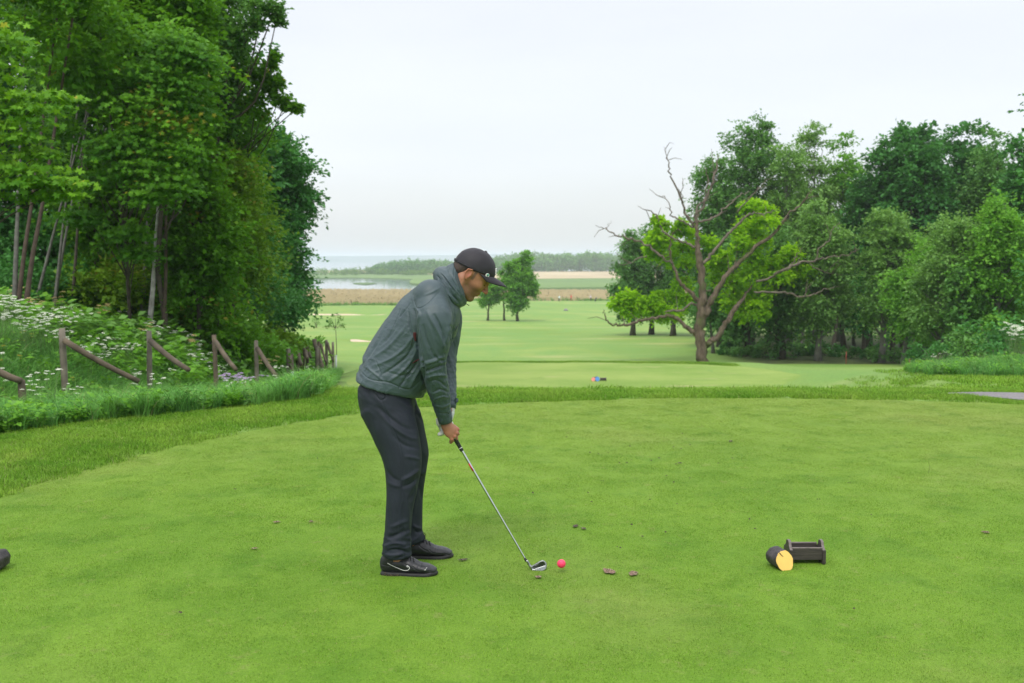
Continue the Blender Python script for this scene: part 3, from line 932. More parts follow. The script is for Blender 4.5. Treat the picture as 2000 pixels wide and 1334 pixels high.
# slim stems at the wood edge
def slim(label, px0, py0, px1, py1, Y, r, bark, seed, kind='maple', top_ext=330, name='slim_tree'):
    rng = np.random.default_rng(seed)
    x0 = P(px0, py0, Y)
    z0 = float(H(x0[0], Y))
    x1 = P(px1, py1, Y)
    dirv = (x1 - x0)
    x0 = x0 - dirv * ((x0[2] - z0) / dirv[2])
    x2 = x1 + (x1 - x0) / np.linalg.norm(x1 - x0) * top_ext / F * Y
    root = empty(name, x0, label, 'tree', GL)
    mid = (x0 + x1) / 2 + [rng.uniform(-.04, .04), 0, 0]
    pts = catmull([x0 - [0, 0, .2], mid, x1, x2], 6)
    mb = MB()
    mb.tube(pts, np.linspace(r * 1.15, r * .4, len(pts)), 9, rough=.12, rng=rng)
    part('trunk', mb.mesh('trunk', True), bark, root)
    C, d = crown_clusters(rng, x2, .9, 1.3, 16)
    V, Fq, tn = sprays(C, np.full(len(C), .6), 16, d, 14, 9, .13, rng)
    part('crown', mesh_np('crown', V, Fq, False, {'tint': tn}), M_LF[kind], root)
slim('slim pale grey stem furthest left, rising straight out of the white flowers', 28, 585, 37, 350, 21, .052, M_BARKG, 1)
slim('left one of the two reddish brown leaning stems', 37, 585, 66, 370, 21, .05, M_BARKR, 2)
slim('right one of the two reddish brown leaning stems', 55, 575, 88, 370, 21, .055, M_BARKR, 3)
slim('thin grey stem leaning right, first beyond the reddish pair', 80, 540, 121, 395, 24, .04, M_BARKG, 4)
slim('thin grey stem between two neighbours left of the dark stem', 110, 545, 127, 410, 24, .04, M_BARKG, 5)
slim('thin grey stem close left of the dark stem, leaning right', 113, 545, 140, 400, 24.5, .045, M_BARKG, 6)
slim('dark thin stem between grey stems and birch', 145, 535, 155, 400, 25, .045, M_BARK, 7)
slim('grey stem standing immediately left of the white birch', 283, 545, 288, 450, 26, .07, M_BARKG, 8, top_ext=420)
slim('white birch stem on the left bank', 297, 555, 311, 390, 24, .062, M_BIRCH, 9, 'maple')
slim('brown knobbly stem right of the white birch', 320, 568, 325, 390, 24, .048, M_BARKR, 10)
slim('short white trunk piece showing between dark leaves', 198, 480, 199, 450, 30, .06, M_BIRCH, 11, top_ext=350)
slim('thin pinkish stem left of the grey stem and birch', 254, 545, 260, 395, 27, .035, M_BARKR, 12, top_ext=300)
# undergrowth bushes of the left wood
LB = [(120, 27, 2.3, 1.9, 'dark', 'green bush behind the thin grey stems'), (215, 27, 2.2, 2.0, 'dark', 'dark bush in the shade left of the birch'), (20, 25, 2.0, 1.6, 'dark', 'bush in the shade at the left edge'),
      (352, 27, 1.6, 1.3, 'maple', 'low green bush right of the brown stem'), (420, 27, 1.8, 1.7, 'maple', 'bright bush below the olive tree'), (470, 29, 1.5, 1.2, 'fresh', 'olive bush behind the third fence post'),
      (515, 33, 1.7, 1.3, 'olive', 'yellowish bush under the linden'), (560, 38, 1.4, 1.0, 'fresh', 'bush at the outer corner of the left wood'), (265, 30, 2.5, 3.0, 'dark', 'tall dark bush behind the birch'),
      (60, 31, 3.0, 3.2, 'dark', 'tall dark bush behind the reddish stems'), (160, 32, 3.0, 3.4, 'dark', 'tall dark bush in the depth of the left wood'), (350, 33, 3.0, 3.4, 'dark', 'tall dark bush behind the brown stem'), (430, 34, 3.0, 3.2, 'dark', 'dark thicket behind the olive tree'), (-40, 30, 3.0, 3.2, 'dark', 'dark thicket at the far left'),
      (100, 33, 3.2, 5.6, 'dark', 'tall dark hazel behind the thin grey stems'), (215, 34, 3.2, 5.8, 'dark', 'tall dark hazel filling the shade left of the birch'), (20, 34, 3.2, 5.6, 'dark', 'tall dark hazel behind the left edge stems'),
      (310, 34, 3.0, 5.6, 'dark', 'tall dark hazel behind birch and brown stem'), (400, 36, 3.2, 5.2, 'dark', 'tall dark hazel behind the low maple'),
      (235, 26, 1.7, 2.6, 'olive', 'leafy maple bush between thin stems and birch'), (385, 25.5, 1.6, 2.2, 'maple', 'leafy maple bush right of the brown stem'), (165, 28, 1.6, 2.4, 'maple', 'leafy green bush behind the dark thin stem')]
for i, (px, Y, r, h, k, lab) in enumerate(LB):
    bush(lab, P(px, 600, Y)[0], Y, r, h, k, 600 + i, 'undergrowth of the left wood', leaf=.14, K=22 + int(h * 4), n_tw=14, n_lf=9)
# sparse shrub and sapling near the end of the fence
bush('sparse grey green shrub on the slope beyond the fence', *hit(618, 640)[:2], .85, 1.35, 'pale', 650, None, leaf=.07, K=14, n_tw=8, n_lf=7, name='shrub')

def sapling():
    x = P(656, 690, 37)
    z = float(H(x[0], 37))
    root = empty('sapling', (x[0], 37, z), 'thin sapling with a few leafy twigs above the last fence posts', 'sapling')
    rng = np.random.default_rng(9)
    t = P(655, 625, 37)
    mb = MB()
    mb.tube([(x[0], 37, z - .1), ((x[0] + t[0]) / 2 + .03, 37, (z + t[2]) / 2), t], [.018, .014, .008], 5)
    C = np.array([P(a, c, 37 + e) for a, c, e in ((648, 628, 0), (662, 626, .1), (655, 618, 0), (668, 634, 0), (642, 636, .1))])
    for q in C: mb.tube([t - [0, 0, .3], q], [.008, .004], 4)
    part('stem', mb.mesh('stem', True), M_BARK, root)
    V, Fq, tn = sprays(C, np.full(5, .24), 5, nrm(C - t), 8, 7, .06, rng)
    part('foliage', mesh_np('foliage', V, Fq, False, {'tint': tn}), M_LF['ash'], root)
sapling()

# ---- the half-dead oak
OY = 60.0
def oak():
    rng = np.random.default_rng(3)
    base = P(1370, 706, OY)
    base[2] = float(H(base[0], OY))
    root = empty('oak_tree', base, 'old half dead oak with bare grey limbs and tufts of yellow green leaves', 'tree')
    def Z(zx, zy, dy=0.0):
        return P(1120 + zx / 2.383, 180 + zy / 2.383, OY + dy)
    b = NB('weathered_oak_bark')
    v = b.pos(obj=True)
    v2 = b.pos((2.2, 2.2, .5), obj=True)
    c = b.mix(b.rng(b.noise(2.6, 6, .7, v2), .35, .68), (.065, .045, .030), (.20, .15, .11))
    c = b.mix(b.rng(b.noise(.9, 4, .6, v), .52, .66), c, (.085, .095, .03))
    m_b = b.done(b.bsdf(c, .9, normal=b.bump(b.noise(7, 6, .75, v2), .9, .06)))
    m_d = simple('bare_dead_wood', (.135, .108, .085), .85, var=.45, scale=3, bump=.02)
    def limb(name, pts, rads, mat, twigs=0, k=8, lab=None):
        p = catmull([Z(*q) for q in pts], 5)
        p[1:-1] += rng.normal(size=(len(p) - 2, 3)) * .045
        r = np.interp(np.linspace(0, 1, len(p)), np.linspace(0, 1, len(rads)), rads) * (.74 if name == 'trunk' else .68)
        mb = MB()
        mb.tube(p, r, k, rough=.3, rng=rng)
        for _ in range(twigs):
            i = rng.integers(len(p) // 3, len(p) - 1)
            d = nrm(nrm(p[i] - p[i - 1]) * .5 + rng.normal(size=3) * [.8, .6, .6] + [0, 0, .35])
            ln = rng.uniform(.4, 1.3)
            mb.tube([p[i], p[i] + d * ln * .5 + [0, 0, .05], p[i] + d * ln + [0, 0, .2 * rng.normal()]], [max(r[i] * .4, .02), .02, .01], 4, cap=False)
        o = part(name, mb.mesh(name, True), mat, root)
        if lab: o['label'] = lab
    # main stem
    limb('trunk', [(600, 1275), (597, 1240), (590, 1150), (592, 1080), (602, 1000), (598, 900), (590, 800), (580, 740), (574, 640), (572, 600)],
         [.62, .46, .40, .42, .36, .30, .31, .22, .15, .13], m_b, k=12)
    limb('branch', [(610, 1190), (640, 1160), (680, 1130), (720, 1060), (760, 1000), (790, 960, 1), (830, 900, 1)], [.26, .28, .25, .24, .2, .16, .1], m_b, lab='thick mossy lower branch leaning right')
    limb('branch', [(600, 1060), (640, 980), (680, 900), (720, 840), (790, 780), (850, 720), (930, 660), (1000, 570), (1060, 520), (1110, 450)], [.28, .3, .24, .2, .18, .17, .13, .1, .07, .03], m_b, 6)
    limb('branch', [(600, 800), (640, 760), (690, 690), (740, 640), (790, 590), (830, 565), (900, 565), (945, 550)], [.15, .16, .13, .12, .1, .08, .06, .03], m_d, 6)
    limb('branch', [(572, 610), (580, 560), (620, 490), (645, 420), (665, 350), (672, 290)], [.12, .13, .1, .1, .08, .03], m_d, 5)
    limb('branch', [(560, 610), (575, 540), (610, 500), (625, 400), (615, 350)], [.1, .09, .07, .05, .02], m_d, 3)
    limb('branch', [(580, 600), (640, 590), (700, 545), (760, 490), (820, 460)], [.1, .1, .09, .06, .03], m_d, 3)
    limb('branch', [(760, 560), (815, 500), (860, 450), (925, 395)], [.06, .05, .04, .02], m_d, 2)
    limb('branch', [(560, 625), (520, 560), (510, 520), (470, 430), (445, 360), (440, 310), (420, 255)], [.11, .1, .08, .07, .06, .04, .015], m_d, 5)
    limb('branch', [(545, 610), (510, 540), (505, 470), (508, 400)], [.07, .05, .04, .02], m_d, 2)
    limb('branch', [(560, 630), (500, 600), (460, 575), (445, 530), (425, 490), (395, 482)], [.08, .08, .06, .05, .03, .015], m_d, 2)
    limb('branch', [(575, 725), (530, 705), (470, 680), (410, 640), (385, 570), (340, 550), (298, 530)], [.12, .1, .09, .08, .06, .04, .015], m_d, 3)
    limb('branch', [(595, 985), (550, 940), (500, 890), (475, 830), (445, 740), (465, 650)], [.22, .18, .15, .12, .09, .04], m_b, 3)
    limb('branch', [(460, 800), (400, 760), (340, 710), (270, 685), (210, 670), (150, 640), (102, 620)], [.1, .11, .1, .09, .07, .04, .015], m_d, 3)
    limb('branch', [(150, 642), (165, 620), (173, 598)], [.03, .02, .01], m_d)
    limb('branch', [(340, 762), (280, 785), (240, 800), (205, 795)], [.06, .05, .035, .015], m_d, 1)
    limb('branch', [(590, 1000), (550, 985), (510, 1015), (470, 1020), (425, 1025)], [.12, .11, .1, .1, .05], m_d, 1, lab='pale broken stub pointing left')
    limb('branch', [(600, 990), (620, 960), (600, 935), (640, 925)], [.13, .14, .1, .06], m_d)
    limb('branch', [(575, 1130), (530, 1100), (490, 1060), (440, 1040), (380, 1050), (320, 1060), (270, 1080), (220, 1085), (165, 1075), (150, 1050), (140, 1012)], [.22, .2, .17, .15, .13, .13, .12, .1, .08, .06, .03], m_b, 4, lab='long low bough drooping to the left')
    limb('branch', [(850, 880), (930, 855), (1000, 820, -1), (1060, 790), (1130, 780), (1200, 765), (1280, 755), (1330, 730)], [.1, .12, .14, .11, .09, .07, .05, .02], m_d, 4)
    limb('branch', [(1130, 780), (1140, 730), (1190, 690), (1205, 640), (1240, 605)], [.07, .06, .05, .04, .02], m_d, 2)
    limb('branch', [(840, 930), (940, 932), (1010, 938), (1075, 950), (1130, 935), (1190, 912), (1240, 905)], [.08, .1, .09, .08, .06, .05, .015], m_d, 1, lab='pale bare bough reaching far right')
    limb('branch', [(1078, 948), (1085, 905), (1088, 870)], [.05, .04, .02], m_d)
    limb('branch', [(1100, 800), (1160, 835), (1210, 845), (1250, 850)], [.05, .04, .03, .015], m_d, 2)
    limb('branch', [(1020, 810), (1040, 760), (1065, 725)], [.06, .05, .03], m_d, 1)
    # foliage tufts: (zx, zy, dy, radius m)
    T = [(840, 540, 0, .9), (900, 560, 0, .8), (860, 600, 0, 1.0), (920, 610, 0, .7), (800, 640, 0, 1.1), (860, 670, 0, 1.0), (770, 700, 0, .9), (820, 720, 0, 1.0), (880, 700, 0, .7), (800, 540, .5, .6),
         (760, 660, .4, .7), (690, 770, 0, .9), (650, 720, .6, .8), (620, 700, .8, .8), (690, 820, .4, .9), (640, 800, .8, .9), (660, 870, .7, .9), (540, 660, .8, .9), (480, 650, .7, .9), (510, 720, .8, 1.0),
         (440, 700, .6, .9), (390, 660, 0, .8), (370, 700, 0, .8), (400, 760, .6, .9), (460, 780, .9, 1.0), (530, 800, 1, 1.0), (510, 880, 1, 1.0), (550, 740, 1, .9), (470, 940, .8, .9), (520, 960, 1, .8),
         (390, 600, 0, .5), (360, 740, .3, .7), (420, 620, .3, .6), (500, 620, .5, .6),
         (230, 960, 0, .8), (280, 950, 0, .9), (330, 980, 0, .9), (380, 970, 0, .8), (300, 1010, .4, .8), (250, 1010, .3, .7), (370, 1020, .4, .8), (420, 1000, .5, .8), (400, 945, .3, .5), (200, 985, 0, .5), (420, 1045, .5, .6), (480, 1030, .8, .7),
         (760, 860, .5, 1.1), (820, 830, .5, 1.0), (880, 850, .5, 1.0), (760, 920, .6, 1.1), (830, 920, .4, 1.1), (890, 930, .4, .9), (730, 960, .6, 1.0), (800, 990, 0, 1.0), (860, 990, 0, .9), (740, 1010, .4, .8), (870, 1030, 0, .7), (800, 1030, 0, .7),
         (900, 800, .4, .8), (940, 790, 0, .7), (980, 760, 0, .6), (1010, 740, 0, .6), (1040, 760, 0, .5), (1000, 850, .4, .9), (1060, 840, 0, .8), (1100, 825, 0, .5), (950, 860, .4, .8), (1040, 800, .3, .6), (840, 780, .5, .8), (720, 880, .8, .9)]
    C = np.array([Z(a, c_, e * 1.2 + .9 + rng.normal() * .35) for a, c_, e, r in T])
    R = np.array([t[3] for t in T]) * .7
    d = nrm(C - Z(600, 900))
    tt = np.clip(.5 + (rng.normal(size=len(C)) * .14) + np.array([.12 if t[1] < 800 and t[2] == 0 else -.08 for t in T]), 0, .9)
    V, Fq, tn = sprays(C, R, len(C), d, 34, 11, .22, rng, flat=.7, droop=.15, tintc=tt)
    part('crown', mesh_np('crown', V, Fq, False, {'tint': tn}), M_LF['oak'], root)
    mb = MB()
    for q, r in zip(C, R):
        for _ in range(3):
            e = q + rng.normal(size=3) * r * .5
            mb.tube([q + [0, .2, -.5 * r], (q + e) / 2, e], [.04, .025, .012], 4, cap=False)
    o = part('twigs', mb.mesh('twigs', True), m_b, root)
    o['kind'] = 'stuff'
oak()

# ---- far woods across the marsh
def far_wood(name, label, py_base, segs, n, seed, kind, leaf=2.0):
    rng = np.random.default_rng(seed)
    Y0 = hitY = (CAMZ + 12.4) / ((py_base - 505) / F)
    C, R = [], []
    for _ in range(n):
        i = rng.integers(len(segs) - 1)
        w = np.array([segs[j + 1][0] - segs[j][0] for j in range(len(segs) - 1)], float)
        i = rng.choice(len(w), p=w / w.sum())
        t = rng.random()
        px = segs[i][0] + (segs[i + 1][0] - segs[i][0]) * t
        tp = segs[i][1] + (segs[i + 1][1] - segs[i][1]) * t
        Y = Y0 + rng.uniform(0, 90)
        r = rng.uniform(2.2, 4.0)
        h = (zat(tp, Y0) + 12.4) * rng.uniform(.82, 1.0)
        x = P(px, 500, Y)[0]
        for _k in range(5):
            C.append((x + rng.normal() * r * .7, Y + rng.normal() * 1.5, -12.4 + h * rng.uniform(.1, .95) - .0))
            R.append(r)
    C, R = np.array(C), np.array(R)
    d = nrm(rng.normal(size=C.shape) + [0, -.6, .4])
    V, Fq, tn = sprays(C, R, len(C), d, 7, 5, leaf, rng, flat=.8, droop=.1, tintc=np.clip(.2 + .6 * (C[:, 2] + 12.4) / 20 + rng.normal(size=len(C)) * .15, 0, 1))
    return top(name, mesh_np(name, V, Fq, False, {'tint': tn}), M_LF[kind], kind='stuff')
far_wood('far_wood', '', 531, [(960, 505), (1000, 496), (1040, 492), (1075, 494), (1110, 493), (1160, 494), (1200, 495), (1260, 494), (1400, 492), (1500, 492)], 330, 1, 'alder', 2.2)
far_wood('lakeside_wood', '', 535, [(728, 524), (745, 518), (765, 510), (800, 509), (850, 508), (880, 511), (930, 512), (1000, 508), (1030, 512)], 200, 2, 'alder', 1.6)
far_wood('lakeside_scrub', '', 537, [(600, 530), (640, 527), (660, 530), (700, 526), (730, 524), (745, 528), (800, 531), (860, 530)], 60, 3, 'olive', 1.0)
# ---- reeds
def reeds():
    rng = np.random.default_rng(4)
    n = 42000
    y = 244 + (432 - 244) * rng.random(n) ** 1.7
    x = y * rng.uniform(-.30, .30, n)
    keep = y > (294 - 52 * smooth01((-x - 5) / 25) + 8 * (vnoise(x, y, 25, 2) - .5) * 2)
    x, y = x[keep], y[keep]
    n = len(x)
    z = H(x, y)
    h = rng.uniform(.5, 1.2, n) * (.8 + .4 * vnoise(x, y, 30, 9))
    w = rng.uniform(.12, .3, n)
    a = rng.uniform(-1, 1, n)
    V = np.stack([np.column_stack([x - w, y + a * w, z - .05]), np.column_stack([x + w, y - a * w, z - .05]), np.column_stack([x + rng.normal(size=n) * .2 + w * .6, y, z + h]), np.column_stack([x + rng.normal(size=n) * .2 - w * .6, y, z + h * .95])], 1).reshape(-1, 3)
    tn = np.repeat(np.clip(vnoise(x, y, 22, 5) * .7 + rng.random(n) * .3, 0, 1), 4)
    m = leafmat('dry_reed', (.42, .35, .215), (.54, .47, .30), .3)
    top('reed_bed', mesh_np('reed_bed', V, np.arange(n * 4).reshape(n, 4), False, {'tint': tn}), m, kind='stuff')
    # green scrub line along the edge of the reeds
    m2 = 1300
    xs = rng.uniform(-90, 90, m2)
    ys = 292 - 52 * smooth01((-xs - 5) / 25) + rng.normal(size=m2) * 1.2
    C = np.column_stack([xs, ys, H(xs, ys) + .25])
    V, Fq, tn = sprays(C, rng.uniform(.25, .7, m2), m2, nrm(rng.normal(size=C.shape)), 4, 5, .35, rng)
    top('reed_edge_scrub', mesh_np('reed_edge_scrub', V, Fq, False, {'tint': tn}), M_LF['pale'], kind='stuff')
reeds()
# ================================================================== GRASS AND MEADOW (instanced clumps, nobody could count them)
def proto_collection(name, meshes):
    c = bpy.data.collections.new(name)
    for i, me in enumerate(meshes):
        o = bpy.data.objects.new(name + '_%02d' % i, me)
        c.objects.link(o)
    return c
def scatter(name, pts, rotz, scl, tilt, coll, seed):
    """one object: points with geometry-node instances of the clump meshes"""
    n = len(pts)
    rng = np.random.default_rng(seed)
    me = bpy.data.meshes.new(name)
    me.vertices.add(n)
    me.vertices.foreach_set('co', np.asarray(pts, np.float32).ravel())
    a = me.attributes.new('rot', 'FLOAT_VECTOR', 'POINT')
    a.data.foreach_set('vector', np.column_stack([tilt * rng.normal(size=n), tilt * rng.normal(size=n), rotz]).astype(np.float32).ravel())
    a = me.attributes.new('scl', 'FLOAT_VECTOR', 'POINT')
    a.data.foreach_set('vector', np.asarray(scl, np.float32).ravel())
    a = me.attributes.new('pick', 'INT', 'POINT')
    a.data.foreach_set('value', rng.integers(0, len(coll.objects), n).astype(np.int32))
    o = bpy.data.objects.new(name, me)
    COL.objects.link(o)
    o['kind'] = 'stuff'
    ng = bpy.data.node_groups.new(name + '_nodes', 'GeometryNodeTree')
    ng.interface.new_socket('Geometry', in_out='INPUT', socket_type='NodeSocketGeometry')
    ng.interface.new_socket('Geometry', in_out='OUTPUT', socket_type='NodeSocketGeometry')
    gi, go = ng.nodes.new('NodeGroupInput'), ng.nodes.new('NodeGroupOutput')
    ip = ng.nodes.new('GeometryNodeInstanceOnPoints')
    ci = ng.nodes.new('GeometryNodeCollectionInfo')
    ci.inputs['Collection'].default_value = coll
    ci.inputs['Separate Children'].default_value = True
    ci.inputs['Reset Children'].default_value = True
    ip.inputs['Pick Instance'].default_value = True
    def na(nm, t):
        q = ng.nodes.new('GeometryNodeInputNamedAttribute')
        q.data_type = t
        q.inputs['Name'].default_value = nm
        return [x for x in q.outputs if x.enabled][0]
    k = ng.links.new
    k(gi.outputs[0], ip.inputs['Points'])
    k(ci.outputs[0], ip.inputs['Instance'])
    k(na('rot', 'FLOAT_VECTOR'), ip.inputs['Rotation'])
    k(na('scl', 'FLOAT_VECTOR'), ip.inputs['Scale'])
    k(na('pick', 'INT'), ip.inputs['Instance Index'])
    k(ip.outputs[0], go.inputs[0])
    m = o.modifiers.new('scatter', 'NODES')
    m.node_group = ng
    return o
def blades(rng, n, rad, h0, h1, w, lean, segs=1, tint=(0, .9), disc=True, curl=.5):
    """grass blades around the origin; segs=1 a single triangle, else a bent strip"""
    r = rad * np.sqrt(rng.random(n)); a = rng.uniform(0, 2 * math.pi, n)
    b = np.column_stack([r * np.cos(a), r * np.sin(a), np.full(n, -.004)])
    az = rng.uniform(0, 2 * math.pi, n)
    d = np.column_stack([np.cos(az), np.sin(az), az * 0])
    s = np.column_stack([-np.sin(az), np.cos(az), az * 0])
    h = rng.uniform(h0, h1, n); ln = h * lean * rng.uniform(.2, 1.4, n)
    ww = w * rng.uniform(.6, 1.3, n)
    t = rng.uniform(tint[0], tint[1], n)
    if segs == 1:
        V = np.stack([b - s * ww[:, None] / 2, b + s * ww[:, None] / 2, b + d * ln[:, None] + np.array([0, 0, 1]) * h[:, None]], 1).reshape(-1, 3)
        return V, np.arange(n * 3).reshape(n, 3), np.repeat(t, 3)
    k = segs + 1
    V = []
    for i in range(k):
        u = i / segs
        hh = h * (u - curl * .5 * u ** 3)
        c = b + d * (ln * u ** 1.9)[:, None] + np.array([0, 0, 1]) * hh[:, None]
        w_ = (ww * (1 - .85 * u ** 1.5))[:, None] / 2
        V += [c - s * w_, c + s * w_]
    V = np.stack(V, 1).reshape(-1, 3)
    base = np.arange(n)[:, None] * (2 * k)
    f = np.array([[2 * i, 2 * i + 1, 2 * i + 3, 2 * i + 2] for i in range(segs)]).ravel()
    Fq = (base + f[None]).reshape(-1, 4)
    return V, Fq, np.repeat(t, 2 * k)
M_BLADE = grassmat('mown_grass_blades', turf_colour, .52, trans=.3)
def rough_col(b, pos):
    c = b.mix(b.rng(b.noise(1.3, 5, .6, pos), .35, .65), (.13, .295, .022), (.235, .39, .045))
    return b.mix(b.math('MULTIPLY', b.rng(b.noise(2.2, 5, .7, pos), .58, .75), .45), c, (.36, .38, .11))
M_ROUGH = grassmat('rough_grass_blades', rough_col, .4, trans=.32, straw=(.34, .34, .14))
def meadow_col(b, pos):
    return b.mix(b.rng(b.noise(.8, 5, .6, pos), .35, .65), (.10, .29, .06), (.19, .41, .08))
M_MEAD = grassmat('meadow_grass_blades', meadow_col, .5, trans=.35, straw=(.36, .34, .16))

# --- closely mown turf of the tee
pr = []
rng = np.random.default_rng(12)
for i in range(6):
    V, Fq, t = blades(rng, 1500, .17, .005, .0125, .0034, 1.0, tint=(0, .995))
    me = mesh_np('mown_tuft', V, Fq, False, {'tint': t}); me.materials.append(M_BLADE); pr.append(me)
cm = proto_collection('mown_tufts', pr)
g = .165
xs, ys = np.meshgrid(np.arange(-7, 8.6, g), np.arange(3.35, 11.6, g))
xs, ys = xs.ravel() + rng.normal(size=xs.size) * .04, ys.ravel() + rng.normal(size=xs.size) * .04
ins = in_poly(xs, ys, TEE) & (np.abs(xs) < .56 * ys + .5)
# keep the footprint out of the divots
xs, ys = xs[ins], ys[ins]
n = len(xs)
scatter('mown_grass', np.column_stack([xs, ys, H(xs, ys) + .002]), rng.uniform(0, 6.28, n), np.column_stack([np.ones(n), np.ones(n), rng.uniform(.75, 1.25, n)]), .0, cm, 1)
# --- longer grass round the tee and on the slopes
pr = []
for i in range(6):
    V, Fq, t = blades(rng, 380, .17, .024, .06, .0048, .75, 2, tint=(0, .985))
    me = mesh_np('rough_tuft', V, Fq, False, {'tint': t}); me.materials.append(M_ROUGH); pr.append(me)
cr_ = proto_collection('rough_tufts', pr)
g = .17
xs, ys = np.meshgrid(np.arange(-9, 11, g), np.arange(4, 14.4, g))
xs, ys = xs.ravel() + rng.normal(size=xs.size) * .05, ys.ravel() + rng.normal(size=xs.size) * .05
tin = in_poly(xs, ys, np.asarray([0, 3.0]) + (TEE - [0, 3.0]) * 1.012)
ins = ~tin & ~in_poly(xs, ys, MEADOW) & ~in_poly(xs, ys - .08, PATHP) & ~in_poly(xs, ys + .1, PATHP) & (np.abs(xs) < .56 * ys + .6) & (rng.random(len(xs)) < np.clip(1.5 - (ys - 12.3) / 1.6, 0, 1))
xs, ys = xs[ins], ys[ins]
ed = .7 + .5 * vnoise(xs, ys, .8, 4)
n = len(xs)
scatter('rough_grass', np.column_stack([xs, ys, H(xs, ys)]), rng.uniform(0, 6.28, n), np.column_stack([np.ones(n), np.ones(n), ed]), .02, cr_, 2)
# coarse tufts further out: slopes and the lip behind the forward tee
pr = []
for i in range(5):
    V, Fq, t = blades(rng, 160, .32, .03, .085, .011, .8, 2, tint=(0, .98))
    me = mesh_np('coarse_tuft', V, Fq, False, {'tint': t}); me.materials.append(M_ROUGH); pr.append(me)
cc = proto_collection('coarse_tufts', pr)
pts = []
t2 = TEE2.mean(0)
for k in range(3000):
    a = rng.random() * len(TEE2)
    q = TEE2[int(a)] + (TEE2[(int(a) + 1) % len(TEE2)] - TEE2[int(a)]) * (a % 1)
    if q[1] < 32.9: continue
    q = t2 + (q - t2) * rng.uniform(1.0, 1.035) + [0, rng.uniform(0, .4)]
    pts.append(q)
pts = np.array(pts)
ext = np.column_stack([rng.uniform(-4, 16, 6500), rng.uniform(12.6, 27, 6500)])
ext = ext[~in_poly(ext[:, 0], ext[:, 1], MEADOW) & ~in_poly(ext[:, 0], ext[:, 1], RMEAD) & ~in_poly(ext[:, 0], ext[:, 1], PATHP) & ~in_poly(ext[:, 0], ext[:, 1], TEE2) & (ext[:, 1] < 12.6 + 14.5 * rng.random(len(ext)) ** 1.6)]
pts = np.vstack([pts, ext])
n = len(pts)
scatter('slope_grass', np.column_stack([pts, H(pts[:, 0], pts[:, 1])]), rng.uniform(0, 6.28, n), np.column_stack([np.ones(n), np.ones(n), rng.uniform(.5, 1.2, n) * np.where(pts[:, 1] > 32, .55, 1)]), .02, cc, 3)

# --- meadow: tall grass, herbs, flowers
def herb(rng, h, n_st, leaf, mat_tint=(.2, .8)):
    """leafy herb: stems with broad leaves"""
    Vs, Fs, Ts, k = [], [], [], 0
    c = []; tip = []
    for s in range(n_st):
        az, ln = rng.uniform(0, 6.28), rng.uniform(.1, .5)
        hh = h * rng.uniform(.6, 1.0)
        m = int(7 + 5 * rng.random())
        u = rng.uniform(.25, 1.0, m)
        base = np.array([rng.normal() * .05, rng.normal() * .05, 0])
        p = base + np.column_stack([np.cos(az) * ln * hh * u ** 1.6, np.sin(az) * ln * hh * u ** 1.6, hh * u])
        a2 = rng.uniform(0, 6.28, m)
        c.append(p); tip.append(nrm(np.column_stack([np.cos(a2), np.sin(a2), rng.uniform(-.4, .35, m)])))
    c, tip = np.vstack(c), np.vstack(tip)
    up = nrm(rng.normal(size=c.shape) * .35 + [0, 0, 1]); side = nrm(np.cross(tip, up))
    ln = leaf * rng.uniform(.6, 1.3, len(c))
    return leaf_quads(c, tip, side, up, ln, ln * rng.uniform(.45, .7, len(c)), rng.uniform(*mat_tint, len(c)), rng, .15)
pr = []
for i in range(7):
    V, Fq, t = blades(rng, 46, .12, .28, .75, .0115, .75, 4, tint=(0, .975), curl=.6)
    me = mesh_np('tall_grass_tuft', V, Fq, False, {'tint': t}); me.materials.append(M_MEAD); pr.append(me)
ct = proto_collection('tall_grass_tufts', pr)
ML_HERB = leafmat('herb_leaves', (.09, .26, .03), (.23, .50, .05), .35)
ML_HERB2 = leafmat('dull_herb_leaves', (.08, .22, .05), (.20, .38, .09), .3, accent=(.34, .26, .10))
pr = []
for i in range(6):
    V, Fq, t = herb(rng, .42, 7, .085)
    me = mesh_np('herb_clump', V, Fq, False, {'tint': t}); me.materials.append(ML_HERB if i < 4 else ML_HERB2); pr.append(me)
ch = proto_collection('herb_clumps', pr)
M_UMBEL = simple('white_umbel', (.60, .64, .50), .8, var=.08)
M_STEMG = simple('green_stem', (.12, .22, .06), .7)
def umbel_plant(rng, h, nu, hue=None):
    mb = MB()
    me = bpy.data.meshes.new('umbel_plant')
    Vs, Fs = [], []
    for s in range(nu):
        az = rng.uniform(0, 6.28); sp = rng.uniform(.05, .22)
        hh = h * rng.uniform(.75, 1)
        tp = np.array([math.cos(az) * sp, math.sin(az) * sp, hh])
        mb.tube([(0, 0, 0), tp * [.5, .5, .55], tp], [.004, .003, .002], 3, cap=False)
    nf0 = len(mb.F)
    rows = []
    # umbels: domed discs of small florets
    tops = [v for v in mb.V]
    for v in tops:
        c = v[-1]
        R = rng.uniform(.024, .056)
        for k in range(13):
            a = k * 2.4; r = R * math.sqrt((k + .5) / 13)
            q = c + np.array([math.cos(a) * r, math.sin(a) * r, .010 - r * r * 5 + rng.normal() * .003])
            s_ = .0105
            rot = rng.uniform(0, 6.28)
            ring = [q + s_ * np.array([math.cos(rot + j * 1.2566), math.sin(rot + j * 1.2566), 0]) for j in range(5)]
            mb.add(np.vstack([[q + [0, 0, .006]], ring]), [(0, j + 1, (j + 1) % 5 + 1) for j in range(5)])
    me = mb.mesh('umbel_plant')
    me.materials.append(M_STEMG); me.materials.append(M_UMBEL if hue is None else hue)
    mi = np.zeros(len(me.polygons), np.int32); mi[nf0:] = 1
    me.polygons.foreach_set('material_index', mi)
    return me
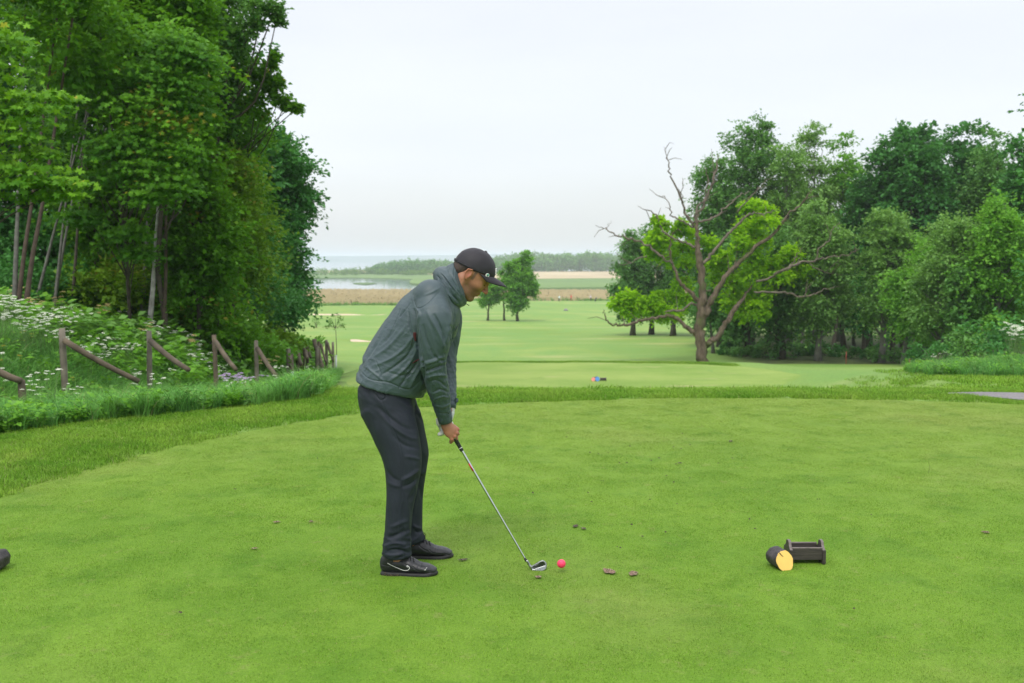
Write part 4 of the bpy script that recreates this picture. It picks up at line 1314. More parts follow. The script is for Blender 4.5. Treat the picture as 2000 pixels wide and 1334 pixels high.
cu = proto_collection('umbel_plants', [umbel_plant(rng, .85, 7) for _ in range(5)])
M_YEL = simple('yellow_petals', (.75, .55, .03), .6)
M_VIO = simple('violet_petals', (.42, .30, .50), .6)
M_RUST = simple('reddish_seed_heads', (.40, .30, .12), .7)
cy = proto_collection('buttercups', [umbel_plant(rng, .55, 3, M_YEL) for _ in range(2)])
cv_ = proto_collection('violet_flowers', [umbel_plant(rng, .6, 5, M_VIO) for _ in range(2)])
crs = proto_collection('sorrel', [umbel_plant(rng, .8, 7, M_RUST) for _ in range(2)])
def fill(poly, n, x0, x1, y0, y1, dens=None, near_pow=1.0):
    y = y0 + (y1 - y0) * rng.random(n) ** near_pow
    x = rng.uniform(x0, x1, n)
    k = in_poly(x, y, poly) & (x > -.60 * y - .8) & (x < .60 * y + .8)
    if dens is not None: k &= rng.random(n) < dens(x, y)
    return x[k], y[k]
def put(name, xy, coll, smin, smax, seed, tilt=.08, hs=None):
    x, y = xy
    n = len(x)
    s = rng.uniform(smin, smax, n)
    if hs is not None: s = s * hs(x, y)
    scatter(name, np.column_stack([x, y, H(x, y) - .01]), rng.uniform(0, 6.28, n), np.column_stack([s, s, s]), tilt, coll, seed)
def edge_dist(x, y):
    """distance to the mown side of the meadow"""
    p = np.array(MEADOW[1:16])
    d = np.full(x.shape, 99.)
    for a, b_ in zip(p[:-1], p[1:]):
        ab = b_ - a
        t = np.clip(((x - a[0]) * ab[0] + (y - a[1]) * ab[1]) / (ab @ ab), 0, 1)
        d = np.minimum(d, np.hypot(x - a[0] - ab[0] * t, y - a[1] - ab[1] * t))
    return d
hsc = lambda x, y: .75 + .25 * np.clip(edge_dist(x, y) / 1.3, 0, 1) * np.clip(1.25 - .35 * smooth01((y - 20) / 10), 0, 1.2)
put('tall_grass', fill(MEADOW, 34000, -17, -2, 5, 42, near_pow=1.5), ct, .5, .9, 11, .12, hsc)
pn = lambda x, y: np.clip((vnoise(x, y, 1.4, 3) - .35) * 3, .05, 1)
put('herbs', fill(MEADOW, 9000, -17, -2, 5, 40, pn, 1.5), ch, .7, 1.3, 12, .15, lambda x, y: .55 + .45 * np.clip(edge_dist(x, y) / 1.0, 0, 1))
pe = lambda x, y: np.clip(1.3 - edge_dist(x, y) / 1.3, 0, 1) * (.22 + .78 * smooth01((11.2 - y) / 2.0)) * (vnoise(x, y, .9, 5) > .3)
put('low_herbs', fill(MEADOW, 12000, -9, -2, 5, 26, pe, 1.3), ch, .3, .85, 13, .2)
# bank above the fence: pale leafy weeds with reddish tops
pb = lambda x, y: smooth01((-6.3 - x) / 2) * smooth01((y - 17) / 5)
put('bank_herbs', fill(MEADOW, 19000, -22, -5, 14, 44, pb), ch, 1.1, 2.3, 14, .15)
cow = lambda x, y: np.clip(1.25 - np.abs(x + 8.5 + .01 * (y - 16)) / 1.7, 0, 1) * smooth01((y - 13) / 3) * smooth01((32 - y) / 7) * (vnoise(x, y, 1.8, 7) > .36)
put('cow_parsley', fill(MEADOW, 1500, -15, -3, 9, 34, cow), cu, .75, 1.15, 15, .1)
put('loose_cow_parsley', fill(MEADOW, 60, -12, -3, 9, 32), cu, .6, .95, 16, .1)
put('buttercups', fill(MEADOW, 60, -9, -3, 9, 20), cy, .45, .7, 17, .1)
put('violet_flowers', fill([(-6.2, 19.5), (-5.4, 19.5), (-5.5, 24), (-6.6, 24)], 22, -7, -5, 19, 24), cv_, .9, 1.2, 18, .1)
put('sorrel', fill(MEADOW, 150, -14, -5, 20, 38, lambda x, y: (vnoise(x, y, 2.5, 2) > .45) * smooth01((-6 - x) / 1.5)), crs, .9, 1.5, 19, .1)
# right mound
put('mound_grass', fill(RMEAD, 11000, 7.5, 26, 17, 36), ct, .3, .65, 21, .12)
put('mound_herbs', fill(RMEAD, 2600, 7.5, 26, 17, 36), ch, .5, .9, 22, .15)
put('mound_cow_parsley', fill(RMEAD, 1500, 8, 26, 18, 24, lambda x, y: np.clip((x - 9) / 9, .03, .4) * (vnoise(x, y, 1.3, 2) > .5)), cu, .5, .8, 23, .1)
put('tall_cow_parsley', fill([(13.0, 26.0), (14.8, 25.3), (15.2, 27.3), (13.3, 27.6)], 90, 12, 16, 24, 28), cu, 1.3, 1.8, 24, .12)
put('yellow_flowers', (np.array([10.6, 10.75, 10.9, 11.1, 13.1, 11.9]), np.array([26.2, 26.0, 26.4, 26.1, 26.0, 22.0])), cy, .45, .65, 25, .05)

# ================================================================== FENCE
M_POST = simple('weathered_fence_wood', (.165, .145, .11), .9, var=.45, scale=5, bump=.01)
M_RAIL = simple('brown_fence_rail', (.105, .082, .055), .9, var=.45, scale=5, bump=.01)
fr = empty('wooden_fence', (-6.4, 15.5, float(H(-6.4, 15.5))), 'collapsed wooden post fence in the flowering bank, its round rails slipped down at one end', 'fence')
rngf = np.random.default_rng(8)
def post(px, tpy, Y, r, mat=M_POST, lean=(0, 0), low=None):
    t = P(px, tpy, Y)
    zb = float(H(t[0], Y)) - .2
    mb = MB()
    z = np.linspace(zb, t[2], 6)
    q = np.column_stack([t[0] - lean[0] * (t[2] - z), Y - lean[1] * (t[2] - z), z])
    rr = np.full(6, r); rr[-1] = r * .93
    mb.tube(q, rr, 12, rough=.16, rng=rngf)
    part('post', mb.mesh('post', True), mat, fr)
    return t
def rail(p0, p1, r, mat=M_RAIL):
    a, b_ = P(*p0), P(*p1)
    mb = MB()
    u = np.linspace(0, 1, 7)[:, None]
    q = a + (b_ - a) * u + np.column_stack([np.zeros(7), np.zeros(7), -.03 * np.sin(np.linspace(0, 3.14, 7))])
    mb.tube(q, np.linspace(r, r * .85, 7) * .92, 10, rough=.2, rng=rngf)
    part('rail', mb.mesh('rail', True), mat, fr)
post(121, 641, 15, .050, lean=(-.01, 0)); post(291, 646, 17.6, .047, lean=(.015, 0)); post(418, 654, 20.4, .047, M_RAIL, lean=(-.02, 0)); post(500, 665, 23.4, .048)
post(563, 681, 27.2, .062); post(570, 690, 29, .05, M_RAIL); post(581, 683, 30.5, .055, M_RAIL); post(594, 680, 32, .045, M_RAIL); post(600, 675, 33.5, .05, M_RAIL)
post(619, 675, 33, .06); post(622.5, 667, 34.5, .05, M_RAIL); post(637.5, 664, 35.5, .055); post(650, 668, 37, .05)
rail((124, 664, 14.9), (272, 745, 15.2), .052); rail((294, 666, 17.5), (368, 722, 16.4), .055); rail((421, 667, 20.3), (461, 722, 19.4), .055); rail((503, 681, 23.3), (541, 736, 22), .06)
rail((-30, 708, 13.0), (42, 744, 13.1), .055); rail((566, 695, 27.4), (573, 735, 26.8), .07); rail((582, 690, 30.5), (588, 712, 30), .07); rail((601, 680, 33.4), (607, 698, 33), .06)
rail((614, 664, 33.5), (618, 682, 33.2), .085); rail((597, 686, 32), (600, 700, 31.5), .07); rail((622, 680, 34), (628, 712, 33.2), .065); rail((627, 673, 34.6), (637, 708, 33.6), .05); rail((640, 670, 35.5), (651, 706, 34.6), .05)
rail((627, 711, 31.5), (630, 717, 31.4), .09)
post(42, 742, 13.15, .05, M_RAIL)

M_WPLAST = simple('white_marker_plastic', (.62, .66, .62), .5, var=.08)
def stake(px, tpy, Y, r, lab, mat, h=None, cat='marker stake'):
    t = P(px, tpy, Y)
    zb = float(H(t[0], Y))
    root = empty('marker_stake', (t[0], Y, zb), lab, cat)
    mb = MB()
    mb.tube([(t[0], Y, zb - .1), (t[0], Y, (zb + t[2]) / 2), (t[0], Y, t[2] - .01)], [r, r, r * .97], 10)
    part('shaft', mb.mesh('shaft', True), mat, root)
    mb = MB()
    mb.tube([(t[0], Y, t[2] - .012), (t[0], Y, t[2] + .015), (t[0], Y, t[2] + .025)], [r * 1.12, r * 1.12, r * .6], 10)
    part('cap', mb.mesh('cap', True), mat, root)
stake(571, 728, 25, .028, 'white stake in the tall grass in front of the fence posts', M_WPLAST)
stake(656, 695, 34, .035, 'pale stake at the far end of the fence, right of the last post', M_WPLAST)
M_RED = simple('red_stake_paint', (.30, .06, .035), .5)
stake(1653, 687, 58, .022, 'small red stake at the foot of the right wood, below the clearing', M_RED)
stake(1777, 699, 52, .022, 'small red stake just behind the flower mound', M_RED)

# ================================================================== TEE FURNITURE
M_DWOOD = None
b = NB('dark_oiled_wood')
v = b.pos((3, 30, 30), obj=True)
c = b.mix(b.rng(b.noise(3, 5, .7, v), .3, .7), (.022, .018, .016), (.075, .062, .055))
M_DWOOD = b.done(b.bsdf(c, .55, normal=b.bump(b.noise(6, 4, .7, v), .5, .004)))
M_DWOOD_T = simple('worn_grey_wood_edge', (.15, .125, .115), .7, var=.3, scale=30, bump=.003)
M_SOIL = simple('dark_wet_bark', (.045, .038, .040), .6, var=.6, scale=25, bump=.01)
M_YELLOW = simple('yellow_painted_wood', (.82, .53, .13), .6, var=.05, scale=12)
M_REDP = simple('salmon_painted_wood', (.85, .30, .25), .6, var=.05)
M_BLUEP = simple('blue_painted_wood', (.10, .28, .68), .6, var=.05)
def divot_box(px, Yc, w, label, k=1.0):
    """open dark wooden box with raised, S-curved end boards"""
    c = G(px, 1000, 0)
    x = P(px, 1000, Yc)[0]
    z = float(H(x, Yc)) + .012 + .002
    root = empty('divot_box', (x, Yc, z), label, 'box')
    d, h = .62 * w * k, .6 * w * k
    t = .065 * w * k
    # end boards: profile in (y, z)
    prof = [(-.5, 0), (-.5, .60), (-.47, .66), (-.36, .72), (-.27, .82), (-.22, .94), (-.13, 1.0), (.05, 1.0), (.16, .93), (.2, .82), (.26, .72), (.36, .66), (.47, .64), (.5, .60), (.5, 0)]
    for s in (-1, 1):
        V, n = [], len(prof)
        for sx in (0, 1):
            for a, e in prof:
                V.append((x + s * (w / 2 - t) + (sx - .5) * t * 1.2, Yc + a * d, z - .01 + e * h))
        Fc = [tuple(range(n))[::-1] if True else 0, tuple(range(n, 2 * n))]
        for i in range(n):
            j = (i + 1) % n
            Fc.append((i, j, j + n, i + n))
        me = mesh_np('end_board', V, Fc)
        o = part('end_board', me, M_DWOOD, root)
        bv = o.modifiers.new('bevel', 'BEVEL'); bv.width = .0025; bv.segments = 2
        me.materials.append(M_DWOOD_T)
        mi = [0] * len(me.polygons)
        for i in range(1, n - 2): mi[2 + i] = 1
        me.polygons.foreach_set('material_index', mi)
    for nm, yy in (('front_board', -d / 2 + t * .9), ('back_board', d / 2 - t * .9)):
        mb = MB(); mb.box((x, Yc + yy, z + h * .36), (w - 2.9 * t, t * .7, h * .5), bev=.002)
        part(nm, mb.mesh(nm), M_DWOOD, root)
        mb = MB(); mb.box((x, Yc + yy, z + h * .36 + h * .25 + .004), (w - 2.9 * t, t * .8, .006), bev=.001)
        part('edge_strip', mb.mesh('edge_strip'), M_DWOOD_T, root)
    for sx in (-1, 1):      # corner cleats on the front
        mb = MB(); mb.box((x + sx * (w / 2 - t * .9), Yc - d / 2 - t * .15, z + h * .27), (t * 1.25, t * .5, h * .62), bev=.002)
        part('cleat', mb.mesh('cleat'), M_DWOOD, root)
    mb = MB(); mb.box((x, Yc, z + h * .14), (w - 3 * t, d - 2 * t, t * .6))
    part('bottom_board', mb.mesh('bottom_board'), M_DWOOD, root)
    return root
box_c = hit(1573, 1090)
divot_box(1573, 5.155, .196, 'open dark wooden divot box on the tee beside the yellow cut log', 1.0)
def log_marker(c, ax, r, ln, fmat, label, cut=.35, name='tee_marker_log', crack=True):
    """short log lying on the turf, its front sawn obliquely and painted"""
    ax = np.asarray(ax, float); ax /= np.linalg.norm(ax)
    side = np.array([-ax[1], ax[0], 0.0]); side /= np.linalg.norm(side)
    upv = np.cross(side, ax); upv = upv if upv[2] > 0 else -upv
    c = np.asarray(c, float) + [0, 0, r * 1.02]
    root = empty(name, (c[0], c[1], c[2] - r), label, 'tee marker')
    n, rows = 40, 7
    rg = np.random.default_rng(int(abs(c[0]) * 100))
    V = []
    a = np.arange(n) * 2 * math.pi / n
    lum = 1 + .03 * np.sin(a * 3 + 1) + .02 * np.sin(a * 7) + .012 * rg.normal(size=n)
    for i in range(rows):
        u = i / (rows - 1)
        for j in range(n):
            rr = r * lum[j] * (1 + .012 * rg.normal()) * (1 if i < rows - 1 else .93)
            notch = 0.0
            if crack and abs((a[j] - 1.05)) < .09 and u < .6: notch = .05 * (1 - u)
            rr *= (1 - notch)
            p = c + side * math.cos(a[j]) * rr + upv * math.sin(a[j]) * rr
            fr_ = math.sin(a[j]) * r * cut
            V.append(p + ax * ((-ln / 2 + fr_) * (1 - u) + (ln / 2) * u))
    Fc = []
    for i in range(rows - 1):
        for j in range(n):
            Fc.append((i * n + j, i * n + (j + 1) % n, (i + 1) * n + (j + 1) % n, (i + 1) * n + j))
    Fc.append(tuple(range((rows - 1) * n, rows * n)))
    part('bark', mesh_np('bark', V, Fc, True), M_SOIL, root)
    ring = np.array(V[:n]); cc_ = c - ax * ln / 2
    ring2 = cc_ + (ring - cc_) * .985 - ax * .003
    back = ring2 + ax * .012
    Vf = np.vstack([ring2, back])
    Fc = [tuple(range(n))[::-1]] + [(j, (j + 1) % n, (j + 1) % n + n, j + n) for j in range(n)] + [tuple(range(n, 2 * n))]
    part('painted_face', mesh_np('painted_face', Vf, Fc), fmat, root)
    if crack:
        mb = MB()
        p0 = cc_ + side * math.cos(1.05) * r * .98 + upv * math.sin(1.05) * r * .98 + ax * (math.sin(1.05) * r * cut - .0045)
        p1 = cc_ + side * .12 * r + upv * .45 * r + ax * (.45 * r * cut - .0045)
        mb.tube([p0, (p0 + p1) / 2 + side * .002, p1], [.0028, .0022, .0008], 5)
        part('crack', mb.mesh('crack'), M_SOIL, root)
    return root
yl = P(1523, 1085, 5.13)
log_marker((P(1521.5, 1085, 5.06)[0], 5.06, .0), (-.34, .94, .06), .050, .10, M_YELLOW, 'short dark log on the tee with a yellow painted end and a crack', .42)
log_marker((P(-14, 1105, 4.98)[0], 5.00, .0), (.1, .99, .04), .050, .13, M_YELLOW, 'dark log lying at the lower left picture edge', .3, crack=False)
# forward tee set
fb = hit(1173, 744, 20)
divot_box(1176, fb[1], .185, 'small dark divot box on the forward tee beside the blue log', 1.0)
y0 = fb[1]
log_marker((P(1166, 700, y0)[0], y0 - .02, float(H(fb[0], y0))), (-.1, 1, .0), .066, .14, M_BLUEP, 'blue ended log marker between the red one and the box on the forward tee', .2, crack=False)
log_marker((P(1159.3, 700, y0)[0], y0 - .05, float(H(fb[0], y0))), (.2, 1, .0), .058, .14, M_REDP, 'salmon red ended log marker furthest left on the forward tee', .2, crack=False)

# ================================================================== BALL, DIVOTS, BITS
b = NB('pink_golf_ball_cover')
vo = b.n('ShaderNodeTexVoronoi', Scale=330.0); b.l(b.pos(obj=True), vo.inputs['Vector'])
M_PINK = b.done(b.bsdf((.90, .045, .13), .35, normal=b.bump(vo.outputs['Distance'], .5, .002)))
bl = P(1096.5, 1101, 4.97)
bo = bpy.data.objects.new('golf_ball', icos((0, 0, 0), .0222, 'golf_ball', 4))
COL.objects.link(bo); bo.data.materials.append(M_PINK)
bo.location = (bl[0], 4.97, max(bl[2], .0222 + .006))
tagm(bo, 'bright pink golf ball lying on the turf just right of the club head', 'golf ball')
M_EARTH = simple('bare_earth', (.20, .13, .085), .95, var=.6, scale=60, bump=.01)
M_EARTHD = simple('damp_dark_soil', (.07, .05, .033), .9, var=.5, scale=60, bump=.01)
M_DEADG = simple('bleached_dead_grass', (.40, .36, .24), .9, var=.2)
rngd = np.random.default_rng(15)
def divot(px, py, rx, ry, label, tone=0):
    c = hit(px, py)
    root = empty('divot', c, label, 'divot', None)
    n = 26
    a = np.arange(n) * 2 * math.pi / n
    rr = 1 + .22 * np.sin(a * 2 + px) + .15 * np.sin(a * 5 + py) + .08 * rngd.normal(size=n)
    ring = np.column_stack([c[0] + np.cos(a) * rx * rr, c[1] + np.sin(a) * ry * rr, np.full(n, c[2] + .0135)])
    mid = c + (ring - c) * [.6, .6, 1]; mid[:, 2] = c[2] + .013 + .002 * rngd.random(n)
    V = np.vstack([ring, mid, [c + [0, 0, .012]]])
    Fc = [(i, (i + 1) % n, n + (i + 1) % n, n + i) for i in range(n)] + [(n + i, n + (i + 1) % n, 2 * n) for i in range(n)]
    part('bare_patch', mesh_np('bare_patch', V, Fc, True), M_EARTHD if tone else M_EARTH, root)
    mb = MB()
    for k in range(22):
        p = c + [rngd.normal() * rx * .55, rngd.normal() * ry * .55, .0135]
        s = rngd.uniform(.0010, .0026)
        mb.add(p + s * np.array([(1, 0, 0), (-1, .3, 0), (0, 1, .2), (0, -1, 0), (.1, 0, 1.1)]) * rngd.uniform(.6, 1.4, (5, 3)), [(0, 2, 4), (2, 1, 4), (1, 3, 4), (3, 0, 4)])
    o = part('soil_crumbs', mb.mesh('soil_crumbs'), M_EARTHD, root); o['kind'] = 'stuff'
    mb = MB()
    for k in range(9):
        p = c + [rngd.normal() * rx * .6, rngd.normal() * ry * .6, .0145]
        d = nrm(rngd.normal(size=3) * [1, 1, .25]) * rngd.uniform(.006, .014)
        w = np.array([-d[1], d[0], 0]) * .12
        mb.add([p - w, p + w, p + d], [(0, 1, 2)])
    o = part('dead_grass', mb.mesh('dead_grass'), M_DEADG, root); o['kind'] = 'stuff'
divot(1190, 1120, .026, .045, 'ragged bleached divot right of the pink ball, left of the darker one')
divot(1237, 1124, .026, .030, 'bare reddish divot, rightmost of the two beside the pink ball')
divot(1051, 1131, .013, .020, 'small bare scrape just below the club head')
divot(1124, 1031, .018, .022, 'small earthy divot on the turf above the ball', 1)
divot(1140, 1036, .014, .018, 'tiny dark divot touching the one above the ball', 1)
divot(1328, 907, .016, .018, 'dark clod in the middle of the tee', 1)
divot(1427, 864, .017, .03, 'brown clod far up the tee, right of the other specks', 1)
divot(905, 1097, .022, .014, 'worn dark patch in front of the golfer right shoe', 1)
divot(1925, 1043, .018, .02, 'faded brown scar near the right picture edge')
divot(540, 1023, .02, .016, 'brown scar on the left part of the tee')
divot(497, 1075, .015, .012, 'small brown scar at the lower left of the tee')
divot(608, 1022, .013, .012, 'small brown scar between the left scar and the golfer')
mb = MB()
SP = [(1152, 888), (1168, 891), (1187, 889), (1230, 875), (1286, 898), (1271, 904), (1332, 850), (1341, 860), (1355, 862), (1347, 873), (1317, 877), (1329, 880), (1210, 909), (1226, 908), (1232, 902), (1176, 944), (1300, 934),
      (1315, 946), (1347, 939), (1402, 909), (1431, 899), (1270, 981), (1150, 967), (1155, 985), (1233, 1030), (1299, 1045), (1465, 1019), (1474, 1038), (1323, 989), (1257, 1053), (1320, 910), (1835, 815), (1668, 1197), (1107, 857),
      (620, 900), (1752, 878), (460, 960), (1210, 1075), (1660, 948), (1600, 980), (1700, 1010), (350, 1205), (1042, 968)]
for px, py in SP:
    c = hit(px, py)
    for k in range(2):
        s = rngd.uniform(.004, .008)
        p = c + [rngd.normal() * .005, rngd.normal() * .007, .018]
        q = np.array([(1, 0, 0), (-1, .2, 0), (0, 1, .1), (0, -1, 0), (.1, 0, .9)]) * rngd.uniform(.6, 1.3, (5, 3)) * s * [1, 1.3, 1]
        mb.add(p + q, [(0, 2, 4), (2, 1, 4), (1, 3, 4), (3, 0, 4), (0, 3, 1, 2)])
top('soil_crumbs', mb.mesh('soil_crumbs'), M_EARTHD, kind='stuff')
mb = MB()
for px, py in [(1813, 925), (1815, 900)]:
    c = hit(1813, 925)
mb.tube([c, c + [.01, 0, .05], c + [-.004, 0, .11]], [.0012, .001, .0006], 4)
top('grass_stalk', mb.mesh('grass_stalk'), simple('dry_stalk', (.10, .09, .04), .8), 'single thin dry stalk standing on the right part of the tee', 'grass stalk')

# ================================================================== DISTANT GOLFERS
M_SKINF = simple('distant_skin', (.42, .24, .17), .6)
def far_person(px, py, Y, topc, botc, label, lean=0.0, seed=0, arm=.3):
    c = P(px, py, Y); z = float(H(c[0], Y)); x = c[0]
    root = empty('person', (x, Y, z), label, 'person')
    me = bpy.data.meshes.new('body')
    J = [(0, 0, .92), (0, 0, 1.15), (lean * .3, 0, 1.42), (lean * .5, 0, 1.52), (lean * .62, 0, 1.62), (lean * .7, 0, 1.72),
         (-.1, .03, .5), (-.1, -.02, .06), (-.03, -.08, .03), (.1, 0, .5), (.13, .02, .06), (.2, -.06, .03),
         (-.19 + lean * .3, 0, 1.4), (-.24 + lean * .6, -.05, 1.12), (-.1 + lean + arm * .2, -.12, .9), (.19 + lean * .3, 0, 1.4), (.25 + lean * .6, -.05, 1.12), (.1 + lean + arm, -.12, .92)]
    E = [(0, 1), (1, 2), (2, 3), (3, 4), (4, 5), (0, 6), (6, 7), (7, 8), (0, 9), (9, 10), (10, 11), (2, 12), (12, 13), (13, 14), (2, 15), (15, 16), (16, 17)]
    R = [.15, .15, .15, .06, .1, .07, .085, .055, .045, .085, .055, .045, .07, .05, .035, .07, .05, .035]
    me.from_pydata([(a + x, b_ + Y, c_ + z) for a, b_, c_ in J], E, [])
    o = part('body', me, None, root)
    sk = o.modifiers.new('skin', 'SKIN')
    for i, r in enumerate(R): me.skin_vertices[0].data[i].radius = (r, r)
    me.skin_vertices[0].data[0].use_root = True
    o.modifiers.new('sub', 'SUBSURF').levels = 1
    dg = bpy.context.evaluated_depsgraph_get()
    m2 = bpy.data.meshes.new_from_object(o.evaluated_get(dg))
    o.modifiers.clear()
    o.data = m2
    m2.materials.clear()
    for c_, nm in ((botc, 'trousers'), (topc, 'shirt')): m2.materials.append(simple('distant_' + nm, c_, .8))
    m2.materials.append(M_SKINF)
    for p in m2.polygons:
        h = p.center.z - z
        p.material_index = 2 if h > 1.5 else (1 if h > .92 else 0)
        if h < 1.02 and abs(p.center.x - x - lean) > .16 and h > .85: p.material_index = 2
        p.use_smooth = True
    mb = MB(); hx = x + lean * .68
    mb.tube([(hx, Y, z + 1.68), (hx, Y, z + 1.74), (hx, Y, z + 1.79)], [.115, .11, .05], 8)
    mb.box((hx, Y - .1, z + 1.69), (.15, .1, .02))
    part('cap', mb.mesh('cap'), m2.materials[1], root)
    return root
far_person(1092, 588, 278, (.62, .74, .78), (.05, .06, .05), 'distant golfer in a pale blue white shirt and dark trousers on the far green', .1)
far_person(1115.5, 594, 287, (.62, .10, .08), (.30, .06, .05), 'distant golfer in red, half hidden behind the edge of the far green', 0)
far_person(1154, 583, 284, (.62, .52, .56), (.05, .045, .06), 'distant golfer in a pinkish white top, furthest right', -.15)
def trolley():
    Y = 279.0; c = P(1163, 588, Y); x = c[0]; z = float(H(x, Y))
    root = empty('golf_trolley', (x, Y, z), 'distant golf trolley with a dark bag beside the furthest right golfer', 'golf trolley')
    mb = MB(); mb.tube([(x - .1, Y, z + .25), (x + .25, Y, z + 1.1)], [.16, .17], 8)
    part('bag', mb.mesh('bag', True), simple('dark_golf_bag', (.05, .04, .05), .7), root)
    for s in (-1, 1):
        mb = MB(); mb.tube([(x - .05, Y + s * .25, z + .17), (x - .05, Y + s * .29, z + .17)], [.17, .17], 12)
        part('wheel', mb.mesh('wheel'), M_SOIL, root)
    mb = MB(); mb.tube([(x - .35, Y, z + .12), (x, Y, z + .3), (x + .35, Y, z + .95), (x + .6, Y, z + 1.0)], .025, 5)
    part('frame', mb.mesh('frame', True), simple('grey_trolley_frame', (.3, .3, .32), .4), root)
    for k in range(5):
        mb = MB(); a = k * 1.25
        mb.tube([(x + .24 + .05 * math.cos(a), Y + .06 * math.sin(a), z + 1.05), (x + .3 + .07 * math.cos(a), Y + .08 * math.sin(a), z + 1.3 + .03 * k)], [.015, .03], 5)
        part('club_head', mb.mesh('club_head'), simple('club_steel_far', (.4, .4, .4), .3), root)
trolley()
# small cone-like marker on the fairway
c = hit(1105, 607)
mb = MB(); mb.tube([c, c + [0, 0, .25], c + [0, 0, .5]], [.5, .42, .1], 10, flat=.6)
top('fairway_sprinkler_cover', mb.mesh('fairway_sprinkler_cover', True), simple('grey_cover', (.25, .25, .24), .8), 'tiny grey hump on the far fairway left of the oak bough', 'cover')
# ================================================================== THE GOLFER (implicit surfaces, polygonised by surface nets)
YP = 5.07
SC_ = YP / F * 1.0
def Q(px, py, dy=0.0):
    return P(px, py, YP + dy)
def surface_nets(S, org, h):
    nx, ny, nz = S.shape
    ins = S < 0
    c = np.zeros((nx - 1, ny - 1, nz - 1), np.int16)
    for i in (0, 1):
        for j in (0, 1):
            for k in (0, 1):
                c += ins[i:nx - 1 + i, j:ny - 1 + j, k:nz - 1 + k]
    act = (c > 0) & (c < 8)
    idx = -np.ones(act.shape, np.int64)
    A = np.argwhere(act)
    idx[act] = np.arange(len(A))
    acc = np.zeros((len(A), 3)); cnt = np.zeros(len(A))
    cor = [(i, j, k) for i in (0, 1) for j in (0, 1) for k in (0, 1)]
    val = {q: S[A[:, 0] + q[0], A[:, 1] + q[1], A[:, 2] + q[2]] for q in cor}
    for a in cor:
        for ax in range(3):
            if a[ax] == 0:
                b_ = list(a); b_[ax] = 1; b_ = tuple(b_)
                va, vb = val[a], val[b_]
                m = (va < 0) != (vb < 0)
                t = np.where(m, va / np.where(m, va - vb, 1), 0)
                p = np.tile(np.array(a, float), (len(A), 1)); p[:, ax] += t
                acc[m] += p[m]; cnt[m] += 1
    V = (A + acc / cnt[:, None]) * h + org
    Fs = []
    for ax in range(3):
        u, v = (ax + 1) % 3, (ax + 2) % 3
        sl = [slice(1, -1)] * 3
        lo = [slice(1, n - 1) for n in (nx, ny, nz)]
        lo[ax] = slice(0, (nx, ny, nz)[ax] - 1)
        hi = list(lo); hi[ax] = slice(1, (nx, ny, nz)[ax])
        a, b_ = ins[tuple(lo)], ins[tuple(hi)]
        E = np.argwhere(a != b_)
        off = np.array([s.start for s in lo])
        E = E + off
        flip = ins[E[:, 0], E[:, 1], E[:, 2]]
        def cell(du, dv):
            q = E.copy(); q[:, u] += du; q[:, v] += dv
            return idx[q[:, 0], q[:, 1], q[:, 2]]
        f = np.stack([cell(-1, -1), cell(0, -1), cell(0, 0), cell(-1, 0)], 1)
        f[~flip] = f[~flip][:, ::-1]
        Fs.append(f)
    Fq = np.vstack(Fs)
    Fq = Fq[(Fq >= 0).all(1)]
    return V, Fq
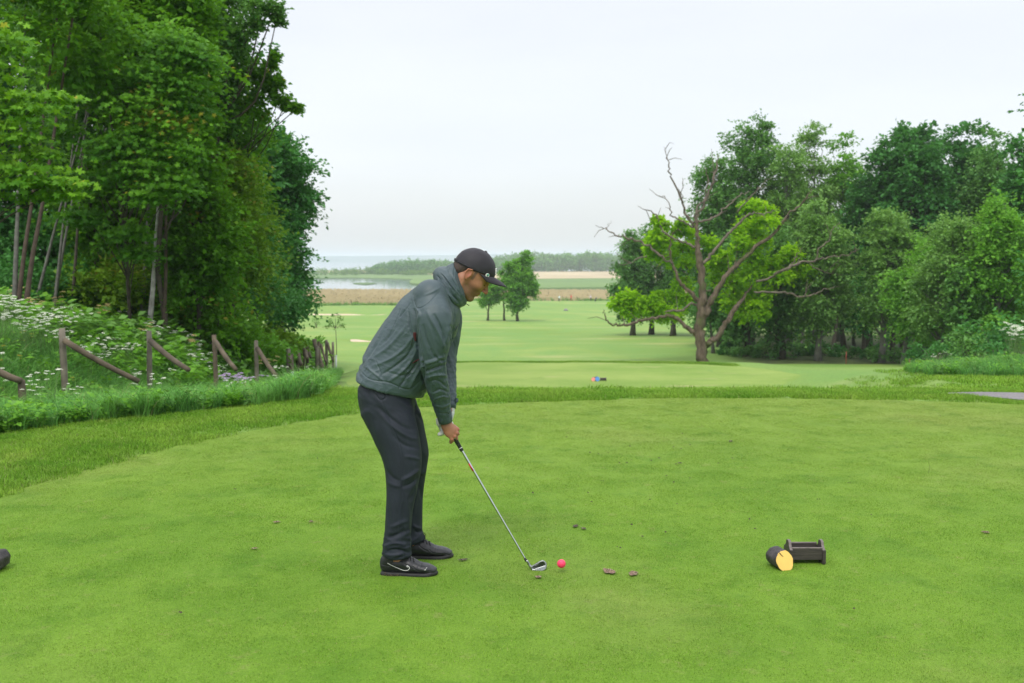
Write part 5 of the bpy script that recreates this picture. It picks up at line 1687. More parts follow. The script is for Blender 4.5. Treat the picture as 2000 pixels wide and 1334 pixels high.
class Field:
    def __init__(s, lo, hi, h):
        s.h = h; s.lo = np.asarray(lo, float)
        n = np.ceil((np.asarray(hi) - s.lo) / h).astype(int) + 1
        s.ax = [s.lo[i] + np.arange(n[i]) * h for i in range(3)]
        s.S = np.full(n, 1.0, np.float32)
    def _sub(s, lo, hi):
        sl = []
        for i in range(3):
            a = int(np.clip(np.floor((lo[i] - s.lo[i]) / s.h), 0, s.S.shape[i] - 1))
            b_ = int(np.clip(np.ceil((hi[i] - s.lo[i]) / s.h) + 1, 1, s.S.shape[i]))
            sl.append(slice(a, max(b_, a + 1)))
        X = np.meshgrid(*[s.ax[i][sl[i]] for i in range(3)], indexing='ij')
        return tuple(sl), np.stack(X, -1)
    def comb(s, sl, d, k, op='add'):
        o = s.S[sl]
        if op == 'sub':
            d = -d
            if k <= 0: s.S[sl] = np.maximum(o, d); return
            hh = np.clip(.5 - .5 * (d - o) / k, 0, 1)
            s.S[sl] = d * (1 - hh) + o * hh + k * hh * (1 - hh)
            return
        if k <= 0:
            s.S[sl] = np.minimum(o, d); return
        hh = np.clip(.5 + .5 * (o - d) / k, 0, 1)
        s.S[sl] = o * (1 - hh) + d * hh - k * hh * (1 - hh)
    def ell(s, c, r, R=None, k=.01, op='add'):
        c, r = np.asarray(c, float), np.asarray(r, float)
        m = r.max() + k * 2 + .03
        sl, X = s._sub(c - m, c + m)
        p = X - c
        if R is not None: p = p @ np.asarray(R)      # columns of R = local axes
        q = np.linalg.norm(p / r, axis=-1)
        q2 = np.linalg.norm(p / (r * r), axis=-1) + 1e-9
        s.comb(sl, q * (q - 1) / q2, k, op)
    def tube(s, pts, ra, rb=None, N=None, k=.01, op='add', samples=1, cap=1.0):
        """pts (n,3); ra: half size along N (given per point or constant), rb: half size along the third axis"""
        pts = np.asarray(pts, float); n = len(pts)
        ra = np.broadcast_to(np.asarray(ra, float), (n,)); rb = ra if rb is None else np.broadcast_to(np.asarray(rb, float), (n,))
        if samples > 1:
            t = np.arange(n)
            pn = catmull(pts, samples)
            tt = np.linspace(0, n - 1, len(pn))
            ra, rb = catmull(ra[:, None], samples)[:, 0], catmull(rb[:, None], samples)[:, 0]
            if N is not None and np.ndim(N) == 2: N = nrm(catmull(np.asarray(N, float), samples))
            pts = pn; n = len(pts)
        m = max(ra.max(), rb.max()) + k * 2 + .03
        sl, X = s._sub(pts.min(0) - m, pts.max(0) + m)
        best = np.full(X.shape[:3], 9.0, np.float32)
        for i in range(n - 1):
            a, b_ = pts[i], pts[i + 1]
            mm = max(ra[i], ra[i + 1], rb[i], rb[i + 1]) + k * 2 + .02
            lo, hi = np.minimum(a, b_) - mm, np.maximum(a, b_) + mm
            ss = []
            for q in range(3):
                ax = s.ax[q][sl[q]]
                i0 = np.searchsorted(ax, lo[q]); i1 = np.searchsorted(ax, hi[q])
                ss.append(slice(max(i0 - 1, 0), max(i1 + 1, i0 + 1)))
            ss = tuple(ss)
            Xs = X[ss]
            if Xs.size == 0: continue
            ab = b_ - a; L2 = ab @ ab
            t = np.clip(((Xs - a) @ ab) / L2, 0, 1)
            d = Xs - (a + t[..., None] * ab)
            r1 = ra[i] + (ra[i + 1] - ra[i]) * t
            r2 = rb[i] + (rb[i + 1] - rb[i]) * t
            if N is None:
                v = np.linalg.norm(d, axis=-1) - r1
            else:
                T = ab / math.sqrt(L2)
                Ni = N[i] if np.ndim(N) == 2 else np.asarray(N, float)
                Ni = Ni - T * (Ni @ T); Ni = Ni / np.linalg.norm(Ni)
                B = np.cross(T, Ni)
                dn, db, dt = d @ Ni, d @ B, d @ T
                r3 = np.minimum(r1, r2) * cap
                q = np.sqrt((dn / r1) ** 2 + (db / r2) ** 2 + (dt / r3) ** 2)
                q2 = np.sqrt((dn / r1 ** 2) ** 2 + (db / r2 ** 2) ** 2 + (dt / r3 ** 2) ** 2) + 1e-9
                v = q * (q - 1) / q2
            best[ss] = np.minimum(best[ss], v)
        s.comb(sl, best, k, op)
    def cut(s, p, n):
        """remove everything on the side the normal points to"""
        n = np.asarray(n, float) / np.linalg.norm(n)
        X = np.meshgrid(*s.ax, indexing='ij')
        d = (X[0] - p[0]) * n[0] + (X[1] - p[1]) * n[1] + (X[2] - p[2]) * n[2]
        s.S = np.maximum(s.S, d.astype(np.float32))
    def mesh(s, smooth=2, lam=.5):
        V, Fq = surface_nets(s.S, s.lo, s.h)
        return relax(V, Fq, smooth, lam)
def relax(V, Fq, it, lam=.5):
    e = np.vstack([Fq[:, [0, 1]], Fq[:, [1, 2]], Fq[:, [2, 3]], Fq[:, [3, 0]]])
    e = np.vstack([e, e[:, ::-1]])
    for _ in range(it):
        acc = np.zeros_like(V); cnt = np.zeros(len(V))
        np.add.at(acc, e[:, 0], V[e[:, 1]]); np.add.at(cnt, e[:, 0], 1)
        V = V + lam * (acc / np.maximum(cnt, 1)[:, None] - V)
    return V, Fq
def normals(V, Fq):
    n = np.cross(V[Fq[:, 2]] - V[Fq[:, 0]], V[Fq[:, 3]] - V[Fq[:, 1]])
    N_ = np.zeros_like(V)
    for k in range(4): np.add.at(N_, Fq[:, k], n)
    return nrm(N_)
def pix(V):
    """photo coordinates of world points seen from the photograph's viewpoint (used to lay out seams and creases)"""
    y, z = V[:, 1], V[:, 2] - CAMZ
    fw = y * CT - z * ST
    up = y * ST + z * CT
    return 1000 + F * V[:, 0] / fw, 667 - F * up / fw
def seg_d(px, py, line, taper=True):
    """distance in photo pixels to a polyline and parameter along it"""
    best = np.full(px.shape, 1e9); par = np.zeros(px.shape)
    L_ = [0]
    for a, b_ in zip(line[:-1], line[1:]): L_.append(L_[-1] + math.hypot(b_[0] - a[0], b_[1] - a[1]))
    for i, (a, b_) in enumerate(zip(line[:-1], line[1:])):
        ab = np.array([b_[0] - a[0], b_[1] - a[1]], float)
        t = np.clip(((px - a[0]) * ab[0] + (py - a[1]) * ab[1]) / (ab @ ab), 0, 1)
        d = np.hypot(px - a[0] - ab[0] * t, py - a[1] - ab[1] * t)
        m = d < best
        best[m] = d[m]; par[m] = ((L_[i] + t * (L_[i + 1] - L_[i])) / L_[-1])[m]
    return best, par
def folds(V, Fq, lines, side=-1, mask=None):
    """press creases (negative) and raise folds (positive) into cloth; lines: (polyline px, width px, height m)"""
    N_ = normals(V, Fq)
    px, py = pix(V)
    d = np.zeros(len(V))
    w8 = np.clip(-N_[:, 1] * 2.2, 0, 1) if side < 0 else np.clip(N_[:, 1] * 2.2, 0, 1)
    if mask is not None: w8 = w8 * mask
    for line, w, hgt in lines:
        line = catmull(line, 5) if len(line) > 2 else np.array(line, float)
        dist, par = seg_d(px, py, line)
        env = np.clip(np.sin(par * math.pi), 0, 1) ** .6 if w < 90 else 1
        d += hgt * np.exp(-(dist / w) ** 2) * env
    return V + N_ * (d * w8)[:, None]
def wrinkle(V, Fq, amp, freq, dirs, seed=0, mask=None, sharp=1.6):
    """ridged noise wrinkles stretched along a direction"""
    N_ = normals(V, Fq)
    u = nrm(np.asarray(dirs, float)); 
    a = np.cross(u, [0, 1.0, 0]); a = nrm(a)
    P1, P2, P3 = V @ u, V @ a, V[:, 1]
    f = np.array([mnoise.noise(Vector((float(p) * freq * .22 + seed, float(q) * freq + seed * 3, float(r) * freq * .55))) for p, q, r in zip(P1, P2, P3)])
    f2 = np.array([mnoise.noise(Vector((float(p) * freq * .5 - seed, float(q) * freq * 2.3, float(r) * freq * 1.2 + seed))) for p, q, r in zip(P1, P2, P3)])
    r_ = (1 - np.abs(f) * 2.6) 
    r_ = np.maximum(r_, -.75)
    d = amp * (np.sign(r_) * np.abs(r_) ** sharp * .7 + f2 * .55)
    if mask is not None: d = d * mask
    return V + N_ * d[:, None]
def subdiv(V, Fq):
    """one simple quad subdivision"""
    e = np.vstack([Fq[:, [0, 1]], Fq[:, [1, 2]], Fq[:, [2, 3]], Fq[:, [3, 0]]])
    es = np.sort(e, 1)
    key = es[:, 0].astype(np.int64) * len(V) + es[:, 1]
    uq, inv = np.unique(key, return_inverse=True)
    a, b_ = uq // len(V), uq % len(V)
    em = (V[a] + V[b_]) / 2
    n, m = len(V), len(Fq)
    fc = V[Fq].mean(1)
    ei = (inv.reshape(4, m) + n).T
    ci = np.arange(m) + n + len(em)
    F2 = np.vstack([np.stack([Fq[:, 0], ei[:, 0], ci, ei[:, 3]], 1), np.stack([ei[:, 0], Fq[:, 1], ei[:, 1], ci], 1), np.stack([ci, ei[:, 1], Fq[:, 2], ei[:, 2]], 1), np.stack([ei[:, 3], ci, ei[:, 2], Fq[:, 3]], 1)])
    return relax(np.vstack([V, em, fc]), F2, 1, .4)

gp = empty('person', (float(Q(800, 1100)[0]), YP, 0), 'man in grey green rain jacket, dark trousers and black cap bending over the ball', 'person')
# ---- cloth materials
def cloth(name, c1, c2, rough, nscale=14, bump=.0015, weave=900, sheen=.05):
    b = NB(name)
    v = b.pos(obj=True)
    c = b.mix(b.rng(b.noise(nscale, 4, .6, v), .3, .7), c1, c2)
    h = b.math('ADD', b.noise(weave, 2, .5, v), b.math('MULTIPLY', b.noise(55, 4, .6, v), 1.5))
    p = b.bsdf(c, rough, normal=b.bump(h, .35, bump), spec=.45 if sheen else .25)
    p.inputs['Sheen Weight'].default_value = sheen
    return b.done(p)
M_JACKET = cloth('green_grey_shell_fabric', (.038, .063, .072), (.052, .082, .091), .47)
M_TROUS = cloth('charcoal_trouser_fabric', (.015, .019, .028), (.021, .027, .039), .6, sheen=0)
M_CAP = cloth('black_perforated_cap_fabric', (.007, .0055, .010), (.012, .010, .016), .6, weave=700, bump=.003)
M_BRIM = cloth('black_cap_brim_fabric', (.009, .007, .011), (.014, .011, .017), .65)
M_SHOE = cloth('black_shoe_leather', (.010, .011, .013), (.020, .021, .024), .38, nscale=40, bump=.001, weave=300)
M_SOLE = simple('black_muddy_sole', (.012, .012, .012), .6, var=.5, scale=35, bump=.003)
M_MUD = simple('dried_mud', (.10, .075, .05), .95, var=.5, scale=60, bump=.004)
M_LACE = simple('black_lace', (.012, .012, .013), .7, var=.2)
M_WHITE = simple('white_print', (.72, .72, .70), .55, var=.05)
M_LTEAL = simple('teal_print', (.10, .42, .36), .5, var=.05)
M_MAROON = simple('maroon_lining', (.07, .006, .009), .7, var=.2)
M_DARKIN = simple('dark_jacket_lining', (.02, .024, .03), .7, var=.2)
M_GLOVE = simple('white_golf_glove', (.55, .56, .55), .55, var=.12, scale=60, bump=.002)
b = NB('brown_hair'); v = b.pos((1, 1, 1), obj=True)
c = b.mix(b.rng(b.noise(220, 3, .7, b.pos((1, 1, .25), obj=True)), .35, .65), (.016, .009, .006), (.06, .034, .022))
M_HAIR = b.done(b.bsdf(c, .55, normal=b.bump(b.noise(260, 3, .7, b.pos((1, 1, .25), obj=True)), .8, .003)))
b = NB('skin'); v = b.pos(obj=True)
c = b.mix(b.rng(b.noise(30, 4, .6, v), .3, .7), (.31, .135, .078), (.39, .18, .11))
c = b.mix(b.attr('red'), c, (.50, .15, .11))
st = b.math('MULTIPLY', b.attr('beard'), b.rng(b.noise(900, 2, .7, v), .25, .7, .45, 1.0))
c = b.mix(b.math('MULTIPLY', st, .72), c, (.085, .055, .042))
p = b.bsdf(c, .5, normal=b.bump(b.noise(350, 3, .6, v), .25, .0008), spec=.4)
p.inputs['Subsurface Weight'].default_value = .08
p.inputs['Subsurface Scale'].default_value = .01
M_SKIN = b.done(p)
M_LIP = M_SKIN

# ---- head frame
HC = Q(922.5, 535.5, 0.0)
TP = math.radians(36)
yaw = math.radians(-4)
fx = np.array([math.cos(TP) * math.cos(yaw), math.cos(TP) * math.sin(yaw), -math.sin(TP)])
uz = np.array([math.sin(TP), 0, math.cos(TP)]); uz = nrm(uz - fx * (uz @ fx))
sy = np.cross(uz, fx)                       # towards +Y (his left)
RH = np.column_stack([fx, sy, uz])
def HL(f, s, u): return HC + fx * f + sy * s + uz * u
hd = Field(HC - [.19, .125, .20], HC + [.17, .125, .155], .0026)
e = lambda f, s, u, r, k=.01, op='add', R=RH: hd.ell(HL(f, s, u), r, R, k, op)
e(-.014, 0, .032, (.097, .076, .088), .0)
e(.030, 0, .01, (.065, .066, .07), .03)
e(.036, 0, -.045, (.050, .052, .062), .03)
for s in (-1, 1):
    hd.tube([HL(-.022, s * .052, -.045), HL(-.012, s * .052, -.075), HL(.026, s * .037, -.096), HL(.056, s * .014, -.107)], [.022, .021, .018, .015], k=.022)
    e(.058, s * .038, -.026, (.026, .020, .022), .02)
    e(.080, s * .024, .020, (.012, .022, .0075), .008)
    e(.090, s * .033, -.002, (.014, .017, .012), .010, 'sub')
    e(.0735, s * .032, -.003, (.0128, .0135, .0128), .003)
    hd.tube([HL(.079, s * .046, -.001), HL(.0865, s * .034, .0035), HL(.087, s * .020, -.001)], .0026, k=.003)
    e(.097, s * .0125, -.037, (.010, .0062, .0065), .005)
    # ear
    ec = HL(-.010, s * .076, -.006)
    Re = np.column_stack([nrm(fx + .45 * s * sy * -1), nrm(sy), uz])
    hd.ell(ec, (.0165, .008, .029), RH, .006)
    hd.ell(ec + sy * s * .0085 + fx * .003 + uz * .002, (.0075, .0045, .015), RH, .004, 'sub')
    hd.tube([ec + fx * .004 + uz * .027 + sy * s * .008, ec - fx * .015 + uz * .018 + sy * s * .010, ec - fx * .017 - uz * .004 + sy * s * .009, ec - fx * .006 - uz * .022 + sy * s * .005, ec + fx * .006 - uz * .030 + sy * s * .001], .0038, k=.004)
    e(.001, s * .074, -.008, (.006, .006, .007), .004)
e(.060, 0, -.106, (.018, .019, .014), .02)
hd.tube([HL(.084, 0, .018), HL(.096, 0, -.010), HL(.1105, 0, -.033)], [.0085, .0085, .0105], k=.008)
e(.1085, 0, -.036, (.0095, .0100, .0085), .006)
e(.068, 0, -.070, (.018, .026, .020), .016)
e(.0850, 0, -.0615, (.0068, .021, .0055), .006)
e(.0810, 0, -.0735, (.0075, .018, .0060), .005)
hd.tube([HL(.086, -.022, -.0685), HL(.0915, 0, -.0675), HL(.086, .022, -.0685)], .0010, k=.002, op='sub')
e(.084, 0, -.087, (.008, .016, .005), .008, 'sub')
hd.tube([HL(-.03, 0, -.03), HL(-.045, 0, -.09), Q(876, 590, 0)], [.058, .058, .064], [.055, .056, .066], N=sy, k=.03)
V, Fq = hd.mesh(1, .4)
loc = (V - HC) @ RH
f_, s_, u_ = loc[:, 0], loc[:, 1], loc[:, 2]
beard = smooth01((-u_ - .028) / .03) * smooth01((f_ + .02) / .03) * smooth01((.105 - f_) / .02)
beard *= 1 - .8 * np.exp(-((f_ - .092) / .012) ** 2 - ((u_ + .068) / .009) ** 2 - (s_ / .02) ** 2)
beard = np.maximum(beard, 1.5 * smooth01((.010 - np.abs(f_ - .018)) / .006) * smooth01((u_ + .028) / .012) * (np.abs(s_) > .045) * (u_ < .03))
brow = smooth01((.006 - np.abs(u_ - .0215 + .12 * (np.abs(s_) - .03))) / .004) * (np.abs(s_) > .010) * (np.abs(s_) < .052) * (f_ > .065)
beard = np.maximum(beard, brow * 1.5)
redm = np.exp(-((f_ - .094) / .011) ** 2 - ((u_ + .068) / .0085) ** 2 - (s_ / .022) ** 2) * .7 + .5 * np.exp(-((f_ + .01) / .02) ** 2 - ((u_ + .006) / .03) ** 2) * (np.abs(s_) > .077) + .35 * np.exp(-((f_ - .11) / .015) ** 2 - ((u_ + .036) / .014) ** 2)
body_parts = [(V, Fq, beard, np.clip(redm, 0, 1))]

# ---- arms, torso and legs of the body inside the clothes (one continuous figure)
shR, shL = Q(850, 602, -.19), Q(866, 604, .19)
elR, elL = Q(850, 722, -.15), Q(872, 716, .15)
wrR, wrL = Q(870.5, 824, -.03), Q(877, 803, .035)
hipR, hipL = Q(752, 790, -.09), Q(758, 788, .09)
knR, knL = Q(786, 925, -.12), Q(798, 905, .13)
anR, anL = Q(776, 1085, -.125), Q(800, 1058, .15)
bd = Field(Q(690, 1100, -.35) - [0, 0, .06], Q(930, 560, .35) + [.06, 0, .06], .011)
bd.tube([Q(752, 775), Q(780, 730), Q(830, 640), Q(858, 590)], [.11, .105, .12, .09], [.15, .14, .17, .13], N=np.array([.8, 0, -.6]), k=.02, samples=3)
bd.tube([Q(858, 590), Q(885, 570)], [.07, .058], k=.03)
for sh, el, wr in ((shR, elR, wrR), (shL, elL, wrL)):
    bd.tube([Q(858, 590), sh, el, wr], [.07, .04, .022, .022], k=.01)
for hp, kn, an in ((hipR, knR, anR), (hipL, knL, anL)):
    bd.tube([hp, kn, an, an - [0, 0, .03]], [.085, .055, .04, .04], k=.02)
V, Fq = bd.mesh(1)
body_parts.append((V, Fq, np.zeros(len(V)), np.zeros(len(V))))

# ---- club line
CH = Q(1034, 1106, -.07)                    # hosel bottom
HB = Q(901, 878, -.012)                     # grip end
ax_c = nrm(CH - HB)
GT = HB - ax_c * .205                       # butt of the grip
sidec = nrm(np.cross(ax_c, [0, 1.0, 0]))    # in the picture plane, across the shaft
if sidec[0] < 0: sidec = -sidec
yc = np.cross(sidec, ax_c)
if yc[1] < 0: yc = -yc
def CL(t, s=0, y=0):
    """point t metres up from the grip end, s to the right, y away"""
    return HB - ax_c * t + sidec * s + yc * y

# ---- right hand (bare)
hn = Field(Q(848, 880, -.10), Q(905, 805, .10) , .0021)
wr2 = Q(870, 818, -.028)
hn.tube([wr2 - [0, 0, 0], Q(873, 832, -.034)], [.028, .030], [.021, .022], N=sidec, k=.0)
hn.ell(Q(877.5, 842, -.036), (.030, .017, .038), np.column_stack([sidec, yc, -ax_c]), .012)
hn.ell(Q(884, 838, -.028), (.024, .018, .026), np.column_stack([sidec, yc, -ax_c]), .012)
kn = [(Q(893.5, 838.5, -.020), .0105), (Q(891.5, 845.5, -.031), .0108), (Q(887.5, 852.0, -.037), .0105), (Q(882.5, 857.5, -.038), .0098)]
# fingers wrap the grip: knuckle -> outer joint -> front of the grip -> tips on the palm side
tf_ = (.122, .106, .090, .076)
for i, (kp, r) in enumerate(kn[:3]):
    t = tf_[i]
    j1 = CL(t, .030 - i * .004, -.010)
    j2 = CL(t - .003, .024, .010)
    j3 = CL(t + .002, .002, .024)
    j4 = CL(t + .008, -.018, .012)
    hn.tube([Q(878 + i * .5, 838 + i * 3.5, -.036), kp], [.012, r], k=.006)
    hn.tube([kp, j1, j2], [r, r * .95, r * .88], k=.0035)
    hn.tube([j2, j3, j4], [r * .88, r * .8, r * .7], k=.0025)
# index finger curled lowest, thumb laid along the grip
hn.tube([Q(878, 848, -.036), kn[3][0], Q(880.8, 863.5, -.024), CL(.064, -.004, .006)], [.0115, .0108, .0092, .0075], k=.005)
hn.tube([Q(888, 838, -.01), Q(893.5, 847, -.006), CL(.078, .016, -.002), CL(.060, .009, -.006)], [.013, .0112, .0094, .0074], k=.004)
V, Fq = hn.mesh(1, .4)
px_, py_ = pix(V)
rd = .5 * np.exp(-(np.minimum.reduce([np.hypot(px_ - a, py_ - c_) for a, c_ in ((893.5, 838.5), (891, 846), (887, 852), (882, 858))]) / 3.0) ** 2)
body_parts.append((V, Fq, np.zeros(len(V)), rd))
# left hand inside the glove (kept slimmer than the glove)
n0 = 0; Vs, Fs, B_, R_ = [], [], [], []
for V, Fq, be, re_ in body_parts:
    Vs.append(V); Fs.append(Fq + n0); B_.append(be); R_.append(re_); n0 += len(V)
part('body', mesh_np('body', np.vstack(Vs), np.vstack(Fs), True, {'beard': np.concatenate(B_), 'red': np.concatenate(R_)}), M_SKIN, gp)
# eyes
for s in (-1, 1):
    me = icos((0, 0, 0), .0119, 'eye', 3)
    o = part('eye', me, simple('eye_white', (.35, .30, .26), .3, var=.03), gp, True)
    o.location = Vector(HL(.0738, s * .032, -.0045)) - gp.location
    mb = MB(); c0 = HL(.0738, s * .032, -.0045); dr = nrm(fx - uz * .35)
    mb.tube([c0 + dr * .0108, c0 + dr * .0122], [.0058, .005], 12)
    part('iris', mb.mesh('iris', True), simple('dark_iris', (.03, .018, .01), .2), gp)

# ---- hair under the cap
hf = Field(HC - [.15, .11, .14], HC + [.12, .11, .15], .003)
hf.ell(HL(-.016, 0, .030), (.1005, .0795, .090), RH, 0)
hf.ell(HL(-.060, 0, -.022), (.046, .062, .045), RH, .02)
hf.cut(HL(.032, 0, 0), fx * 1.0 - uz * .25)
hf.cut(HL(0, 0, -.052), -uz * .9 + fx * .1)
X = np.stack(np.meshgrid(*hf.ax, indexing='ij'), -1)
Lh = (X - HC) @ RH
# clear the ear and the temple, leave a sideburn
ear_zone = np.sqrt(((Lh[..., 0] + .004) / .034) ** 2 + ((Lh[..., 2] + .022) / .040) ** 2) - 1
hf.S = np.maximum(hf.S, -(ear_zone * .03).astype(np.float32))
side_low = np.where(Lh[..., 0] > -.030, Lh[..., 2] * -1 - .012, -1)
hf.S = np.maximum(hf.S, side_low.astype(np.float32))
V, Fq = hf.mesh(1)
part('hair', mesh_np('hair', V, Fq, True), M_HAIR, gp)
# ---- cap
capo = bpy.data.objects.new('cap', None)
def cap_edge(th):
    """lower edge of the cap (u) against angle, 0 = forehead, pi = nape"""
    cth = np.cos(th)
    return .020 + .020 * cth + .010 * np.maximum(cth, 0) ** 2
nth, nph = 72, 26
Vc = []
cc = np.array([-.010, 0, .024])
for i in range(nph + 1):
    for j in range(nth):
        th = 2 * math.pi * j / nth
        a = .1095 + (.003 if math.cos(th) > 0 else 0); b2 = .0865; c2 = .108
        v0 = math.asin(np.clip((cap_edge(th) - cc[2]) / c2, -1, 1))
        ph = v0 + (math.pi / 2 - v0) * (i / nph)
        r = math.cos(ph)
        # slightly boxy front panel
        bx = 1 + .035 * math.cos(th) ** 8 * (math.cos(th) > 0) * math.sin(2 * max(ph, 0))
        seam = -.0011 * sum(math.exp(-((math.remainder(th - q * math.pi / 3, 2 * math.pi)) / .035) ** 2) for q in range(6)) * (r > .12)
        p = np.array([a * r * math.cos(th) * bx, b2 * r * math.sin(th), c2 * math.sin(ph) * (1 + .01 * math.cos(th))])
        p *= 1 + seam / .1
        wv_ = mnoise.noise(Vector((p[0] * 28, p[1] * 28, p[2] * 28))) * .0014
        p *= 1 + wv_ / .1
        q = cc + p
        Vc.append(HL(*q))
Fc = []
for i in range(nph):
    for j in range(nth):
        a_, b_ = i * nth + j, i * nth + (j + 1) % nth
        if i == nph - 1: Fc.append((a_, b_, b_ + nth, a_ + nth))
        else: Fc.append((a_, b_, b_ + nth, a_ + nth))
# opening at the back above the strap
def in_open(i, j):
    th = 2 * math.pi * (j + .5) / nth
    return abs(math.remainder(th - math.pi, 2 * math.pi)) < .42 * math.sqrt(max(0, 1 - ((i - 1.5) / 7) ** 2)) and 2 <= i < 8
Fc = [f for n_, f in enumerate(Fc) if not in_open(n_ // nth, n_ % nth)]
me = mesh_np('cap', Vc, Fc, True)
capo = part('cap', me, M_CAP, gp)
so_ = capo.modifiers.new('solid', 'SOLIDIFY'); so_.thickness = .0022; so_.offset = -1
def child(name, me, mat):
    o = bpy.data.objects.new(name, me); COL.objects.link(o)
    if len(me.materials) == 0: me.materials.append(mat)
    o.parent = capo
    return o
# brim
nb_, mb_ = 25, 9
Vb = []
for i in range(mb_):
    w = i / (mb_ - 1)
    for j in range(nb_):
        th = (j / (nb_ - 1) - .5) * math.radians(136)
        a = .1125
        f0, s0 = cc[0] + a * math.cos(th), .0865 * math.sin(th)
        u0 = cap_edge(th) + .002
        ext = .077 * math.cos(th * .92) ** .55
        f1 = f0 + ext * w
        s1 = s0 * (1 - .10 * w)
        curve = -2.9 * s1 * s1 * (.35 + .75 * w)
        Vb.append(HL(f1, s1, u0 + curve + .010 * w - .012 * w * w))
Fb = [(i * nb_ + j, (i + 1) * nb_ + j, (i + 1) * nb_ + j + 1, i * nb_ + j + 1) for i in range(mb_ - 1) for j in range(nb_ - 1)]
o = child('brim', mesh_np('brim', Vb, Fb, True), M_BRIM)
so_ = o.modifiers.new('solid', 'SOLIDIFY'); so_.thickness = .0035; so_.offset = 0
mb = MB(); t_ = HL(cc[0], 0, cc[2] + .1085)
mb.tube([t_ - uz * .002, t_ + uz * .003, t_ + uz * .005], [.0075, .007, .003], 12)
child('button', mb.mesh('button', True), M_CAP)
mb = MB()
mb.tube([HL(cc[0] + .1095 * math.cos(a), .0872 * math.sin(a), cap_edge(a) + .010) for a in np.linspace(math.pi - .6, math.pi + .6, 12)], .0042, 6, flat=.35)
child('strap', mb.mesh('strap', True), M_CAP)
# white front emblem (seen edge-on) and the clip-on ball marker
def on_cap(th, u, lift=.0025):
    z = (u - cc[2]) / .108; r = math.sqrt(max(0, 1 - z * z))
    bx = 1 + .035 * math.cos(th) ** 8 * (math.cos(th) > 0) * math.sin(2 * max(math.asin(z), 0))
    p = np.array([(.1125 * r * math.cos(th)) * bx, .0865 * r * math.sin(th), u - cc[2]])
    n_ = nrm(np.array([p[0] / .1125 ** 2, p[1] / .0865 ** 2, p[2] / .108 ** 2]))
    return cc + p + n_ * lift
mb = MB()
for (a0, u0, a1, u1, r) in ((-.10, .066, -.16, .088, .0030), (-.20, .0905, .10, .0925, .0032), (-.16, .070, -.06, .070, .002), (-.03, .066, .03, .085, .0025)):
    mb.tube([HL(*on_cap(a0 + (a1 - a0) * t, u0 + (u1 - u0) * t)) for t in np.linspace(0, 1, 5)], r, 6)
child('emblem', mb.mesh('emblem', True), M_WHITE)
mc = on_cap(-.80, .0415, .005); pc = HL(*mc); nn = nrm((RH @ np.array([.55, -.83, .08])))
mb = MB(); mb.tube([pc - nn * .001, pc + nn * .0015], [.0108, .0104], 18)
child('ball_marker', mb.mesh('ball_marker'), M_WHITE)
mb = MB(); q_ = pc + nn * .0019 + uz * .003; mb.tube([q_, q_ + nn * .0006], [.0060, .0058], 14)
child('marker_print', mb.mesh('marker_print'), M_LTEAL)
mb = MB(); q_ = pc + nn * .0027 - uz * .001 + fx * .001; mb.tube([q_, q_ + nn * .0006], [.0034, .003], 12)
child('marker_print', mb.mesh('marker_print'), M_DARKIN)
mb = MB(); mb.box(pc - uz * .011 - fx * .003, (.006, .003, .007)); child('clip', mb.mesh('clip'), M_WHITE)

# ---- jacket
def prs(sec, dy0=0.0):
    """sections given by back and front silhouette points"""
    c, r, Nn = [], [], []
    for (bx, by), (fx_, fy), y in sec:
        a, b_ = Q(bx, by, y), Q(fx_, fy, y)
        c.append((a + b_) / 2); r.append(np.linalg.norm(b_ - a) / 2); Nn.append((b_ - a) / np.linalg.norm(b_ - a))
    return np.array(c), np.array(r), np.array(Nn)
jf = Field(Q(684, 840, -.34) - [.02, 0, .03], Q(912, 505, .34) + [.03, 0, .03], .0058)
sec = [((687, 770), (786, 806), 0), ((693, 741), (808, 770), 0), ((701, 716), (838, 748), 0), ((724, 676), (862, 706), 0), ((752, 634), (882, 668), 0), ((778, 597), (898, 636), 0), ((805, 571), (902, 607), 0), ((829, 552), (899, 590), 0)]
c, r, Nn = prs(sec)
jf.tube(c, r, [.185, .185, .182, .178, .19, .20, .185, .12], N=Nn, k=0, samples=4, cap=.25)
jf.tube([Q(842, 578, -.12), Q(852, 585, 0), Q(846, 578, .12)], [.082, .085, .08], k=.04)
armR = [((814, 594), (874, 592), -.17), ((811, 622), (884, 618), -.205), ((815, 662), (882, 658), -.205), ((818, 695), (872, 696), -.19), ((826, 726), (872, 728), -.16), ((835, 757), (877, 757), -.125), ((843, 785), (880, 784), -.085), ((851, 806), (881, 805), -.055), ((858.5, 823), (882.5, 819), -.04)]
c, r, Nn = prs(armR)
jf.tube(c, r, [.055, .068, .068, .062, .058, .052, .046, .041, .037], N=Nn, k=.016, samples=3, cap=.6)
armL = [((828, 590), (890, 590), .17), ((834, 622), (903, 620), .2), ((840, 655), (899, 655), .2), ((846, 690), (892, 690), .185), ((850, 720), (891, 720), .16), ((856, 752), (891, 752), .125), ((861, 777), (891.5, 777), .085), ((866, 797), (889, 796), .055)]
c, r, Nn = prs(armL)
jf.tube(c, r, [.055, .066, .064, .058, .052, .047, .042, .034], N=Nn, k=.016, samples=3, cap=.6)
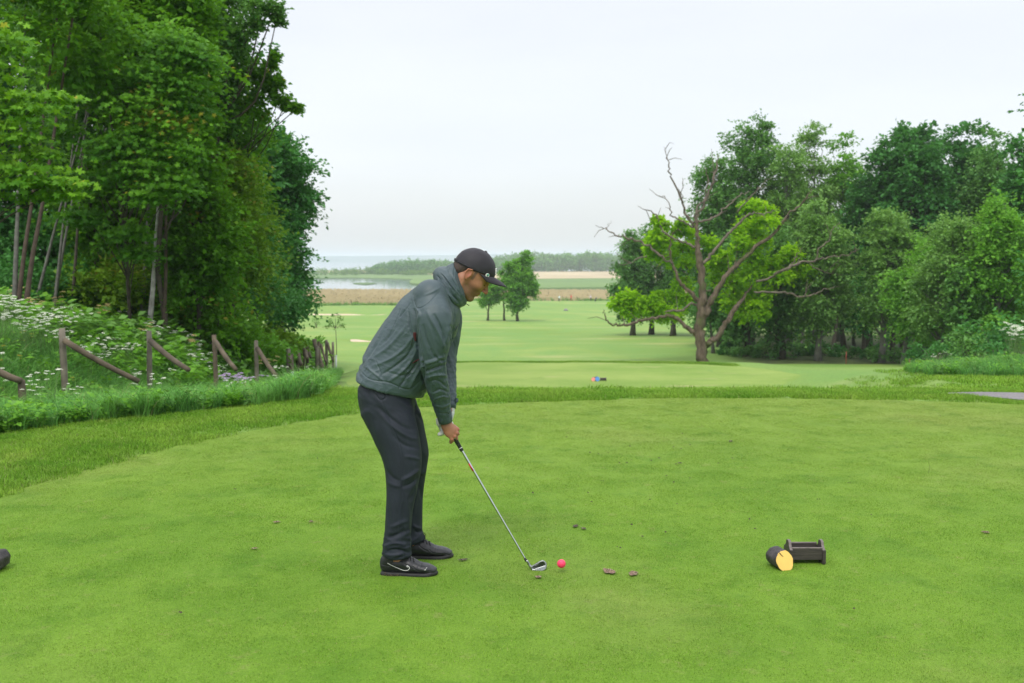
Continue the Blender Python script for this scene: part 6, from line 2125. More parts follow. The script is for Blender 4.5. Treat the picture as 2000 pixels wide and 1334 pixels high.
# cut ends of the sleeves only locally
def local_cut(fd, c, rad, p, n):
    X = np.stack(np.meshgrid(*fd.ax, indexing='ij'), -1)
    n = nrm(np.asarray(n, float))
    near = np.linalg.norm(X - c, axis=-1) < rad
    d = ((X - p) @ n).astype(np.float32)
    fd.S = np.where(near & (d > -.02), np.maximum(fd.S, d), fd.S)
def hem_cut(fd):
    X = np.stack(np.meshgrid(*fd.ax, indexing='ij'), -1)
    n = nrm(Q(749 - 31, 758 + 113, 0) - Q(749, 758, 0))
    d = ((X - Q(749, 755.5, 0)) @ n).astype(np.float32)
    m = (X[..., 0] < Q(824, 760)[0])
    fd.S = np.where(m, np.maximum(fd.S, d), fd.S)
hem_cut(jf)
local_cut(jf, Q(871, 832, -.04), .07, Q(870, 824.5, -.04), Q(873, 838, -.03) - Q(868, 815, -.045))
V, Fq = jf.mesh(2)
V, Fq = subdiv(V, Fq)
armmask = lambda px, py: None
px_, py_ = pix(V)
N_ = normals(V, Fq)
arm_near = (V[:, 1] < YP - .02) & (px_ > 808)
# wrinkles: torso pulled diagonally, sleeves crosswise
tors = smooth01((815 - px_) / 12)
low = smooth01((py_ - 640) / 90)
V = wrinkle(V, Fq, .0038, 17, (.75, 0, -.35), 2, tors * (.35 + .65 * low), 2.2)
pat = vnoise(px_, py_, 38, 3)
V = wrinkle(V, Fq, .0022, 32, (.65, 0, .45), 5, tors * smooth01((pat - .35) * 2.5), 2.2)
V = wrinkle(V, Fq, .0008, 60, (.7, .2, -.2), 7, tors)
slv = smooth01((px_ - 815) / 10) * smooth01((py_ - 600) / 60)
V = wrinkle(V, Fq, .0042, 22, (.25, .3, -1), 9, slv * smooth01((800 - py_) / 30), 2.2)
V = wrinkle(V, Fq, .0026, 36, (1, .3, .35), 4, slv * smooth01((py_ - 680) / 30), 2.2)
V = wrinkle(V, Fq, .0016, 60, (.3, .2, -.9), 8, slv)
ZF = lambda L_: [(640 + x / 2.9, 440 + y / 2.9) for x, y in L_]
lines = [
    # seams
    (ZF([(480, 360), (490, 430), (510, 470), (570, 440), (640, 370)]), 1.3, -.0035), (ZF([(490, 470), (505, 600), (512, 690), (540, 800), (545, 890)]), 3.2, -.016),
    (ZF([(470, 440), (430, 490), (400, 530)]), 1.6, -.004), (ZF([(455, 470), (470, 590), (500, 650)]), 2.2, -.006), (ZF([(500, 470), (520, 500), (505, 560)]), 3, .006),
    # armpit fan folds
    (ZF([(490, 620), (430, 700), (350, 760), (250, 800)]), 4, .006), (ZF([(500, 650), (450, 740), (380, 800), (300, 850)]), 3.2, -.0065), (ZF([(510, 690), (470, 770), (420, 830), (340, 890)]), 4, .007),
    (ZF([(520, 720), (500, 790), (440, 870), (400, 930)]), 3, -.007), (ZF([(540, 790), (500, 850), (460, 930)]), 4, .006), (ZF([(400, 560), (340, 640), (280, 690)]), 4, -.004), (ZF([(450, 560), (390, 640), (330, 700), (240, 760)]), 4, .0045),
    (ZF([(370, 500), (320, 580), (260, 680)]), 4, .0035), (ZF([(300, 640), (240, 730), (190, 800)]), 3.5, -.0035), (ZF([(330, 830), (420, 850), (500, 840)]), 3, -.004), (ZF([(200, 790), (290, 860), (330, 900)]), 3, .004),
    # hem stitching
    (ZF([(160, 800), (235, 870), (345, 890), (460, 930), (545, 860)]), 1.5, -.0035), (ZF([(270, 760), (300, 840), (290, 900)]), 1.6, -.003),
    # sleeve folds
    (ZF([(560, 480), (600, 560), (640, 640), (660, 720)]), 4.5, .0065), (ZF([(650, 460), (690, 520), (680, 620), (650, 700)]), 5, .007), (ZF([(600, 500), (650, 600), (665, 680)]), 3.2, -.007),
    (ZF([(540, 560), (560, 650), (600, 740)]), 4, -.0055), (ZF([(540, 790), (600, 770), (665, 740)]), 4, .007), (ZF([(545, 830), (610, 810), (670, 790)]), 3.2, -.009), (ZF([(550, 870), (610, 850), (680, 850)]), 3.6, .006),
    (ZF([(560, 900), (620, 880), (690, 930)]), 3, -.005), (ZF([(600, 990), (650, 970), (690, 980)]), 2.5, .004), (ZF([(590, 950), (640, 930), (690, 950)]), 2.5, -.005), (ZF([(580, 700), (610, 750), (660, 770)]), 3.5, -.006),
    (ZF([(605, 1055), (650, 1068), (700, 1060)]), 1.6, -.004), (ZF([(610, 1020), (650, 1030), (695, 1010)]), 2.6, .004),
    # shoulder yoke and back
    (ZF([(540, 400), (590, 380), (640, 350)]), 3, .003), (ZF([(420, 460), (380, 560), (340, 640)]), 1.1, -.0022),
    (ZF([(690, 560), (710, 600), (700, 700), (680, 800)]), 4, -.012), (ZF([(740, 560), (700, 610), (680, 660)]), 2.4, -.006), (ZF([(750, 480), (740, 540), (725, 600)]), 1.5, -.004), (ZF([(715, 460), (720, 520), (700, 560)]), 2.2, -.004),
]
V = folds(V, Fq, [(a, b * .8, c * 1.2) for a, b, c in lines], -1, (V[:, 1] < YP + .01).astype(float))
V, Fq = relax(V, Fq, 1, .3)
jo = part('jacket', mesh_np('jacket', V, Fq, True), M_JACKET, gp)
def jchild(name, me, mat):
    o = bpy.data.objects.new(name, me); COL.objects.link(o)
    if len(me.materials) == 0: me.materials.append(mat)
    o.parent = jo
    return o
# cuffs with tabs
def ring(name, c0, c1, r0, r1, nvec, mat, rb=None, parent=jchild, k=24, th=.003):
    T = nrm(c1 - c0); Nn = nrm(nvec - T * (nvec @ T)); B = np.cross(T, Nn)
    a = np.arange(k) * 2 * math.pi / k
    rb = rb or (.85, .85)
    V = []
    for c, ra, rbb in ((c0, r0, r0 * rb[0]), (c0 * .5 + c1 * .5, (r0 + r1) / 2 + .001, (r0 * rb[0] + r1 * rb[1]) / 2 + .001), (c1, r1, r1 * rb[1]), (c1, r1 - th, r1 * rb[1] - th), (c0, r0 - th, r0 * rb[0] - th)):
        V.append(c + np.outer(np.cos(a) * ra, Nn) + np.outer(np.sin(a) * rbb, B))
    V = np.vstack(V)
    Fc = [(i * k + j, i * k + (j + 1) % k, ((i + 1) % 5) * k + (j + 1) % k, ((i + 1) % 5) * k + j) for i in range(5) for j in range(k)]
    return parent(name, mesh_np(name, V, Fc, True), mat)
cr0, cr1 = Q(867.2, 808, -.048), Q(870.5, 824.5, -.038)
ring('cuff', cr0, cr1, .0405, .0345, Q(882, 819, -.04) - Q(858, 823, -.04), M_JACKET, (1.0, 1.0))
cl0, cl1 = Q(878.5, 786, .062), Q(878.5, 798, .05)
ring('cuff', cl0, cl1, .035, .031, np.array([1.0, 0, 0]), M_JACKET, (1.0, 1.0))
mb = MB(); mb.tube([Q(874, 806, -.092), Q(879, 803.5, -.082), Q(881.5, 800, -.068)], [.0085, .008, .004], 6, flat=.25)
jchild('cuff_tab', mb.mesh('cuff_tab', True), M_JACKET)
mb = MB(); mb.tube([Q(892, 778, .05), Q(891.5, 784, .045), Q(888, 788, .04)], [.008, .009, .004], 6, flat=.3)
jchild('cuff_tab', mb.mesh('cuff_tab', True), M_JACKET)
# hood gathered around the neck, collar
cf = Field(Q(835, 612, -.16), Q(922, 500, .16) + [.02, 0, .01], .0042)
HZ = lambda zx, zy, dy=0: Q(820 + zx / 7.41, 460 + zy / 7.41, dy)
# stacked rolls: each an open ring around the neck from nape to throat
def roll(back, front, side_w, r0, r1, k=.008, sag=0.0):
    pts, rr = [], []
    for t in np.linspace(0, 2 * math.pi, 22):
        w = (1 - math.cos(t)) / 2
        c = back * (1 - w) + front * w
        c = c + np.array([0, -math.sin(t) * side_w, -sag * math.sin(t) ** 2])
        pts.append(c); rr.append(r0 * (1 - w) + r1 * w)
    cf.tube(pts, rr, k=k)
roll(HZ(440, 470), HZ(640, 960), .086, .020, .014, .008)
roll(HZ(350, 520), HZ(610, 990), .100, .023, .014, .010, .004)
roll(HZ(280, 610), HZ(570, 1010), .114, .021, .013, .008, .006)
roll(HZ(475, 430), HZ(660, 935), .072, .012, .011, .006)
cf.ell(HZ(330, 600), (.055, .085, .045), np.column_stack([nrm(np.array([.6, 0, -.8])), [0, 1, 0], nrm(np.array([.8, 0, .6]))]), .015)
# neck opening
for q in np.linspace(0, 1, 8):
    cf.ell(HZ(560, 560) * (1 - q) + HZ(720, 880) * q, (.053, .060, .05), None, .004, 'sub') if q < .75 else None
V, Fq = cf.mesh(1)
V, Fq = subdiv(V, Fq)
V = wrinkle(V, Fq, .0035, 26, (.5, .3, -.8), 11)
ZH = lambda L_: [(820 + x / 7.41, 460 + y / 7.41) for x, y in L_]
V = folds(V, Fq, [(ZH([(240, 570), (330, 680), (440, 820), (560, 960)]), 1.5, -.008), (ZH([(290, 520), (390, 620), (480, 760), (590, 880)]), 1.8, .006), (ZH([(260, 640), (350, 780), (450, 900)]), 1.6, .006), (ZH([(320, 560), (420, 700), (520, 830)]), 1.2, -.006),
                  (ZH([(430, 560), (470, 640), (540, 760)]), 1.3, -.005), (ZH([(500, 400), (500, 520), (490, 640)]), .9, -.002)])
jchild('hood', mesh_np('hood', V, Fq, True), M_JACKET)
# collar stand at the nape, and its dark lining
def collar(name, off, mat, sh=0.0):
    a = np.linspace(-2.15, 2.15, 37)       # angle around neck, 0 = nape
    V = []
    base_b, base_f = HZ(430, 560), HZ(640, 985)
    top_b, top_f = HZ(500, 392), HZ(705, 955)
    for i, t in enumerate(a):
        w = (1 - math.cos(t)) / 2
        for bb, tf, sw in ((base_b, base_f, .074), (base_b * .5 + top_b * .5, base_f * .5 + top_f * .5, .070), (top_b, top_f, .064)):
            c = bb * (1 - w) + tf * w
            V.append(c + np.array([off * math.cos(t) , -math.sin(t) * (sw + off), sh]))
    n = len(a)
    Fc = [(i * 3 + j, (i + 1) * 3 + j, (i + 1) * 3 + j + 1, i * 3 + j + 1) for i in range(n - 1) for j in range(2)]
    o = jchild(name, mesh_np(name, V, Fc, True), mat)
    so_ = o.modifiers.new('solid', 'SOLIDIFY'); so_.thickness = .003; so_.offset = 0
collar('collar', 0, M_JACKET)
collar('collar_lining', -.0042, M_DARKIN, -.0015)
mb = MB(); mb.tube([HZ(668, 985, -.02), HZ(690, 1000, -.02), HZ(715, 1012, -.02)], [.0016, .0016, .0022], 6)
jchild('drawcord', mb.mesh('drawcord', True), M_LACE)
mb = MB(); mb.tube([HZ(600, 945, -.042), HZ(618, 958, -.045)], [.005, .004], 8)
jchild('cord_lock', mb.mesh('cord_lock', True), M_LACE)
mb = MB(); mb.tube([HZ(205, 545, -.0), HZ(195, 560, 0)], [.008, .005], 8)
jchild('hood_loop', mb.mesh('hood_loop', True), M_DARKIN)
# zip placket down the chest, underarm vent in maroon, pocket zip
zp = [(907.5, 598), (906.5, 612), (904.5, 628), (900, 645), (895, 662)]
def surf_pt(px, py, V=None, lift=.001, near=True):
    """front-most jacket point under a photo pixel"""
    a, c_ = pix(JV)
    m = np.hypot(a - px, c_ - py) < 2.4
    if not m.any(): return None
    i = np.argmin(np.where(m, JV[:, 1], 99))
    return JV[i] + JN[i] * lift
JV = np.empty(len(jo.data.vertices) * 3); jo.data.vertices.foreach_get('co', JV); JV = JV.reshape(-1, 3)
JN = np.empty(len(jo.data.vertices) * 3); jo.data.vertices.foreach_get('normal', JN); JN = JN.reshape(-1, 3)
def decal_tube(name, pts, r, mat, flat=1.0, k=6, lift=.0005):
    q = [surf_pt(a, c_, lift=lift) for a, c_ in pts]
    q = np.array([z for z in q if z is not None])
    if len(q) < 2: return
    mb = MB(); mb.tube(catmull(q, 3), r, k, flat=flat)
    jchild(name, mb.mesh(name, True), mat)
decal_tube('underarm_vent', [(810.5, 651), (811.5, 656), (812.5, 662), (813, 667)], .0085, M_MAROON, .5, 8, -.003)
decal_tube('pocket_zip', [(807, 711), (812, 707), (816.5, 702.5)], .0028, M_MAROON, 1, 6, .0006)
decal_tube('pocket_zip', [(898, 634), (894, 640), (890, 648)], .0022, M_LACE, 1, 6, .0006)
decal_tube('pocket_zip', [(803, 676), (807, 668), (808, 660)], .0015, M_LACE, 1, 6, .0006)

# ---- trousers
tf = Field(Q(684, 1112, -.28) - [.0, 0, .02], Q(845, 735, .33) + [.03, 0, .02], .0062)
sec = [((700, 752), (806, 764), 0), ((700, 768), (808, 780), 0), ((706, 795), (809, 804), 0), ((718, 824), (806, 826), 0)]
c, r, Nn = prs(sec)
tf.tube(c, r, [.168, .178, .175, .15], N=Nn, k=0, samples=3, cap=.4)
legR = [((704, 790), (806, 800), -.075), ((721, 830), (813, 832), -.095), ((738, 868), (821, 866), -.105), ((749.5, 902), (824, 902), -.115), ((754.5, 940), (818, 936), -.12), ((755, 975), (810, 970), -.125), ((754, 1008), (805, 1006), -.128), ((751.5, 1045), (802, 1042), -.13), ((748, 1070), (802.5, 1064), -.13), ((747, 1087), (803, 1076), -.128)]
c, r, Nn = prs(legR)
tf.tube(c, r, [.095, .098, .092, .085, .079, .075, .072, .070, .072, .073], N=Nn, k=.02, samples=3, cap=.3)
legL = [((725, 785), (812, 790), .075), ((745, 815), (823, 820), .095), ((760, 850), (831, 852), .11), ((768, 882), (836.5, 880), .125), ((772, 910), (834.5, 908), .135), ((771, 940), (828.5, 939), .145), ((771, 975), (825.5, 975), .15), ((772, 1005), (825, 1005), .15), ((774, 1035), (824.5, 1035), .15), ((777, 1060), (830, 1052), .15)]
c, r, Nn = prs(legL)
tf.tube(c, r, [.09, .095, .09, .082, .076, .072, .07, .068, .068, .066], N=Nn, k=.012, samples=3, cap=.3)
local_cut(tf, Q(776, 1092, -.13), .16, Q(776, 1087, -.13), Q(780, 1105, -.13) - Q(776, 1085, -.13) + np.array([-.004, 0, 0]))
V, Fq = tf.mesh(2)
V, Fq = subdiv(V, Fq)
px_, py_ = pix(V)
lo_ = smooth01((py_ - 800) / 60)
V = wrinkle(V, Fq, .0038, 14, (.25, .1, -1), 21, smooth01((py_ - 790) / 40) * smooth01((1060 - py_) / 40))
V = wrinkle(V, Fq, .0056, 22, (1, .25, .3), 23, smooth01((py_ - 1020) / 35))
V = wrinkle(V, Fq, .0026, 24, (.8, .2, -.5), 25, smooth01((835 - py_) / 40))
ZT = lambda L_: [(640 + x / 3.51, 780 + y / 3.51) for x, y in L_]
tl = [
    (ZT([(350, -40), (400, 80), (450, 200), (500, 330), (512, 450), (508, 620), (490, 800), (490, 980)]), 1.1, -.0028),           # side seam
    (ZT([(330, 40), (420, 120), (520, 190), (600, 210)]), 4, -.0055), (ZT([(360, 100), (450, 190), (560, 260), (625, 270)]), 4, .006), (ZT([(430, 230), (520, 310), (630, 340)]), 3.5, -.004),
    (ZT([(500, 560), (560, 530), (630, 480)]), 4, .007), (ZT([(505, 600), (570, 580), (625, 530)]), 3.5, -.006), (ZT([(400, 560), (460, 590), (505, 600)]), 4, .004), (ZT([(395, 480), (450, 540), (500, 560)]), 3.6, -.0045),
    (ZT([(520, 390), (590, 400), (640, 420)]), 3.5, .004), (ZT([(560, 700), (590, 640), (610, 600)]), 4, -.005), (ZT([(430, 640), (450, 800), (440, 940)]), 5.5, .005), (ZT([(540, 640), (550, 800), (560, 950)]), 4.5, .006),
    (ZT([(520, 700), (515, 850), (530, 1000)]), 4, -.005), (ZT([(390, 1010), (460, 985), (540, 1000)]), 4, .008), (ZT([(395, 1040), (470, 1030), (560, 1050)]), 3, -.008), (ZT([(410, 950), (470, 930), (540, 900)]), 4, -.006),
    (ZT([(385, 1060), (440, 1070), (520, 1060)]), 3, .006), (ZT([(560, 900), (565, 980), (572, 1040)]), 3, .007), (ZT([(430, 880), (480, 860), (550, 830)]), 4, .005),
    # far leg
    (ZT([(610, 100), (640, 130), (650, 170)]), 3, -.005), (ZT([(600, 60), (630, 90), (645, 140)]), 3, .006), (ZT([(640, 520), (660, 500), (685, 470)]), 3.5, .006), (ZT([(620, 580), (640, 640), (650, 700)]), 4, -.005),
    (ZT([(590, 900), (620, 910), (650, 905)]), 3, -.007), (ZT([(580, 860), (610, 880), (645, 880)]), 3, .006), (ZT([(590, 800), (600, 700), (620, 600)]), 4, .005),
    # pocket
    (ZT([(385, -60), (395, -20), (392, 10)]), 1.2, -.003), (ZF([(250, 930), (300, 990), (340, 960), (345, 935)]), 1.3, -.003),
    (ZF([(475, 1000), (500, 1040), (490, 1090)]), 2.5, -.005),
]
V = folds(V, Fq, [(a, b * 1.0, c * 1.1) for a, b, c in tl])
V, Fq = relax(V, Fq, 1, .3)
part('trousers', mesh_np('trousers', V, Fq, True), M_TROUS, gp)

# ---- shoes
def shoe(heel_px, toe_px, dy, sole_py_h, ground, label, logo=False):
    """built in its own frame: x forward from heel, z up"""
    a, b_ = Q(heel_px[0], heel_px[1], dy), Q(toe_px[0], toe_px[1], dy)
    Ln = (b_ - a)[0]
    yaw_ = ground
    X0 = np.array([a[0], YP + dy, 0.001])
    cy_, sy_ = math.cos(yaw_), math.sin(yaw_)
    fwd = np.array([cy_, sy_, 0]); lat = np.array([-sy_, cy_, 0]); up = np.array([0, 0, 1.0])
    def S(x, y, z): return X0 + fwd * (x * Ln / .30) + lat * y + up * z
    root = None
    f = Field(X0 - [.06, .12, .03], X0 + [Ln + .07, .12, .17], .0036)
    # upper: side profile top heights along x
    xs = [.018, .05, .09, .13, .17, .21, .25, .283]
    tops = [.083, .088, .088, .083, .067, .052, .044, .030]
    wid = [.030, .035, .037, .041, .046, .048, .045, .028]
    cen = [.0, .0, .001, .002, .003, .003, .001, -.003]
    pts = [S(x, c_, t / 2 + .012) for x, t, c_ in zip(xs, tops, cen)]
    f.tube(pts, [t / 2 for t in tops], wid, N=up, k=0, samples=3, cap=.75)
    f.tube([S(.045, 0, .085), S(.055, 0, .11)], [.036, .035], k=.015)
    f.tube([S(.11, .0, .088), S(.15, .0, .080), S(.185, .002, .062)], [.020, .018, .014], k=.010)      # tongue and lacing ridge
    f.ell(S(.055, 0, .118), (.030, .026, .028), None, .004, 'sub')
    f.cut(S(0, 0, .014), -up)
    V, Fq = f.mesh(2)
    V, Fq = subdiv(V, Fq)
    Vl = np.column_stack([((V - X0) @ fwd) * .30 / Ln, (V - X0) @ lat, (V - X0) @ up])
    N_ = normals(V, Fq)
    d = np.zeros(len(V))
    # toe cap seam, side panels
    for line, w, h_ in (([(.175, .055), (.19, .040), (.225, .030), (.27, .030)], .0028, -.0022), ([(.105, .09), (.14, .06), (.17, .045), (.19, .02)], .0028, -.0018), ([(.03, .03), (.10, .026), (.18, .022), (.25, .020)], .003, -.0016),
                        ([(.01, .06), (.05, .055), (.075, .075)], .003, -.0015), ([(.235, .028), (.25, .036), (.262, .03)], .0025, -.0015)):
        ln_ = catmull(line, 5)
        dist, par = seg_d(Vl[:, 0], Vl[:, 2], ln_)
        d += h_ * np.exp(-(dist / w) ** 2)
    d += .0010 * np.array([mnoise.noise(Vector((float(q[0]) * 55, float(q[1]) * 55, float(q[2]) * 55))) for q in Vl]) 
    # flex creases over the toes
    d += -.0016 * np.exp(-((np.mod(Vl[:, 0] - .195 + .2 * Vl[:, 1] ** 2, .014) - .007) / .0024) ** 2) * smooth01((Vl[:, 2] - .03) / .01) * np.exp(-((Vl[:, 0] - .205) / .014) ** 2)
    V = V + N_ * d[:, None]
    so = part('shoe', mesh_np('shoe', V, Fq, True), M_SHOE, gp)
    if label: so['label'] = label
    def sc(name, me, mat):
        o = bpy.data.objects.new(name, me); COL.objects.link(o)
        if len(me.materials) == 0: me.materials.append(mat)
        o.parent = so
        o.location = (0, 0, 0)
        return o
    # sole
    out = catmull([(-.004, 0), (.004, .028), (.05, .037), (.11, .034), (.17, .045), (.225, .050), (.275, .038), (.302, .008), (.296, -.022), (.25, -.046), (.19, -.047), (.11, -.036), (.05, -.037), (.004, -.028)], 5, True)
    n = len(out)
    lay = [(-.006, .95), (.0, .975), (.007, .985), (.012, .96), (.017, .92)]
    V = []
    for z, s in lay:
        for x, y in out:
            zz = z + (.010 * smooth01((x - .23) / .07) if z > -.01 else 0) + (.003 * smooth01((.06 - x) / .06))
            V.append(S(.15 + (x - .15) * s, y * s, zz))
    Fc = [(i * n + j, i * n + (j + 1) % n, (i + 1) * n + (j + 1) % n, (i + 1) * n + j) for i in range(len(lay) - 1) for j in range(n)]
    Fc = [f_[::-1] for f_ in Fc] + [tuple(range(n)), tuple(range((len(lay) - 1) * n, len(lay) * n))[::-1]]
    sc('sole', mesh_np('sole', V, Fc, True), M_SOLE)
    def surf(x, z, side=-1):
        """point on the shoe skin seen from the side"""
        m = (np.hypot(Vl[:, 0] - x, Vl[:, 2] - z) < .006) & (Vl[:, 1] * side > 0)
        if not m.any(): return None
        i = np.where(m)[0][np.argmax(np.abs(Vl[m, 1]))]
        return VV[i] + NN_[i] * .0018
    def surf_top(x, y):
        m = np.hypot(Vl[:, 0] - x, Vl[:, 1] - y) < .006
        if not m.any(): return None
        i = np.where(m)[0][np.argmax(Vl[m, 2])]
        return VV[i] + NN_[i] * .0015
    VV, NN_ = np.empty(len(so.data.vertices) * 3), np.empty(len(so.data.vertices) * 3)
    so.data.vertices.foreach_get('co', VV); VV = VV.reshape(-1, 3)
    so.data.vertices.foreach_get('normal', NN_); NN_ = NN_.reshape(-1, 3)
    # laces
    for i, x in enumerate((.125, .143, .161, .178)):
        q = [surf_top(x + .004, -.026), surf_top(x, -.012), surf_top(x - .003, 0), surf_top(x, .012), surf_top(x + .004, .026)]
        q = [z for z in q if z is not None]
        if len(q) > 2:
            mb = MB(); mb.tube(catmull(np.array(q), 3), .0021, 6)
            sc('lace', mb.mesh('lace', True), M_LACE)
    kx = surf_top(.112, 0)
    if kx is not None:
        mb = MB()
        for sg in (-1, 1):
            c0 = kx + [0, 0, .004]
            lp = [c0, c0 + fwd * .018 + lat * sg * .010 + up * .020, c0 + fwd * .038 + lat * sg * .018 + up * .016, c0 + fwd * .040 + lat * sg * .016 + up * .003, c0 + fwd * .022 + lat * sg * .008 + up * .000, c0]
            if logo: lp = [c0, c0 + fwd * .012 + lat * sg * .02 + up * .006, c0 + fwd * .03 + lat * sg * .026 - up * .006, c0 + fwd * .038 + lat * sg * .020 - up * .014, c0 + fwd * .018 + lat * sg * .01 - up * .002, c0]
            mb.tube(catmull(np.array(lp), 4), .0018, 6)
        sc('bow', mb.mesh('bow', True), M_LACE)
    if logo:
        # outlined curved stripe on the side (photo coordinates of the closer shoe)
        Z3 = [(375, 785), (430, 820), (520, 865), (620, 910), (700, 942), (760, 948), (805, 920), (822, 870), (805, 820), (775, 790), (765, 805), (768, 850)]
        a_, c_ = pix(VV)
        q = []
        for zx, zy in catmull(Z3, 2):
            z_ = surf(((720 + zx / 10) - 743.5) / 113 * .30, (1123.5 - (1020 + zy / 10)) / 388 + .004)
            if z_ is not None: q.append(z_)
        if len(q) > 3:
            q = np.array(q)
            for _ in range(3): q[1:-1] = (q[:-2] + 2 * q[1:-1] + q[2:]) / 4
            q[:, 1] -= .0008
            mb = MB(); mb.tube(q, np.linspace(.0012, .0019, len(q)), 6)
            sc('side_stripe', mb.mesh('side_stripe', True), M_WHITE)
        for zx, zy, r in ((722, 625, .0048), (1135, 880, .0018), (1112, 915, .002)):
            m = np.hypot(a_ - (720 + zx / 10), c_ - (1020 + zy / 10)) < 2.2
            if m.any():
                i = np.where(m)[0][np.argmin(VV[m, 1])]
                mb = MB(); p = VV[i] + NN_[i] * .001
                mb.tube([p - [.004, 0, .002], p, p + [.004, 0, .003]], [r * .5, r, r * .4], 6, flat=.5)
                sc('white_tag', mb.mesh('white_tag', True), M_WHITE)
        # mud clods round the heel
        mb = MB()
        rg = np.random.default_rng(6)
        for k in range(46):
            x = rg.uniform(-.004, .11) ; z = rg.uniform(-.004, .020) * (1 if x < .05 else .6)
            y = -np.interp(x, [0, .05, .11], [.028, .038, .036]) if x > .004 else rg.uniform(-.03, .02)
            s = rg.uniform(.002, .0052)
            p = S(x, y, z)
            mb.add(p + s * np.array([(1, 0, 0), (-1, .3, 0), (0, -.8, .2), (0, .8, -.3), (.1, -.3, 1.0), (0, 0, -1)]) * rg.uniform(.6, 1.3, (6, 3)), [(0, 4, 2), (2, 4, 1), (1, 4, 3), (3, 4, 0), (0, 2, 5), (2, 1, 5), (1, 3, 5), (3, 0, 5)])
        o = sc('mud', mb.mesh('mud'), M_MUD); o['kind'] = 'stuff'
    return so
shoe((744, 1120), (856, 1120), -.125, 0, math.radians(-3), 'closer black shoe with a white outlined curve on its side and mud on the heel', True)
shoe((775, 1088), (885.5, 1088), .15, 0, math.radians(2), 'further black shoe with a standing lace loop', False)
# sock / ankle
for cpt, r in ((Q(769, 1084, -.126), .031), (Q(797, 1056, .15), .031)):
    mb = MB(); mb.tube([cpt + [0, 0, -.02], cpt, cpt + [0, 0, .06]], [r * .95, r, r], 14)
    part('sock', mb.mesh('sock', True), M_LACE, gp)

# ---- glove on the left hand
gf = Field(Q(846, 868, -.06), Q(905, 790, .12), .0026)
gf.tube([Q(878.5, 788, .058), Q(877.5, 806, .040), Q(872, 820, .03)], [.0275, .0275, .030], [.022, .022, .022], N=np.array([1.0, 0, 0]), k=0)
gf.ell(Q(868, 834, .024), (.030, .020, .036), np.column_stack([sidec, yc, -ax_c]), .012)
for i in range(4):
    t = .165 - i * .021
    gf.tube([CL(t, -.014, .030), CL(t, .012, .028), CL(t - .002, .024, .004), CL(t, .012, -.018), CL(t, -.008, -.018)], [.0115, .011, .0105, .0095, .0085], k=.005)
gf.tube([Q(870, 822, .02), CL(.11, .0, -.012), CL(.075, .004, -.014)], [.014, .012, .010], k=.006)
gf.tube([Q(870, 843, .012), Q(863, 846.5, .0), Q(858.5, 848, -.006)], [.013, .0125, .0105], k=.006)
V, Fq = gf.mesh(1)
V = wrinkle(V, Fq, .0012, 60, (.3, 0, -1), 31)
go_ = part('glove', mesh_np('glove', V, Fq, True), M_GLOVE, gp)
mb = MB()
c0, c1 = Q(877.5, 800, .045), Q(876, 806.5, .040)
mb.tube([Q(856.5, 816, -.005), Q(858, 822, -.012), Q(861, 826.5, -.012)], [.006, .007, .006], 8)
o = bpy.data.objects.new('strap', mb.mesh('strap', True)); COL.objects.link(o); o.data.materials.append(M_LACE); o.parent = go_
mb = MB(); mb.tube([Q(854.5, 817, .01), Q(856, 827, .01), Q(858.5, 833, .008)], [.009, .011, .008], 9)
o = bpy.data.objects.new('glove_cuff', mb.mesh('glove_cuff', True)); COL.objects.link(o); o.data.materials.append(M_GLOVE); o.parent = go_

# ================================================================== GOLF CLUB
kr = empty('golf_club', CH - np.array([0, 0, 0]), 'steel iron club held in both hands, its head resting behind the pink ball', 'golf club')
b = NB('rubber_grip')
v = b.pos(obj=True)
wv2 = b.n('ShaderNodeTexVoronoi', Scale=260.0); b.l(v, wv2.inputs['Vector'])
c = b.mix(b.rng(wv2.outputs['Distance'], .25, .33), (.20, .20, .22), (.012, .012, .014))
M_GRIP = b.done(b.bsdf(c, .7))
M_GRIPB = simple('black_rubber', (.012, .012, .013), .6)
b = NB('chrome_steel')
M_STEEL = b.done(b.bsdf((.58, .59, .61), .16, 1.0))
b = NB('satin_iron'); v = b.pos(obj=True)
M_IRON = b.done(b.bsdf((.30, .32, .31), b.rng(b.noise(90, 3, .6, v), .3, .7, .2, .36), 1.0, b.bump(b.noise(300, 2, .5, v), .15, .0005)))
M_IROND = simple('dark_iron_cavity', (.09, .10, .095), .35, metal=.9)
M_REDB = simple('red_shaft_band', (.45, .02, .02), .4)
mb = MB(); mb.tube([GT - ax_c * .0, GT + ax_c * .004, GT + ax_c * .05, HB - ax_c * .006], [.010, .0135, .0128, .0098], 16)
part('grip', mb.mesh('grip', True), M_GRIP, kr)
mb = MB(); mb.tube([HB - ax_c * .007, HB - ax_c * .003, HB - ax_c * .001, HB + ax_c * .009], [.0100, .0102, .0099, .0092], 16)
part('grip_collar', mb.mesh('grip_collar', True), M_GRIPB, kr)
mb = MB(); mb.tube([HB - ax_c * .010, HB - ax_c * .0075], [.0104, .0104], 16)
part('grip_ring', mb.mesh('grip_ring', True), M_WHITE, kr)
Ls = np.linalg.norm(CH - HB)
FT = HB + ax_c * (Ls - .045)
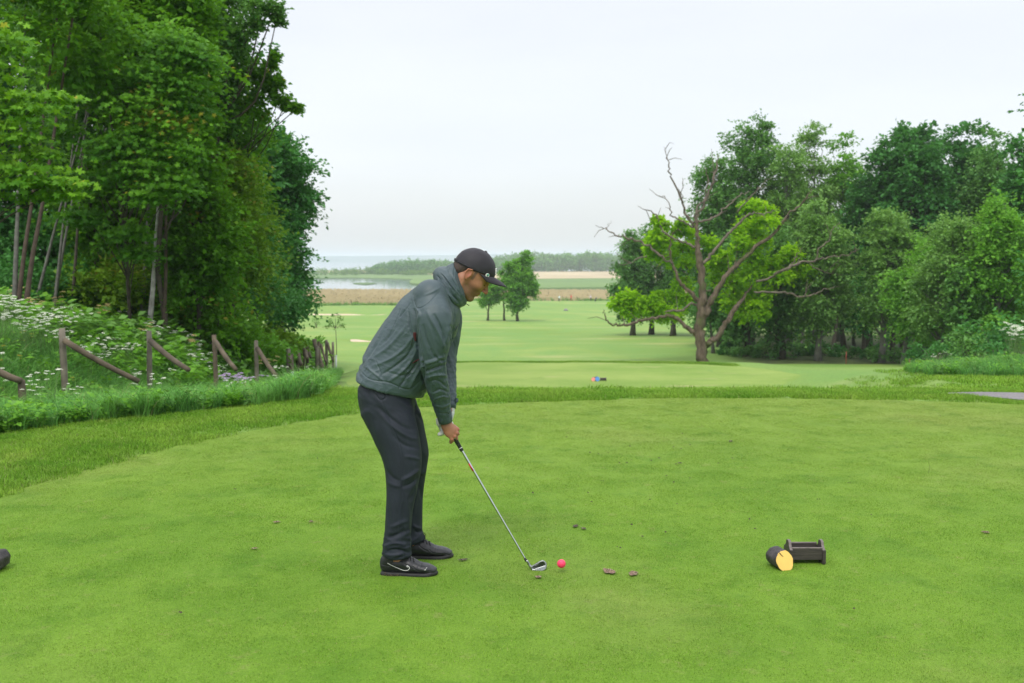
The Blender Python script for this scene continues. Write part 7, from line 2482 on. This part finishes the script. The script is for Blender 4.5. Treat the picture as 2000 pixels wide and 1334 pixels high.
# stepped steel shaft
pts, rr = [], []
for i in range(13):
    t = i / 12
    p = HB + ax_c * .004 + (FT - HB - ax_c * .004) * t
    r = .0070 - .0024 * t
    pts += [p, p + ax_c * .0015]; rr += [r + .00012, r - .0001]
mb = MB(); mb.tube(pts, rr, 16)
part('shaft', mb.mesh('shaft', True), M_STEEL, kr)
mb = MB(); a_ = HB + ax_c * .082; mb.tube([a_ - sidec * .0012 - yc * .001, a_ + ax_c * .045 - sidec * .0012 - yc * .001], [.0062, .0061], 14)
part('red_band', mb.mesh('red_band', True), M_REDB, kr)
mb = MB(); mb.tube([FT - ax_c * .004, FT + ax_c * .006, FT + ax_c * .014], [.0056, .0068, .0070], 14)
part('ferrule', mb.mesh('ferrule', True), M_GRIPB, kr)
# head: hosel, neck, blade with cavity back
def K(zx, zy, dy=0.0): return Q(1000 + zx / 7.143, 1060 + zy / 7.143, -.07 + dy)
mb = MB()
hs = FT + ax_c * .014
mb.tube(catmull([hs, K(215, 262), K(240, 308), K(262, 335, -.002), K(285, 345, -.004)], 4), [.0066] * 6 + [.0066, .0068, .007, .0072, .0075, .0078, .0078, .0075, .007, .0065, .006], 16)
part('hosel', mb.mesh('hosel', True), M_IRON, kr)
out = catmull([K(262, 336), K(300, 318), K(350, 290), K(405, 262), K(445, 260), K(475, 285), K(486, 322), K(478, 358), K(455, 382), K(400, 391), K(330, 388), K(280, 376), K(256, 356)], 5, True)
n = len(out)
cb = out.mean(0)
tilt = np.array([0, 1.0, 0])
lean_ = lambda p, th: p + np.array([0, .010, 0]) * 0 + np.array([0, -.30 * (p[2] - cb[2]) * 0, 0])
def ringat(s, y):
    q = cb + (out - cb) * s
    q = q + np.array([0, y, 0])
    q[:, 1] += (q[:, 2] - out[:, 2].min()) * .30      # loft: the top leans away
    return q
R_l = [ringat(.96, .0055), ringat(1.0, .003), ringat(1.0, -.003), ringat(.95, -.0055), ringat(.86, -.0055)]
inner = ringat(.80, -.0015)
V = np.vstack(R_l + [inner])
Fc = [tuple(range(n))[::-1]]
for i in range(5):
    for j in range(n):
        Fc.append((i * n + j, i * n + (j + 1) % n, (i + 1) * n + (j + 1) % n, (i + 1) * n + j))
me = mesh_np('blade', V, Fc + [tuple(range(5 * n, 6 * n))], True)
me.materials.append(M_IRON); me.materials.append(M_IROND)
me.polygons[len(me.polygons) - 1].material_index = 1
o = part('blade', me, None, kr)
# lower muscle of the back
ms = [K(270, 376), K(300, 368), K(360, 348), K(420, 330), K(470, 316), K(480, 330), K(474, 358), K(452, 380), K(400, 389), K(330, 386)]
ms = np.array(ms)
y_ = lambda q: q + np.column_stack([np.zeros(len(q)), (q[:, 2] - out[:, 2].min()) * .30, np.zeros(len(q))])
Vm = np.vstack([y_(ms + [0, -.0015, 0]), y_(ms.mean(0) + (ms - ms.mean(0)) * .97 + [0, -.0085, 0])])
m_ = len(ms)
Fm = [tuple(range(m_, 2 * m_))] + [(i, (i + 1) % m_, (i + 1) % m_ + m_, i + m_) for i in range(m_)]
o = part('muscle_back', mesh_np('muscle_back', Vm, Fm), M_IRON, kr)
bv = o.modifiers.new('bevel', 'BEVEL'); bv.width = .0012; bv.segments = 2
